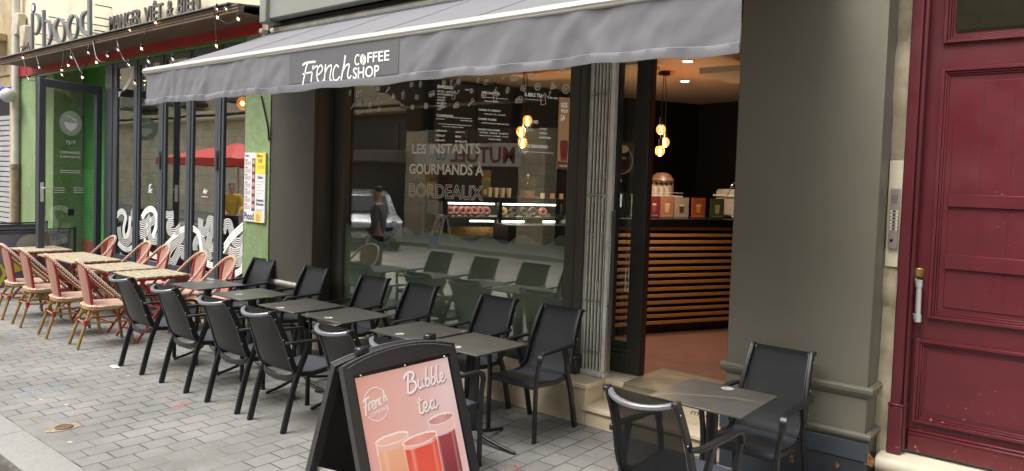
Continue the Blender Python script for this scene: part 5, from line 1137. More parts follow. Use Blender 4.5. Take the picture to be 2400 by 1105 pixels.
bt("Phood", .03, .025, .46, .115); bt("Menu", .62, .935, .24, .045); bt("15€", .66, .855, .2, .065); bt("Sides", .64, .63, .24, .045); bt("Desserts", .60, .30, .34, .045); bt("Boissons", .60, .245, .34, .045); bt("Plats", .05, .94, .17, .04); bt("entrée + plat", .66, .80, .26, .018); bt("ou plat + dessert", .66, .775, .28, .018)
wb(mb, 'lettering', flat("navy_print", (0.03, 0.03, 0.13)), t, smooth=False)
mb = MB()
for u, v in ((.05, .02), (.95, .02), (.05, .98), (.95, .98)): mb.disc((BX0+u*bw, BZ0+v*bh), .006, BM, .003, 8)
wb(mb, 'screw', STEEL, t, smooth=False)
# cable down the pillar
mb = MB(); mb.tube(crom([on_y(612, 225, 4.90), on_y(620, 260, 4.9), on_y(628, 300, 4.9), on_y(630, 330, 4.91)], 6), 0.010, 8); o = mb.build('cable', BLACK); tag(o, 'grey cable hanging over the green pillar edge beside the awning', 'cable')
t = thing('drainpipe', (-16.05, 4.86, 0), 'pale rain drainpipe with boxes at the left end of the restaurant front', 'drainpipe')
mb = MB(); mb.tube([(-16.05, 4.86, 1.2), (-16.05, 4.86, 6)], 0.065, 14); wb(mb, 'pipe', M("pale_pipe", (0.55, 0.53, 0.46), 0.5, var=.15), t)
mb = MB(); mb.tube([(-16.05, 4.86, 0), (-16.05, 4.86, 1.9)], 0.075, 14); mb.lathe([(0.09, 0), (0.09, 0.08), (0.001, 0.081)], (-16.05, 4.86, 1.88), 14); wb(mb, 'iron_shoe', M("rusty_pipe", (0.25, 0.19, 0.13), 0.8, var=.3, vs=12), t)
mb = MB(); mb.cbox((-16.0, 4.80, 4.35), (-15.80, 4.95, 4.75), 0.02); mb.cbox((-15.75, 4.82, 4.1), (-15.52, 4.95, 4.5), 0.02); o = mb.build('junction_box', M("weathered_box", (0.45, 0.40, 0.32), 0.7, var=.2)); tag(o, 'pair of weathered junction boxes on the wall beside the drainpipe', 'junction box')
mb = MB(); random.seed(8)
for k in range(4): mb.tube(crom([(-15.65+k*.04, 4.9, 4.2), (-15.8+.1*k, 4.86, 4.0), (-15.6-.05*k, 4.88, 3.9), (-15.5+.04*k, 4.9, 3.84)], 5), 0.008, 6)
o = mb.build('loose_cable', BLACK); tag(o, 'tangle of loose cables under the junction boxes', 'cable')
# fabric screens round the terrace
def screen_fence(x, y0, y1, zt, label):
    t = thing('fabric_barrier', (x, (y0+y1)/2, 0), label, 'barrier', 'fabric barriers at the end of the restaurant terrace')
    mb = MB(); n = 60; pts = []
    for k in (0, 1):
        for i in range(n+1):
            y = lerp(y0, y1, i/n); 
            for j in range(9):
                z = lerp(0.14, zt-.03, j/8); pts.append((x+0.012*math.sin(y*38+math.sin(y*9)*2)*(1-j/9)+k*.002, y, z))
    for k in (0, 1): mb.add(pts[k*(n+1)*9:(k+1)*(n+1)*9], [(i*9+j, (i+1)*9+j, (i+1)*9+j+1, i*9+j+1) for i in range(n) for j in range(8)])
    wb(mb, 'fabric', M("slate_banner_cloth", (0.16, 0.155, 0.19), 0.75, var=0.15, vs=2), t)
    mb = MB(); mb.cbox((x-.008, y0, zt-.06), (x+.010, y1, zt-.02), .003); wb(mb, 'top_hem', M("dark_hem", (0.06, 0.055, 0.07), .7), t)
    mb = MB(); mb.tube([(x, y0-.02, zt), (x, y1+.08, zt)], .014, 8); wb(mb, 'rail', BLACK, t)
    for y in (y0-.02, y1+.06):
        mb = MB(); mb.tube([(x, y, .02), (x, y, zt+.03)], .022, 10); mb.lathe([(.17, .001), (.17, .014), (.03, .03), (.001, .03)], (x, y, 0), 20); wb(mb, 'post', BLACK, t)
    return t
t = screen_fence(-12.42, 3.0, 4.50, .985, 'near slate fabric barrier with round logo and yellow print beyond the wooden tables')
BF = lambda u, v, d=0: Vector((-12.39+d, u, v))
mb = MB(); mb.disc((3.95, .72), .20, BF, .012, 24); wb(mb, 'round_logo', flat("grey_logo", (0.30, 0.29, 0.25)), t, smooth=False)
mb = MB(); 
mb.add([BF(3.75+.16*math.cos(a), .50+.13*math.sin(a), .014) for a in [math.pi+i*math.pi/12 for i in range(13)]], [tuple(range(13))]); mb.ribbon([(4.05, .18), (4.08, .32), (4.18, .42), (4.22, .28)], .06, BF, .014); mb.ribbon([(3.55, .2), (3.62, .36), (3.58, .5)], .05, BF, .014)
wb(mb, 'yellow_print', flat("banner_yellow", (0.72, 0.62, 0.06)), t, smooth=False)
screen_fence(-13.95, 3.2, 4.62, .985, 'far slate fabric barrier seen behind the near one at the left edge')
# ================================================================ building beyond, far left
ob = thing('shuttered_building', (-19, 5, 0), 'old stone building with rolled metal shutter and balcony beyond the drainpipe', 'building')
OLD = M("ochre_old_stone", (0.42, 0.33, 0.20), 0.9, var=.2, vs=3, bmp=.5, bs=18, grime=.4)
wbox('wall', OLD, ob, ((-16.75, 4.97, 0), (-16.26, 5.6, 9)), ((-26, 4.97, 3.7), (-16.75, 5.6, 9)), ((-26, 4.97, 0), (-21.6, 5.6, 3.7)))
mb = MB(); mb.prism([(-21.6, 3.7), (-21.6, 3.2)]+[(-19.17+2.42*math.cos(a), 3.0+.68*math.sin(a)) for a in [math.pi-i*math.pi/14 for i in range(15)]]+[(-16.75, 3.7)], XZ(5.5), 0, .5); wb(mb, 'arch', OLD, ob)
mb = MB()
for k in range(28): mb.prism([(5.2, .02+k*.105), (5.165, .03+k*.105), (5.165, .105+k*.105), (5.2, .115+k*.105)], lambda a, b, d: Vector((d, a, b)), -21.6, -16.75)
wb(mb, 'roller_shutter', M("grey_shutter", (0.42, 0.43, 0.43), .5, .3, var=.12, vs=2), ob)
wbox('dark_opening', NAVY, ob, ((-21.6, 5.3, 0), (-16.75, 5.4, 3.8)))
mb = MB(); mb.cbox((-21.5, 4.5, 4.35), (-16.9, 4.97, 4.5), .02)
for x in (-20.8, -19.4, -18.1, -17.2): mb.prism([(4.97, 3.95), (4.97, 4.35), (4.55, 4.35), (4.62, 4.2), (4.85, 4.12)], lambda a, b, d: Vector((d, a, b)), x, x+.18)
bl = wb(mb, 'balcony', OLD, ob)
mb = MB(); mb.bar([(-21.4, 4.53, 5.4), (-16.95, 4.53, 5.4)], .03, .04, (0, 0, 1)); mb.bar([(-21.4, 4.53, 4.6), (-16.95, 4.53, 4.6)], .02, .03, (0, 0, 1))
for i in range(38): mb.tube([(-21.35+i*.118, 4.53, 4.5), (-21.35+i*.118, 4.53, 5.4)], .009, 6)
for i in range(9): mb.tube([(-21.2+i*.5+.14*math.cos(a), 4.53, 4.95+.14*math.sin(a)) for a in [k*math.pi/7 for k in range(15)]], .01, 6)
wb(mb, 'railing', BLACK, bl)
p = on_y(14, 222, 4.7); t = thing('blue_and_white_balloon_lamp', p, 'round white and blue object projecting from the wall at the left edge', 'wall lamp'); t.name = 'globe_lamp'
mb = MB(); mb.ball((0.10, 0, -.02), .13, 16); mb.build('globe', M("white_globe", (0.45, 0.46, 0.47), .4), t)
mb = MB(); mb.ball((-.10, -.05, .06), .10, 14); mb.tube([(-.08, .0, .1), (-.08, .27, .25)], .02, 8); mb.build('blue_globe', M("blue_globe", (0.05, 0.10, 0.38), .4), t)

# ================================================================ entrance building on the right
eb = thing('entrance_building', (0.2, 5.1, 0), 'limestone house front holding the tall burgundy panelled entrance door', 'building')
mb = MB()   # rough strip between column and door frame
ny_ = 60; pts = []; random.seed(6)
zz = [(-0.05+i*0.07) for i in range(72)]
for i, z in enumerate(zz):
    blk = int(z/0.41); k = 0.016*math.sin(blk*2.3)+0.006*random.uniform(-1, 1)-(0.012 if abs(z/0.41-round(z/0.41)) < .09 else 0)
    for u in range(5): pts.append((lerp(-1.108, -1.008+0.008*math.sin(blk*1.7), u/4), 5.135-k-0.010*random.uniform(0, 1)*(0 < u < 4), z))
mb.add(pts, [(i*5+j, i*5+j+1, (i+1)*5+j+1, (i+1)*5+j) for i in range(len(zz)-1) for j in range(4)])
mb.box((-1.108, 5.16, -.05), (-1.0, 5.5, 5)); wb(mb, 'stone_jamb', STRIP, eb)
wbox('cream_patch', CREAM, eb, ((-1.098, 5.108, 1.47), (-1.020, 5.122, 2.14)), ch=.004)
wbox('wall', STONE, eb, ((-1.1, 5.0, 4.9), (6, 5.6, 9.5)), ((1.6, 5.0, 0), (6, 5.6, 4.9)))
mb = MB(); q = [(5.6, .03), (5.6, .292), (5.0, .292), (4.985, .285), (4.972, .265), (4.972, .235), (4.985, .212), (5.005, .205), (5.005, -.1)]
mb.prism(q, lambda a, b, d: Vector((d, a, b)), -1.06, 1.7); wb(mb, 'threshold_stone', M("pale_threshold_stone", (0.58, 0.52, 0.40), .7, var=.1, vs=6, bmp=.4, bs=25, grime=.3), eb)
fr = MB()
fr.cbox((-1.018, 5.10, .31), (-0.955, 5.3, 4.9), .006); fr.cbox((-0.962, 5.13, .31), (-0.930, 5.25, 4.9), .012); fr.cbox((-1.026, 5.09, .295), (-0.945, 5.3, .60), .006)
fr.cbox((-1.03, 5.085, .60), (-0.94, 5.3, .615), .004)
wb(fr, 'door_surround', REDD, eb)
dr = MB(); DY = 5.20
dr.cbox((-0.955, DY, .31), (1.5, DY+.06, 3.5), .004)
leaf = wb(dr, 'entrance_door', REDD, eb)
def panel_frame(x0, x1, z0, z1, w=0.05, y=DY, name='panel_moulding'):
    mb = MB()
    for k, (o, d, ww) in enumerate(((0, .028, .022), (.022, .018, .014), (.036, .010, .012))):
        frame_rect(mb, x0+o, x1-o, z0+o, z1-o, ww, y-d, y)
    return wb(mb, name, REDD, leaf)
px = lambda x, y: on_y(x, y, DY)
mX = -0.855; mL = -0.908
panel_frame(mX, 1.4, 1.165, 2.71); panel_frame(mL, 1.4, .50, 1.03); panel_frame(mX, 1.4, 2.86, 3.9)
mb = MB(); mb.cbox((mX+.08, DY-.006, 1.24), (1.3, DY-.0005, 2.625), .003); wb(mb, 'upper_panel', REDD, leaf)
mb = MB(); 
for z0, z1 in ((1.862, 1.941), (1.480, 1.572)): mb.cbox((mX+.075, DY-.022, z0), (1.32, DY-.0065, z1), .004)
wb(mb, 'ledge_rail', REDD, leaf)
mb = MB()
for x in (-.62, -.47, -.32, -.15, .05, .3): mb.box((x, DY-.0072, 1.25), (x+.0025, DY-.0055, 2.62))
wb(mb, 'board_joint', M("dark_joint", (0.05, 0.006, 0.01), .6), leaf)
mb = MB(); mb.cbox((mL+.06, DY-.004, .57), (1.32, DY-.0005, .965), .003); wb(mb, 'lower_panel', REDD, leaf)
mb = MB(); mb.cbox((-0.925, DY-.030, .315), (1.45, DY-.0005, .43), .006); mb.cbox((-0.926, DY-.036, .42), (1.45, DY-.0005, .438), .006); mb.cbox((-0.926, DY-.024, .438), (1.45, DY-.0005, .456), .006); wb(mb, 'kick_board', REDD, leaf)
mb = MB(); mb.cbox((mX+.062, DY-.016, 2.93), (1.3, DY-.008, 3.85)); wb(mb, 'fanlight_pane', GLASSD, leaf)
mb = MB(); mb.cbox((mX+.062, DY-.006, 2.925), (1.3, DY-.001, 3.86)); wb(mb, 'fanlight_backing', M("dusty_dark_interior", (0.05, 0.045, 0.032), .7, var=.6, vs=2), leaf)
mb = MB(); p = px(2159, 655); q = px(2155, 752)
mb.tube([(p.x, DY-.055, p.z), (q.x, DY-.055, q.z)], .016, 14); mb.tube([(p.x, DY-.055, p.z), (p.x, DY-.055, p.z-.045)], .020, 14); mb.tube([(q.x, DY-.055, q.z+.045), (q.x, DY-.055, q.z)], .020, 14)
for v in (p, q): mb.bar([(v.x-.01, DY-.045, v.z+(-.02 if v is p else .02)), (v.x-.028, DY-.03, v.z+(-.01 if v is p else .03)), (v.x-.036, DY-.001, v.z+(-.0 if v is p else .03))], .032, .012, (0, 0, 1))
wb(mb, 'pull_handle', M("silver_painted_handle", (0.55, 0.55, 0.54), .38, .5, var=.05), leaf)
mb = MB(); l = px(2152, 643); mb.cbox((l.x-.028, DY-.010, l.z-.022), (l.x+.030, DY-.001, l.z+.040), .006); wb(mb, 'lock_plate', BRASS, leaf)
mb = MB(); mb.lathe([(.024, -.030), (.024, -.014)], (l.x, DY, l.z+.012), 18, 'Y'); mb.lathe([(.014, -.034), (.014, -.030)], (l.x, DY, l.z+.012), 14, 'Y'); wb(mb, 'lock_cylinder', M("polished_brass", (0.5, 0.38, 0.14), .3, .9), leaf)
# intercom
a = on_y(2090, 442, 5.105); b = on_y(2113, 442, 5.105); c = on_y(2086, 583, 5.105)
t = thing('intercom', ((a.x+b.x)/2, 5.105, c.z), 'tall steel intercom panel with two columns of name buttons on the cream wall strip', 'intercom')
IX0, IX1 = (a.x+c.x)/2-.004, b.x-.004
wbox('face_plate', M("pinkish_steel", (0.34, 0.29, 0.27), .4, .5, var=.08), t, ((IX0, 5.085, c.z), (IX1, 5.1075, a.z)), ch=.003)
H_ = a.z-c.z; W_ = IX1-IX0; IM = XZ(5.0845)
mb = MB()
for r in range(6):
    for k in (0, 1): mb.add([IM(IX0+W_*(.08+.48*k+u*.36), c.z+H_*(.31+.058*r+v*.038), .001) for u, v in ((0, 0), (1, 0), (1, 1), (0, 1))], [(0, 1, 2, 3)])
wb(mb, 'name_label', flat("cream_name_label", (0.68, 0.62, 0.5)), t, smooth=False)
mb = MB()
for r in range(6):
    for k in (0, 1): mb.disc((IX0+W_*(.40+.20*k), c.z+H_*(.33+.058*r)), .0055, IM, .002, 8)
for r in range(5):
    for k in range(5): mb.disc((IX0+W_*(.22+.13*k), c.z+H_*(.76+.03*r)), .0026, IM, .001, 6)
mb.disc((IX0+W_*.35, c.z+H_*.14), .010, IM, .001, 12); wb(mb, 'button', BLACK, t, smooth=False)

# ================================================================ black sling armchairs
def make_sling_chair():
    t = thing('black_armchair', (0, 0, 0), 'x', 'chair')
    RF, FF, SX, AX = -0.265, 0.265, 0.225, 0.245       # rear foot, front foot, leg x, arm x
    for sx in (-1, 1):
        # rear leg: leans forward going up and carries the arm
        path = crom([(sx*SX, RF, 0.004), (sx*SX, RF+.075, .30), (sx*(SX), RF+.125, .44), (sx*(AX-.004), RF+.165, .56), (sx*AX, RF+.205, .655)], 5)
        mb = MB(); mb.bar(path, .028, .046, (1, 0, 0)); mb.build('leg', CHAR, t)
        path = crom([(sx*SX, FF, 0.004), (sx*SX, FF, .25), (sx*SX, FF-.002, .44), (sx*AX, FF-.006, .60)], 5)
        mb = MB(); mb.bar(path, .024, .036, (1, 0, 0)); mb.build('leg', CHAR, t)
        mb = MB(); q = [(sx*AX, FF-.006, .595), (sx*AX, FF-.012, .632), (sx*AX, FF-.035, .655), (sx*AX, FF-.08, .663), (sx*(AX+.004), 0, .668), (sx*(AX+.004), RF+.12, .672), (sx*(AX-.004), RF+.05, .674), (sx*(AX-.03), RF+.012, .675)]
        mb.bar(crom(q, 4), .042, .020, (1, 0, 0)); mb.build('armrest', CHAR, t)
        for y in (RF, FF):
            mb = MB(); mb.cbox((sx*SX-.013, y-.019, 0), (sx*SX+.013, y+.019, .012), .002); mb.build('foot_cap', BLACK, t)
    BP = [(-.115, .43), (-.17, .47), (-.205, .55), (-.245, .68), (-.295, .80), (-.355, .915)]     # back post (y,z)
    for sx in (-1, 1):
        mb = MB()
        mb.bar(crom([(sx*(.214-.022*max(0, z-.55)/.36), y, z) for y, z in BP], 5), .020, .048, (1, 0, 0))
        mb.cbox((sx*.192-.016, -.385, .900), (sx*.192+.016, -.335, .924), .004)
        fr_ = mb.build('back_post', CHAR, t)
    mb = MB(); mb.bar([(.18*math.sin(a)/math.sin(1.0), -.352-.085*(math.cos(a)-math.cos(1.0))/(1-math.cos(1.0)), .906-.024*(math.cos(a)-.54)/.46) for a in [-1.0+i*.2 for i in range(11)]], .024, .030, (0, 0, 1)); mb.build('top_bar', CHARL, t)
    for sx in (-1, 1):
        mb = MB()
        for z, y in ((.86, -.338), (.70, -.272), (.56, -.228)): mb.ball((sx*(.224-.022*max(0, z-.55)/.36), y, z), .004, 6)
        mb.build('screw', STEEL, fr_)
    mb = MB()
    for sx in (-1, 1): mb.bar([(sx*.212, FF-.02, .425), (sx*.212, 0, .405), (sx*.212, -.13, .418)], .022, .036, (1, 0, 0))
    mb.bar([(-.22, FF-.03, .415), (.22, FF-.03, .415)], .028, .022, (0, 0, 1))
    mb.build('seat_frame', CHAR, t)
    mb = MB(); mb.bar(crom([(-.222, RF+.12, .425), (-.15, RF+.088, .392), (0, RF+.075, .378), (.15, RF+.088, .392), (.222, RF+.12, .425)], 5), .020, .042, (0, 1, 0)); mb.build('rear_stretcher', CHAR, t)
    def sheet(prof, w0, w1, nm, bulge, mat=SLING, nx=12):
        P = crom([(0, y, z) for y, z in prof], 6); n = len(P); mb = MB(); vs = []
        for k in (0, 1):
            for i, p in enumerate(P):
                tt = (P[min(i+1, n-1)]-P[max(i-1, 0)]).normalized(); nn = Vector((0, -tt.z, tt.y)); f = i/(n-1); w = lerp(w0, w1, f)
                for j in range(nx+1):
                    u = -1+2*j/nx; q = p+Vector((u*w/2, 0, 0))+nn*(bulge*(1-u*u)*math.sin(math.pi*min(1, f*1.0+.0) if nm == 'seat' else math.pi*(.25+.6*f))-k*.0022); vs.append(q)
        m = n*(nx+1)
        fs = [(i*(nx+1)+j, i*(nx+1)+j+1, (i+1)*(nx+1)+j+1, (i+1)*(nx+1)+j) for i in range(n-1) for j in range(nx)]
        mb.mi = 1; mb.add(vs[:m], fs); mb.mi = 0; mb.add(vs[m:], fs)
        return mb.build(nm, [mat, SLING_SHADE if nm == 'backrest' else mat], t)
    sheet([(.262, .395), (.268, .418), (.250, .434), (.20, .440), (.10, .430), (.0, .418), (-.09, .416), (-.135, .425)], .415, .41, 'seat', -.012, M("sling_seat_cloth", (0.034, 0.037, 0.046), .6, var=.1, vs=60))
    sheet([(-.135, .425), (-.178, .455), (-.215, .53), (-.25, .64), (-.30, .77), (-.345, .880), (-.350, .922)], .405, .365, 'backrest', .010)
    for sx in (-1, 1):
        mb = MB(); mb.sweep(crom([(sx*(.200-.020*max(0, z-.55)/.36), y+.024, z) for y, z in BP[1:]], 4), [(-.003, -.003), (.003, -.003), (.003, .003), (-.003, .003)], (1, 0, 0))
        mb.build('piping', CHAR, t)
    return t
chair = make_sling_chair(); used = False
random.seed(21)
NEAR = [(-7.21, 0, 'leftmost black armchair of the front row, beside the nearest striped bistro chair'), (-6.37, 0, 'second black armchair of the front row from the left, back to the street'), (-5.56, .02, 'third black armchair of the front row from the left, back to the street'), (-4.91, .0, 'black armchair left of the sandwich board with its whole grey seat in view'), (-3.99, -.02, 'black armchair whose back rises just behind the left top of the sandwich board'), (-3.43, 0.03, 'black armchair mostly hidden behind the sandwich board, at the last table of the row')]
for x, a, lb in NEAR:
    o = place(chair, used, (x, 3.415, 0), a, lb); o['group'] = 'black armchairs on the coffee shop terrace'; used = True
FAR = [(-7.72, .10, 'black armchair against the green tiled pillar, facing the street'), (-6.72, .04, 'black armchair in front of the brown left pier, facing the street'), (-5.75, .03, 'black armchair at the left end of the shop window, facing the street'), (-5.07, .0, 'black armchair under the window lettering, facing the street'), (-4.12, -.02, 'black armchair before the orange patch of the frosted window, second from the gate'), (-3.44, 0.0, 'black armchair facing the street right beside the stone step and folding gate')]
for x, a, lb in FAR:
    o = place(chair, True, (x, 4.565, 0), math.pi+a, lb); o['group'] = 'black armchairs on the coffee shop terrace'
o = place(chair, True, (-1.70, 3.50, 0), -.04, 'nearest black armchair, see-through back to the camera, at the single table on the right'); o['group'] = 'black armchairs on the coffee shop terrace'
o = place(chair, True, (-1.60, 4.40, 0), math.pi-.02, 'black armchair against the olive column, behind the single table on the right'); o['group'] = 'black armchairs on the coffee shop terrace'

for o in [q for q in sc.objects if q.name.startswith('black_armchair') and q.location.x > -2.5]:
    for c_ in o.children:
        if c_.name.startswith('backrest'): c_.data = c_.data.copy(); c_.data.materials[0] = SLINGO; c_.data.materials[1] = SLINGO_SHADE
# ================================================================ black pedestal tables
def make_table():
    t = thing('pedestal_table', (0, 0, 0), 'x', 'table')
    mb = MB(); mb.cbox((-.275, -.275, .728), (.275, .275, .740), .0015); mb.build('tabletop', MARB, t)
    mb = MB(); mb.cbox((-.12, -.03, .712), (.12, .03, .728), .003); mb.cbox((-.03, -.12, .711), (.03, .12, .7275), .003); mb.build('top_plate', CHAR, t)
    mb = MB(); n = 32
    mb.sweep([(0, 0, .10), (0, 0, .712)], [((.034+.0025*(math.cos(8*2*math.pi*i/n) > .3))*math.cos(2*math.pi*i/n), (.034+.0025*(math.cos(8*2*math.pi*i/n) > .3))*math.sin(2*math.pi*i/n)) for i in range(n)], (1, 0, 0)); mb.build('column', CHAR, t)
    for k in range(4):
        a = k*math.pi/2+.10; c, s = math.cos(a), math.sin(a)
        P = crom([(c*.022, s*.022, .22), (c*.028, s*.028, .15), (c*.06, s*.06, .09), (c*.14, s*.14, .055), (c*.25, s*.25, .032), (c*.375, s*.375, .012)], 5)
        m = len(P); mb = MB(); mb.tube(P, .0165, 10, scales=[1.0-.25*i/m for i in range(m)]); mb.build('foot', CHAR, t)
    return t
def sticker(t, u, v, r=.036):
    mb = MB(); m_ = lambda a, b, d=0: Vector((a, b, .7405+d)); mb.disc((0, 0), r, m_, .0, 24); k = mb.build('sticker', STW, t, smooth=False); k.location = (u, v, 0)
    mb = MB(); mb.ribbon([(r*.86*math.cos(a), r*.86*math.sin(a)) for a in [i*math.pi/12 for i in range(24)]], .003, m_, .0005, 0, True)
    mb.ribbon(c2([(-.024, .0), (-.014, .010), (-.012, -.010), (-.004, .006), (.0, -.006), (.007, .005), (.011, -.008), (.024, .006)], 4), .006, m_, .0006); mb.ribbon([(-.016, -.016), (.016, -.016)], .004, m_, .0006)
    q = mb.build('logo_print', flat("grey_sticker_print", (0.18, 0.18, 0.18)), k, smooth=False)
table = make_table(); tu = False
TB = [(-7.36, 4.0, 0, 'leftmost black pedestal table, next to the last slatted wooden table'), (-6.53, 4.0, .01, 'second black pedestal table from the left, before the brown pier'), (-5.68, 3.99, 0, 'third black pedestal table, pale vein across it, before the left end of the window'), (-5.04, 4.0, 0, 'fourth black pedestal table, close against the third one'), (-4.15, 4.005, 0, 'fifth black pedestal table, just above the left top of the sandwich board'), (-3.55, 3.995, -.02, 'sixth black pedestal table with two pale veins, behind the right corner of the sandwich board'), (-1.71, 3.985, .0, 'single black pedestal table at the right, alone in front of the steps')]
STK = [(492, 662), (560, 690), (655, 722), (770, 745), (937, 783), (1071, 814), (1705, 911)]
tops = []
for i, (x, y, a, lb) in enumerate(TB):
    o = place(table, tu, (x, y, 0), a, lb); tu = True; o['group'] = 'black pedestal tables on the coffee shop terrace'; tops.append(o)
for o, (x, y) in zip(tops, STK):
    p = on_z(x, y, .74); u = max(-.22, min(.22, p.x-o.location.x)); v = max(-.22, min(.22, p.y-o.location.y)); sticker(o, u, v)
# give each top its own slab of marble pattern by turning the top a quarter at a time
for i, o in enumerate(tops):
    tp = [c for c in o.children if c.name.startswith('tabletop')][0]
    tp.data = tp.data.copy()
    vs = tp.data.vertices
    off = Vector((i*1.37+.2, i*.83, 0))
    for v_ in vs: v_.co += off
    tp.location = -off

# ================================================================ rattan bistro chairs
def make_bistro():
    t = thing('bistro_chair', (0, 0, 0), 'x', 'chair')
    arch = crom([(.235, .17, .43), (.255, .07, .53), (.255, -.05, .65), (.225, -.16, .77), (.150, -.245, .872), (.0, -.275, .915), (-.150, -.245, .872), (-.225, -.16, .77), (-.255, -.05, .65), (-.255, .07, .53), (-.235, .17, .43)], 9)
    mb = MB(); mb.tube(arch, .0135, 8); mb.build('back_rim', GOLD, t)
    mb = MB(); mb.tube([p+Vector((0, -.004, .014)) for p in arch[3:-3]], .0125, 8); wr = mb.build('rim_binding', CRIM, t)
    # beads
    L_ = 0; mb = MB(); seg = []
    for a, b in zip(arch[3:-4], arch[4:-3]):
        d = (b-a).length; L_ += d; seg.append((L_, a, b))
    s_ = .01; k = 0
    while s_ < L_:
        for l, a, b in seg:
            if l >= s_: p = a.lerp(b, 1-(l-s_)/(b-a).length); break
        tg = (b-a).normalized(); sd = Vector((p.x*1.0, 0, .35)).normalized() if abs(p.x) > .02 else Vector((0, 0, 1)); sd = (sd-tg*sd.dot(tg)).normalized(); s2 = tg.cross(sd)
        for m_, an in enumerate((-1.25, -.35, .55, 1.45)):
            if (m_+k) % 2 == 0:
                c = p+Vector((0, -.004, .014))+(sd*math.cos(an)+s2*math.sin(an))*.0115; mb.ball(c, .0082, 6)
        s_ += .0165; k += 1
    mb.build('rim_beads', BEAD, wr)
    # splat
    mb = MB(); vs = []; nz, nx = 16, 10
    for k in (0, 1):
        for i in range(nz+1):
            f = i/nz; z = .455+f*.435; y = -.195-.075*f+(-.006 if k else 0); w = (.115+.045*math.sin(f*1.9))*(1 if f < .78 else math.sqrt(max(.0, 1-((f-.78)/.27)**2)))
            for j in range(nx+1):
                u = -1+2*j/nx; vs.append((u*w, y+.030*(u*u)*(.6+f*.4), z))
    m = (nz+1)*(nx+1); fs = [(i*(nx+1)+j, i*(nx+1)+j+1, (i+1)*(nx+1)+j+1, (i+1)*(nx+1)+j) for i in range(nz) for j in range(nx)]
    mb.add(vs[:m], fs); mb.add(vs[m:], fs); mb.build('backrest', WEAVE, t)
    for sx in (-1, 1):
        mb = MB(); mb.tube(crom([(sx*.125, -.165, .44), (sx*.148, -.19, .60), (sx*.162, -.215, .74), (sx*.150, -.24, .86)], 5), .0155, 10)
        mb.build('back_post', CRIM, t)
    # seat
    out = [(.215*math.copysign(abs(math.cos(a))**.6, math.cos(a)), -.01+.205*math.copysign(abs(math.sin(a))**.6, math.sin(a))) for a in [i*2*math.pi/36 for i in range(36)]]
    mb = MB()
    rings = [(1.0, .430), (1.04, .445), (1.0, .460), (.85, .462), (.4, .458), (.02, .456)]
    vs = [(x*r, -.01+(y+.01)*r, z) for r, z in rings for x, y in out]; n = 36
    mb.add(vs, [(i*n+j, i*n+(j+1) % n, (i+1)*n+(j+1) % n, (i+1)*n+j) for i in range(len(rings)-1) for j in range(n)]+[tuple(range(n))[::-1]]); mb.build('seat', WEAVS, t)
    mb = MB(); mb.tube([(x*1.0, y, .418) for x, y in out], .013, 8, True); mb.build('seat_rim', GOLD, t)
    mb = MB(); k = 0
    for i in range(len(out)):
        for f in (0, .5):
            a, b = out[i], out[(i+1) % n]; x = lerp(a[0], b[0], f)*1.045; y = -.01+(lerp(a[1], b[1], f)+.01)*1.045
            if k % 2 == 0: mb.ball((x, y, .447), .0085, 6)
            k += 1
    mb.build('seat_beads', BEAD, t)
    for sx in (-1, 1):
        mb = MB(); mb.tube([(sx*.205, .225, .004), (sx*.185, .165, .43)], .0165, 10); mb.build('leg', GOLD, t)
        mb = MB(); mb.tube([(sx*.165, -.315, .004), (sx*.145, -.235, .26), (sx*.128, -.175, .44)], .0165, 10); mb.build('leg', GOLD, t)
    mb = MB(); sq = [(.195, .195, .26), (.148, -.235, .27), (-.148, -.235, .27), (-.195, .195, .26)]
    for a, b in zip(sq, sq[1:]+sq[:1]): mb.tube([a, b], .010, 8)
    for sx in (-1, 1):
        mb.tube(crom([(sx*.146, -.24, .28), (sx*.11, -.19, .37), (sx*.03, -.17, .405)], 5), .009, 8); mb.tube(crom([(sx*.15, -.23, .28), (sx*.165, -.13, .38), (sx*.17, .0, .405)], 5), .009, 8)
    mb.build('stretcher', GOLD, t)
    mb = MB()
    for x, y, z in sq: mb.tube([(x, y, z-.03), (x, y, z+.03)], .020, 10)
    for sx in (-1, 1): mb.tube([(sx*.232, .18, .405), (sx*.238, .155, .445)], .019, 10)
    mb.build('joint_binding', CRIM, t)
    return t
bis = make_bistro(); bu = False
BS = [(-8.53, 3.45, -.12, 'nearest striped bistro chair, back to the street, left of the first black armchair'), (-9.28, 3.40, -.10, 'second striped bistro chair of the front row, counted from the black armchairs'), (-10.13, 3.40, -.06, 'third striped bistro chair of the front row, counted from the black armchairs'), (-10.78, 3.40, -.05, 'striped bistro chair cut by the left edge of the picture'),
      (-8.12, 4.42, math.pi-.12, 'striped bistro chair beside the menu board, facing the street'), (-8.78, 4.42, math.pi-.08, 'striped bistro chair before the last but one restaurant pane, facing the street'), (-9.85, 4.48, math.pi-.1, 'striped bistro chair right of the pair behind the long wooden table'), (-10.42, 4.48, math.pi-.1, 'striped bistro chair left of the pair behind the long wooden table'), (-11.52, 4.48, math.pi-.1, 'striped bistro chair nearest the open glass door')]
for x, y, a, lb in BS:
    o = place(bis, bu, (x, y, 0), a, lb); bu = True; o['group'] = 'red and white woven bistro chairs of the restaurant'

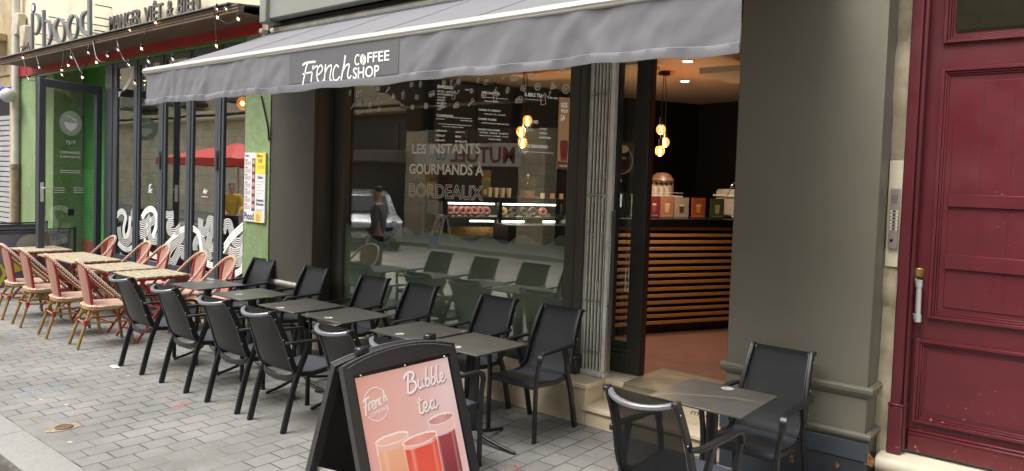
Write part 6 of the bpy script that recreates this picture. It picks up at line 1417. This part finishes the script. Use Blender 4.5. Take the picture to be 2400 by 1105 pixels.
# ================================================================ slatted folding tables
def make_slat_table(w, d=.60, n=6):
    t = thing('slatted_table', (0, 0, 0), 'x', 'table', 'slatted wooden folding tables of the restaurant')
    gp = d/n; mb = MB(); h = .745
    for i in range(n):
        y = -d/2+i*gp; e = random.uniform(-.004, .004); mb.cbox((-w/2+e, y+.008, h-.020), (w/2+e, y+gp-.008, h+random.uniform(-.001, .001)), .003)
    mb.build('tabletop', SLAT, t)
    mb = MB()
    for x in (-w/2+.03, w/2-.03): mb.cbox((x-.014, -d/2+.005, h-.046), (x+.014, d/2-.005, h-.021), .003)
    for y in (-d/2+.06, d/2-.06): mb.cbox((-w/2+.05, y-.01, h-.044), (w/2-.05, y+.01, h-.0225), .003)
    mb.build('top_frame', REDM, t)
    for x in (-w/2+.055, w/2-.055):
        for k, s in enumerate((-1, 1)):
            mb = MB(); xx = x+(.014 if k else -.014); mb.bar([(xx, s*(d/2-.03), .010), (xx, -s*(d/2-.06), h-.045)], .014, .028, (1, 0, 0)); mb.build('leg', REDM, t)
    mb = MB()
    for y, z in ((-d/2+.08, .12), (d/2-.08, .12)): mb.tube([(-w/2+.055, y, z), (w/2-.055, y, z)], .009, 8)
    mb.tube([(-w/2+.055, 0, .365), (w/2-.055, 0, .365)], .009, 8); mb.build('cross_bar', REDM, t)
    return t
for x, w, lb in ((-8.52, .62, 'slatted wooden table with red folding legs next to the black tables'), (-9.33, .74, 'slatted wooden table second from the black tables'), (-10.60, 1.20, 'longest slatted wooden table, in the middle of the bistro chairs'), (-11.95, .70, 'farthest slatted wooden table, before the fabric barrier')):
    o = make_slat_table(w); o.location = (x, 3.94, 0); o['label'] = lb

# ================================================================ sandwich board
hx0 = -2.632; t = thing('sandwich_board', (hx0, 2.40, 0), 'black sandwich board with pink Bubble tea poster standing on the pavers in front', 'sandwich board')
Y0, Y1 = 2.037, 2.752; TH = math.atan(.325); HZ = 1.075
def pan(side):   # local panel frame: u along y, v down the panel from hinge, d outwards
    c, s = math.cos(TH), math.sin(TH)
    return lambda u, v, d=0: Vector((hx0+side*(.012+v*s+d*c), u, HZ-v*c+d*s))
VL = HZ/math.cos(TH)-.004
for side, nm in ((1, 'front_panel'), (-1, 'rear_panel')):
    m_ = pan(side); W = Y1-Y0; ym = (Y0+Y1)/2
    arc = [(ym+math.sin(a)/math.sin(.62)*W/2, -(.048*(math.cos(a)-math.cos(.62))/(1-math.cos(.62)))) for a in [-.62+i*.062 for i in range(21)]]
    mb = MB()
    def bx(u0, u1, v0, v1, d0, d1):
        P = [m_(u, v, d) for d in (d0, d1) for v in (v0, v1) for u in (u0, u1)]
        mb.add(P, [(0, 1, 3, 2), (4, 6, 7, 5), (0, 4, 5, 1), (1, 5, 7, 3), (3, 7, 6, 2), (2, 6, 4, 0)])
    fw = .050
    bx(Y0, Y0+fw, 0, VL, 0, .030); bx(Y1-fw, Y1, 0, VL, 0, .030); bx(Y0+fw, Y1-fw, VL-.16, VL-.10, 0, .0295)
    mb.prism(arc+[(Y1-fw-.001, .045), (Y0+fw+.001, .045)], m_, 0, .0285)
    fp = wb(mb, nm, M("black_board_plastic", (0.022, 0.022, 0.024), .38, var=.1, vs=20), t, ang=25)
    mb = MB(); inner = [(ym+(u-ym)*.93, v+.012) for u, v in arc]
    mb.ribbon(inner, .004, m_, .029, .002); mb.ribbon(arc, .006, m_, .028, .004)
    wb(mb, 'arch_ridge', CHARL, fp)
    mb = MB(); bx(Y0+fw, Y1-fw, .045, VL-.16, .004, .020); sh = wb(mb, 'inner_panel', BLACK, t)
    if side == 1:
        # printed poster: colours laid out from the photo's poster as a fine grid of print
        PU0, PU1, PV0, PV1 = Y0+.062, Y1-.062, .062, VL-.185
        nu, nv = 150, 250; me = bpy.data.meshes.new('poster')
        vs = []; cols = []
        def mixf(a, b, f): f = max(0, min(1, f)); return tuple(x+(y-x)*f for x, y in zip(a, b))
        GL = [  # centre u, top v, bottom v, half width top, liquid colour (top, bottom)
            (.79, .32, .95, .145, (.42, .07, .09), (.12, .02, .03), .07), (.25, .342, .98, .165, (.80, .42, .26), (.66, .26, .14), .035), (.53, .387, 1.02, .185, (.72, .085, .055), (.80, .13, .08), .025)]
        for j in range(nv+1):
            for i in range(nu+1):
                u, v = i/nu, j/nv; vs.append(m_(lerp(PU0, PU1, u), lerp(PV0, PV1, v), .0215))
                c = mixf((.70, .34, .28), (.78, .55, .52), u*.9+.1*math.sin(v*4)); c = mixf(c, (.72, .36, .36), v*.6)
                c = mixf(c, (.82, .66, .68), max(0, u-.55)*1.4*(.6+.4*math.sin(v*9+u*7)))
                for cu, v0, v1, hw, cA, cB, lt in GL:
                    w = hw*(1-.16*(v-v0)); x = (u-cu)/w; rim = v0-.022*math.sqrt(max(0, 1-x*x)) if abs(x) < 1 else 9
                    rimf = v0+.030*math.sqrt(max(0, 1-x*x)) if abs(x) < 1 else 9
                    if abs(x) < 1 and v > rim-.004:
                        if v < rimf:  c = mixf((.80, .50, .44), cA, .35+.3*abs(x)); c = mixf(c, (.92, .80, .76), 1 if (abs(v-rim) < .005 or abs(v-rimf) < .004) else 0)
                        elif v < v0+lt+.02*math.sqrt(max(0, 1-x*x)): c = mixf(c, (.82, .50, .44), .5)
                        else:
                            c = mixf(cA, cB, (v-v0)/.45); c = mixf(c, (.9, .6, .5), .35*max(0, 1-abs(x+.55)*6)+.25*max(0, 1-abs(x-.7)*8))
                            if v > v0+.30 and cu != .25: c = mixf(c, (.85, .45, .42), .5*(math.sin(x*11) > .55))
                            if cu == .79 and v > v0+.34: c = mixf(c, (.06, .015, .02), .7*(math.sin(u*190)*math.sin(v*240) > .1))
                        if abs(x) > .95: c = mixf(c, (.92, .78, .76), .6)
                cols.append(c)
        me.from_pydata([tuple(v) for v in vs], [], [(j*(nu+1)+i, j*(nu+1)+i+1, (j+1)*(nu+1)+i+1, (j+1)*(nu+1)+i) for j in range(nv) for i in range(nu)])
        ca = me.color_attributes.new("print", 'FLOAT_COLOR', 'POINT'); ca.data.foreach_set("color", [x for c in cols for x in (*c, 1)])
        me.materials.append(mat_vcol("poster_print")); po = bpy.data.objects.new('poster', me); COL.objects.link(po); po.parent = sh
        def PM(u, v, d=0): return m_(lerp(PU0, PU1, u), lerp(PV0, PV1, 1-v), .0225+d)      # u,v from lower left
        def SC(P): return P
        W0 = PU1-PU0; asp = (PV1-PV0)/W0
        def PMs(u, v, d=0): return PM(u, v/asp, d)                 # v in units of poster width
        TOPV = asp
        mb = MB(); mb2 = MB()
        # poster text traced in poster units: u 0..1, depth from top in widths
        def T(P): return [(a, TOPV-b*.9) for a, b in P]
        BUB = [([(.49, .23), (.505, .15), (.525, .07)], .020), ([(.47, .105), (.50, .065), (.555, .055), (.585, .085), (.555, .125), (.52, .138)], .020), ([(.52, .138), (.575, .145), (.59, .185), (.555, .225), (.50, .235), (.478, .215)], .020),
               ([(.625, .135), (.612, .19), (.622, .215), (.65, .205), (.668, .14), (.662, .20), (.68, .213)], .016), ([(.735, .05), (.71, .13), (.695, .20), (.715, .213), (.74, .19), (.742, .155), (.722, .147), (.705, .17)], .016), ([(.80, .05), (.775, .13), (.76, .20), (.78, .213), (.805, .19), (.807, .155), (.787, .147), (.77, .17)], .016),
               ([(.86, .045), (.838, .12), (.828, .19), (.842, .213), (.865, .195)], .016), ([(.868, .185), (.90, .165), (.905, .135), (.885, .135), (.872, .17), (.878, .205), (.90, .21), (.93, .18)], .016),
               ([(.60, .29), (.585, .36), (.578, .42), (.60, .435), (.625, .415)], .018), ([(.565, .335), (.60, .325), (.63, .318)], .014), ([(.628, .41), (.662, .385), (.662, .350), (.640, .352), (.628, .395), (.640, .43), (.668, .425), (.69, .395)], .016), ([(.745, .352), (.718, .352), (.702, .395), (.715, .425), (.738, .405), (.752, .350), (.745, .41), (.760, .425), (.785, .395)], .016)]
        for P, w in BUB:
            q = c2(P, 6); mb2.ribbon([(a+.008, TOPV-b*.9-.006) for a, b in q], w*1.35, PMs, .0003); mb.ribbon(T(q), w, PMs, .0008)
        FR2 = [([(.035, .205), (.055, .19), (.10, .18)], .014), ([(.062, .19), (.052, .25), (.038, .32)], .013), ([(.03, .255), (.07, .24)], .010), ([(.085, .225), (.078, .29)], .011), ([(.082, .25), (.10, .22), (.112, .225)], .010), ([(.112, .26), (.135, .245), (.138, .215), (.122, .22), (.112, .26), (.125, .283), (.145, .27)], .010), ([(.155, .215), (.148, .28)], .011), ([(.153, .24), (.178, .21), (.178, .27)], .011), ([(.215, .205), (.196, .215), (.192, .255), (.215, .262)], .010), ([(.245, .15), (.232, .25)], .012), ([(.236, .22), (.258, .195), (.258, .24), (.272, .235)], .011)]
        for P, w in FR2: mb.ribbon(T(c2(P, 5)), w, PMs, .0008)
        put_text(mb, "COFFEE SHOP", .085, TOPV-.31, .18, .030, PMs, .0008, bold=.01, skew=.15)
        for a0, a1 in ((.55, 2.9), (3.75, 5.9)): mb.ribbon([(.155+.12*math.cos(a), TOPV-.225+.125*math.sin(a)) for a in [lerp(a0, a1, i/18) for i in range(19)]], .006, PMs, .0008)
        wb(mb, 'poster_lettering', flat("poster_white", (0.88, 0.84, 0.83), .4), sh, smooth=False); wb(mb2, 'letter_shadow_print', flat("rose_print", (0.50, 0.20, 0.20), .4), sh, smooth=False)
        mb = MB(); 
        for v in (.094, .102): pass
        mb.prism([(PU0-.008, PV0-.008), (PU1+.008, PV0-.008), (PU1+.008, PV1+.008), (PU0-.008, PV1+.008)], m_, .0203, .0208); wb(mb, 'poster_sleeve', BLACK, sh)
    mb = MB()
    for u in (Y0+.09, ym, Y1-.09):
        q = m_(u, .055, .0295); mb.ball(q, .004, 8)
    wb(mb, 'rivet', STEEL, fp)
mb = MB()
for y in (Y0+.02, Y1-.02): mb.tube([(hx0-.03, y, HZ-.015), (hx0+.03, y, HZ-.015)], .010, 10)
for y in (Y0+.14, Y1-.14): mb.cbox((hx0-.022, y-.03, HZ+.035), (hx0+.022, y+.03, HZ+.07), .006)
wb(mb, 'hinge', CHAR, t)
mb = MB()
for y in (Y0+.035, Y1-.035):
    zc = .56; x_ = (HZ-zc)*math.tan(TH)+.012
    mb.bar([(hx0-x_+.01, y, zc), (hx0+.05, y, zc+.025), (hx0+x_-.01, y, zc)], .004, .022, (0, 1, 0))
wb(mb, 'folding_stay', ALU, t)

# ================================================================ the other side of the street (seen in the window reflections)
FY = -7.6
fb = thing('facing_building', (-20, FY-.5, 0), 'cream stone building across the street with dark shopfront, seen reflected in the windows', 'building')
FST_ = mat_bricks("facing_limestone", (0.62, 0.54, 0.37), (0.72, 0.63, 0.45), (0.35, 0.29, 0.20), .8, .36, .008, 'XZ', .6, 10)
mb = MB(); mb.box((-26, FY-.6, 4.4), (12, FY-1.4, 10.5)); mb.box((-60, FY-.6, 0), (-26, FY-1.4, 10.5))
for x in (-25.5, -19.6, -14.45, -9, -3.5, 2, 7): mb.cbox((x, FY-.62, .0), (x+1.05, FY+.02, 4.4), .02)
wb(mb, 'stone_wall', FST_, fb)
mb = MB()
for z in (4.35, 4.6, 8.3): mb.cbox((-60, FY-.7, z), (12, FY+.12, z+.14), .03)
wb(mb, 'cornice', M("pale_cornice_stone", (0.62, 0.55, 0.41), .8, var=.1), fb)
mb = MB(); mb.box((-26, FY-1.0, .02), (12, FY-.65, 4.36)); wb(mb, 'shopfront', M("dark_shopfront", (0.022, 0.020, 0.022), .4, var=.3, vs=1), fb)
for i, x in enumerate(range(-57, 12, 5)):
    mb = MB(); mb.cbox((x+1.3, FY-.62, 5.3), (x+3.2, FY-.5, 7.9), .03); w = wb(mb, 'window_surround', M("pale_surround", (0.6, 0.54, 0.42), .8) if i == 0 else bpy.data.materials["pale_surround"], fb)
    mb = MB(); mb.box((x+1.5, FY-.50, 5.45), (x+3.0, FY-.48, 7.75)); wb(mb, 'pane', bpy.data.materials["dark_shopfront"], w)
    mb = MB(); mb.cbox((x+2.22, FY-.478, 5.45), (x+2.28, FY-.45, 7.75), .005); mb.cbox((x+1.5, FY-.478, 6.9), (x+3.0, FY-.455, 6.96), .005); wb(mb, 'glazing_bar', DECW, w)
    mb = MB(); mb.cbox((x+1.1, FY-.6, 5.05), (x+3.4, FY+.35, 5.2), .02)
    for k in range(20): mb.tube([(x+1.15+k*.118, FY+.32, 5.2), (x+1.15+k*.118, FY+.32, 6.0)], .012, 5)
    mb.bar([(x+1.12, FY+.32, 6.0), (x+3.38, FY+.32, 6.0)], .03, .04, (0, 0, 1)); wb(mb, 'balcony', M("iron_balcony", (0.06, 0.055, 0.05), .6) if i == 0 else bpy.data.materials["iron_balcony"], fb)
mb = MB()
for x in range(-22, 12, 5):
    for k in range(2): frame_rect(mb, x+1.2+k*1.9, x+2.9+k*1.9, 2.7, 4.1, .08, FY-.64, FY-.60)
wb(mb, 'shopfront_panel', M("grey_shop_panel", (0.10, 0.10, 0.11), .5), fb)
# sign board across the street: mirrored in the window
t = thing('insurance_sign', (-18, FY+.1, 2.5), 'white sign board with dark red MUTUEL lettering, reflected in the shop window', 'sign')
RX0, RX1 = -19.0, -14.25
wbox('board', flat("white_sign_board", (0.62, 0.60, 0.56)), t, ((RX0, FY+.04, 2.42), (RX1, FY+.12, 3.16)), ch=.004)
SGM = lambda u, v, d=0: Vector((u, FY+.122+d, v))
mb = MB(); put_text(mb, "MUTUEL", -17.3, 2.52, 2.8, .52, SGM, .001, mirror=True, bold=.03); wb(mb, 'lettering', flat("dark_red_print", (0.20, 0.03, 0.04)), t, smooth=False)
mb = MB(); put_text(mb, "CO", -18.0, 2.6, .5, .32, SGM, .001, mirror=True, bold=.03); wb(mb, 'lettering', flat("teal_print", (0.05, 0.25, 0.20)), t, smooth=False)
wbox('shop_awning', M("grey_small_awning", (0.16, 0.155, 0.165), .8), fb, ((-26, FY-.4, 2.5), (-19.6, FY+.5, 2.95)), ch=.05)
# parked van
def van():
    t = thing('parked_van', (-15.9, -4.2, -.10), 'silver grey small van parked across the street, seen reflected in the shop window', 'van', None)
    L0 = [(-2.05, .25), (-2.12, .45), (-2.08, .72), (-1.95, .84), (-1.15, .98), (-.55, 1.48), (-.1, 1.62), (1.6, 1.66), (1.98, 1.55), (2.1, .9), (2.08, .3), (1.6, .22), (-1.6, .22)]
    mb = MB(); nseg = 5; ws = [(-.84, .90), (-.90, 1.0), (.90, 1.0), (.84, .90)]
    vs = []; n = len(L0)
    for yy, sc_ in ((-.80, .95), (-.88, 1.0), (.88, 1.0), (.80, .95)):
        for x, z in L0:
            k = 1 if z < 1.0 else 1-.16*(z-1.0)/.65
            vs.append((x*(sc_*.5+.5), yy*k, .22+(z-.22)*(sc_*.4+.6)))
    mb.add(vs, [(r*n+i, r*n+(i+1) % n, (r+1)*n+(i+1) % n, (r+1)*n+i) for r in range(3) for i in range(n)]+[tuple(range(n)), tuple(range(3*n, 4*n))[::-1]])
    mb.build('body', M("silver_car_paint", (0.42, 0.43, 0.44), .25, .5, var=.03), t, ang=60)
    mb = MB(); mb.add([(-1.10, -.66, 1.04), (-1.10, .66, 1.04), (-.62, .62, 1.47), (-.62, -.62, 1.47)], [(0, 1, 2, 3)])
    for v in range(len(mb.v)): mb.v[v] = (mb.v[v][0]-.03, mb.v[v][1], mb.v[v][2]+.03)
    mb.build('windscreen', M("dark_car_glass", (0.015, 0.02, 0.022), .08), t)
    mb = MB()
    for s in (-1, 1): mb.add([(-.85, s*.892, 1.02), (1.7, s*.892, 1.02), (1.6, s*.80, 1.52), (-.42, s*.80, 1.48)], [(0, 1, 2, 3)])
    mb.build('side_window', bpy.data.materials["dark_car_glass"], t)
    for sx in (-1.35, 1.3):
        for s in (-1, 1):
            mb = MB(); mb.lathe([(.20, -.1), (.31, -.1), (.325, -.05), (.325, .05), (.31, .1), (.20, .1)], (sx, s*.80, .325), 24, 'Y'); w = mb.build('wheel', M("tyre_rubber", (0.02, 0.02, 0.02), .8) if "tyre_rubber" not in bpy.data.materials else bpy.data.materials["tyre_rubber"], t)
            mb = MB(); mb.lathe([(.19, -.085), (.05, -.10), (.001, -.1)], (sx, s*.80, .325), 16, 'Y'); mb.lathe([(.19, .085), (.05, .10), (.001, .1)], (sx, s*.80, .325), 16, 'Y'); mb.build('rim', ALU, w)
    for s in (-1, 1):
        mb = MB(); mb.ball((-2.02, s*.66, .74), .12, 12); mb.build('headlight', M("headlight_lens", (0.7, 0.7, 0.68), .1) if "headlight_lens" not in bpy.data.materials else bpy.data.materials["headlight_lens"], t)
        mb = MB(); mb.cbox((-.75, s*.93-.08, .98), (-.65, s*.93+.08, 1.12), .02); mb.build('mirror', BLACK, t)
    mb = MB(); mb.cbox((-2.16, -.26, .36), (-2.13, .26, .47), .003); mb.build('number_plate', WHITE, t)
    mb = MB(); mb.cbox((-2.15, -.6, .55), (-2.10, .6, .66), .01); mb.cbox((-2.15, -.7, .28), (-2.11, .7, .34), .01); mb.build('grille', BLACK, t)
    return t
v = van(); v.rotation_euler = (0, 0, R_(212)); v.location = (-17.7, -4.1, -.10)
# red umbrella café parasol across the street
t = thing('red_parasol', (-21, -2.4, -.1), 'red square parasol across the street, reflected in the last restaurant panes', 'parasol')
mb = MB(); a_ = 2.2; apex = (0, 0, 2.95)
c4 = [(-a_, -1.5, 2.45), (a_, -1.5, 2.45), (a_, 1.5, 2.45), (-a_, 1.5, 2.45)]; lo4 = [(x, y, z-.22) for x, y, z in c4]
mb.add([apex]+c4+lo4, [(0, 1, 2), (0, 2, 3), (0, 3, 4), (0, 4, 1), (1, 5, 6, 2), (2, 6, 7, 3), (3, 7, 8, 4), (4, 8, 5, 1)]); mb.build('canopy', M("red_parasol_cloth", (0.60, 0.055, 0.04), .7), t, smooth=False)
mb = MB(); mb.tube([(0, 0, 0), (0, 0, 2.9)], .03, 10); mb.lathe([(.35, 0), (.35, .06), (.04, .1), (.001, .1)], n=20); mb.build('pole', STEEL, t)
# second sandwich board across, portrait poster
t = thing('portrait_board', (-13.75, -3.6, -.1), 'small silver framed pavement board with a portrait and blue band, seen reflected in the window', 'sandwich board'); t.location = (-13.75, -3.55, 0.0); t.rotation_euler = (0, 0, R_(25))
mb = MB()
for s in (-1, 1):
    for a, b in (((-.32, s*.28, .0), (-.32, s*.02, 1.0)), ((.32, s*.28, .0), (.32, s*.02, 1.0)), ((-.32, s*.02, 1.0), (.32, s*.02, 1.0)), ((-.32, s*.24, .18), (.32, s*.24, .18))): mb.bar([a, b], .03, .03, (0, 1, 0) if a[0] == b[0] else (0, 0, 1))
mb.build('frame', ALU, t)
BDm = lambda u, v, d=0: Vector((u, .02+(1.0-v)*.26+.012+d, v))
mb = MB(); mb.add([BDm(*p) for p in ((-.30, .2), (.30, .2), (.30, .98), (-.30, .98))], [(0, 1, 2, 3)]); mb.build('poster', flat("rose_grey_print", (0.42, 0.30, 0.29)), t, smooth=False)
mb = MB(); mb.add([BDm(u, v, .002) for u, v in ((-.30, .2), (.30, .2), (.30, .42), (-.30, .45))], [(0, 1, 2, 3)]); mb.build('blue_band', flat("blue_print", (0.10, 0.20, 0.42)), t, smooth=False)
mb = MB(); mb.disc((.06, .72), .19, BDm, .003, 20, 1.15); mb.add([BDm(u, v, .003) for u, v in ((-.16, .45), (.26, .45), (.22, .7), (-.1, .7))], [(0, 1, 2, 3)]); mb.build('printed_hair', flat("black_hair_print", (0.02, 0.015, 0.015)), t, smooth=False)
mb = MB(); mb.disc((.05, .68), .11, BDm, .004, 20, 1.35); mb.build('printed_face', flat("face_print", (0.50, 0.30, 0.22)), t, smooth=False)

# ---- people (only in the reflections)
def person(loc, rz, label, coat, legs, hair, pose):
    t = thing('person', loc, label, 'person', None, rz)
    def skin(name, verts, edges, radii, mat, par, root=0):
        me = bpy.data.meshes.new(name); me.from_pydata(verts, edges, []); o = bpy.data.objects.new(name, me); COL.objects.link(o); o.parent = par
        m1 = o.modifiers.new("skin", 'SKIN'); m1.use_smooth_shade = True
        for i, r in enumerate(radii): me.skin_vertices[0].data[i].radius = (r, r) if not isinstance(r, tuple) else r
        me.skin_vertices[0].data[root].use_root = True
        m2 = o.modifiers.new("sub", 'SUBSURF'); m2.levels = 2; m2.render_levels = 2; me.materials.append(mat); return o
    P = pose
    # body: pelvis, spine, chest, neck, head, arms, legs, with hands
    V = [(0, 0, .95), (0, -.01, 1.15), (0, 0, 1.38), (0, .01, 1.50), (0, .03, 1.58), (0, .04, 1.67), (0, .03, 1.75)]
    E = [(0, 1), (1, 2), (2, 3), (3, 4), (4, 5), (5, 6)]; Rr = [(.16, .12), (.15, .11), (.17, .11), (.06, .06), (.065, .075), (.078, .09), (.07, .08)]
    for s in (-1, 1):
        b = len(V); V += [(s*.18, 0, 1.43), P['el'][0 if s < 0 else 1], P['ha'][0 if s < 0 else 1]]; E += [(2, b), (b, b+1), (b+1, b+2)]; Rr += [.065, .048, .034]
        h = Vector(V[-1]); e = Vector(V[-2]); d = (h-e).normalized(); sd = d.cross(Vector((0, 0, 1))).normalized() if abs(d.z) < .95 else Vector((0, 1, 0)); pb = len(V)-1
        for k, (o_, l) in enumerate(((-.028, .085), (-.01, .10), (.010, .095), (.027, .075))):
            q = h+d*.05+sd*o_; q2 = q+d*l*.5+Vector((0, 0, -.01)); V += [tuple(q), tuple(q2+d*l*.3+Vector((0, 0, -.01)))]; E += [(pb, len(V)-2), (len(V)-2, len(V)-1)]; Rr += [.012, .008]
        q = h+sd*.04*s+d*.02; V += [tuple(q), tuple(q+d*.04+sd*.015*s)]; E += [(pb, len(V)-2), (len(V)-2, len(V)-1)]; Rr += [.012, .009]
        b = len(V); k_, f_ = P['kn'][0 if s < 0 else 1], P['fo'][0 if s < 0 else 1]
        V += [(s*.09, 0, .88), k_, f_, (f_[0], f_[1]+.05, .05), (f_[0], f_[1]+.17, .04)]; E += [(0, b), (b, b+1), (b+1, b+2), (b+2, b+3), (b+3, b+4)]; Rr += [.095, .06, .042, .045, .035]
    SKN = M("skin_tone", (0.50, 0.30, 0.22), .55)
    skin('body', V, E, Rr, SKN, t)
    def coatv():
        b = [(0, 0, .90), (0, -.01, 1.15), (0, 0, 1.40), (0, 0, 1.47)]; e = [(0, 1), (1, 2), (2, 3)]; r = [(.185, .145), (.175, .135), (.19, .13), (.09, .09)]
        for s in (-1, 1):
            n = len(b); el, ha = Vector(P['el'][0 if s < 0 else 1]), Vector(P['ha'][0 if s < 0 else 1]); b += [(s*.18, 0, 1.43), tuple(el), tuple(el.lerp(ha, .9))]; e += [(2, n), (n, n+1), (n+1, n+2)]; r += [.08, .064, .050]
        return b, e, r
    skin('jacket', *coatv(), coat, t)
    b = [(0, 0, .93)]; e = []; r = [(.165, .13)]
    for s in (-1, 1):
        n = len(b); b += [(s*.09, 0, .86), P['kn'][0 if s < 0 else 1], tuple(Vector(P['fo'][0 if s < 0 else 1])+Vector((0, 0, .03)))]; e += [(0, n), (n, n+1), (n+1, n+2)]; r += [.108, .075, .062]
    skin('trousers', b, e, r, legs, t)
    skin('hair', [(0, .01, 1.66), (0, .015, 1.74), (0, .03, 1.79)], [(0, 1), (1, 2)], [(.075, .07), (.085, .09), (.07, .07)], hair, t)
    mb = MB(); 
    for s in (-1, 1): mb.ball((s*.032, .128, 1.70), .010, 8)
    mb.build('eye', M("dark_eye", (0.03, 0.02, 0.02), .3) if "dark_eye" not in bpy.data.materials else bpy.data.materials["dark_eye"], t)
    mb = MB(); mb.tube([(0, .125, 1.70), (0, .150, 1.665), (0, .128, 1.655)], .010, 8); mb.build('nose', SKN, t)
    mb = MB(); mb.bar([(-.025, .122, 1.625), (0, .130, 1.622), (.025, .122, 1.625)], .008, .006, (0, 0, 1)); mb.build('mouth', CRIM, t)
    for o_ in t.children:
        pass
    return t
st = {'el': [(-.24, -.02, 1.15), (.24, -.02, 1.15)], 'ha': [(-.22, .10, .93), (.22, .08, .93)], 'kn': [(-.10, .03, .50), (.11, -.02, .50)], 'fo': [(-.11, .0, .09), (.12, -.10, .09)]}
person((-9.75, 2.05, 0), R_(60), 'man in grey jacket on the pavement by the kerb, seen reflected in the shop window', M("grey_jacket", (0.10, 0.11, 0.125), .8), M("dark_trousers", (0.02, 0.022, 0.03), .8), M("dark_hair", (0.02, 0.015, 0.012), .6), st)
st2 = {'el': [(-.27, .10, 1.18), (.27, .08, 1.16)], 'ha': [(-.16, .32, 1.05), (.18, .30, 1.02)], 'kn': [(-.10, .05, .50), (.11, .0, .50)], 'fo': [(-.11, .02, .09), (.12, -.04, .09)]}
pp = on_y(547, 500, 7.4)
person((-17.6, -.25, -.10), R_(-60), 'man in yellow jacket and cap in the street, seen reflected in the restaurant panes', M("mustard_jacket", (0.52, 0.33, 0.03), .7), M("black_trousers", (0.015, 0.015, 0.018), .8), M("grey_cap", (0.10, 0.11, 0.10), .8), st2)
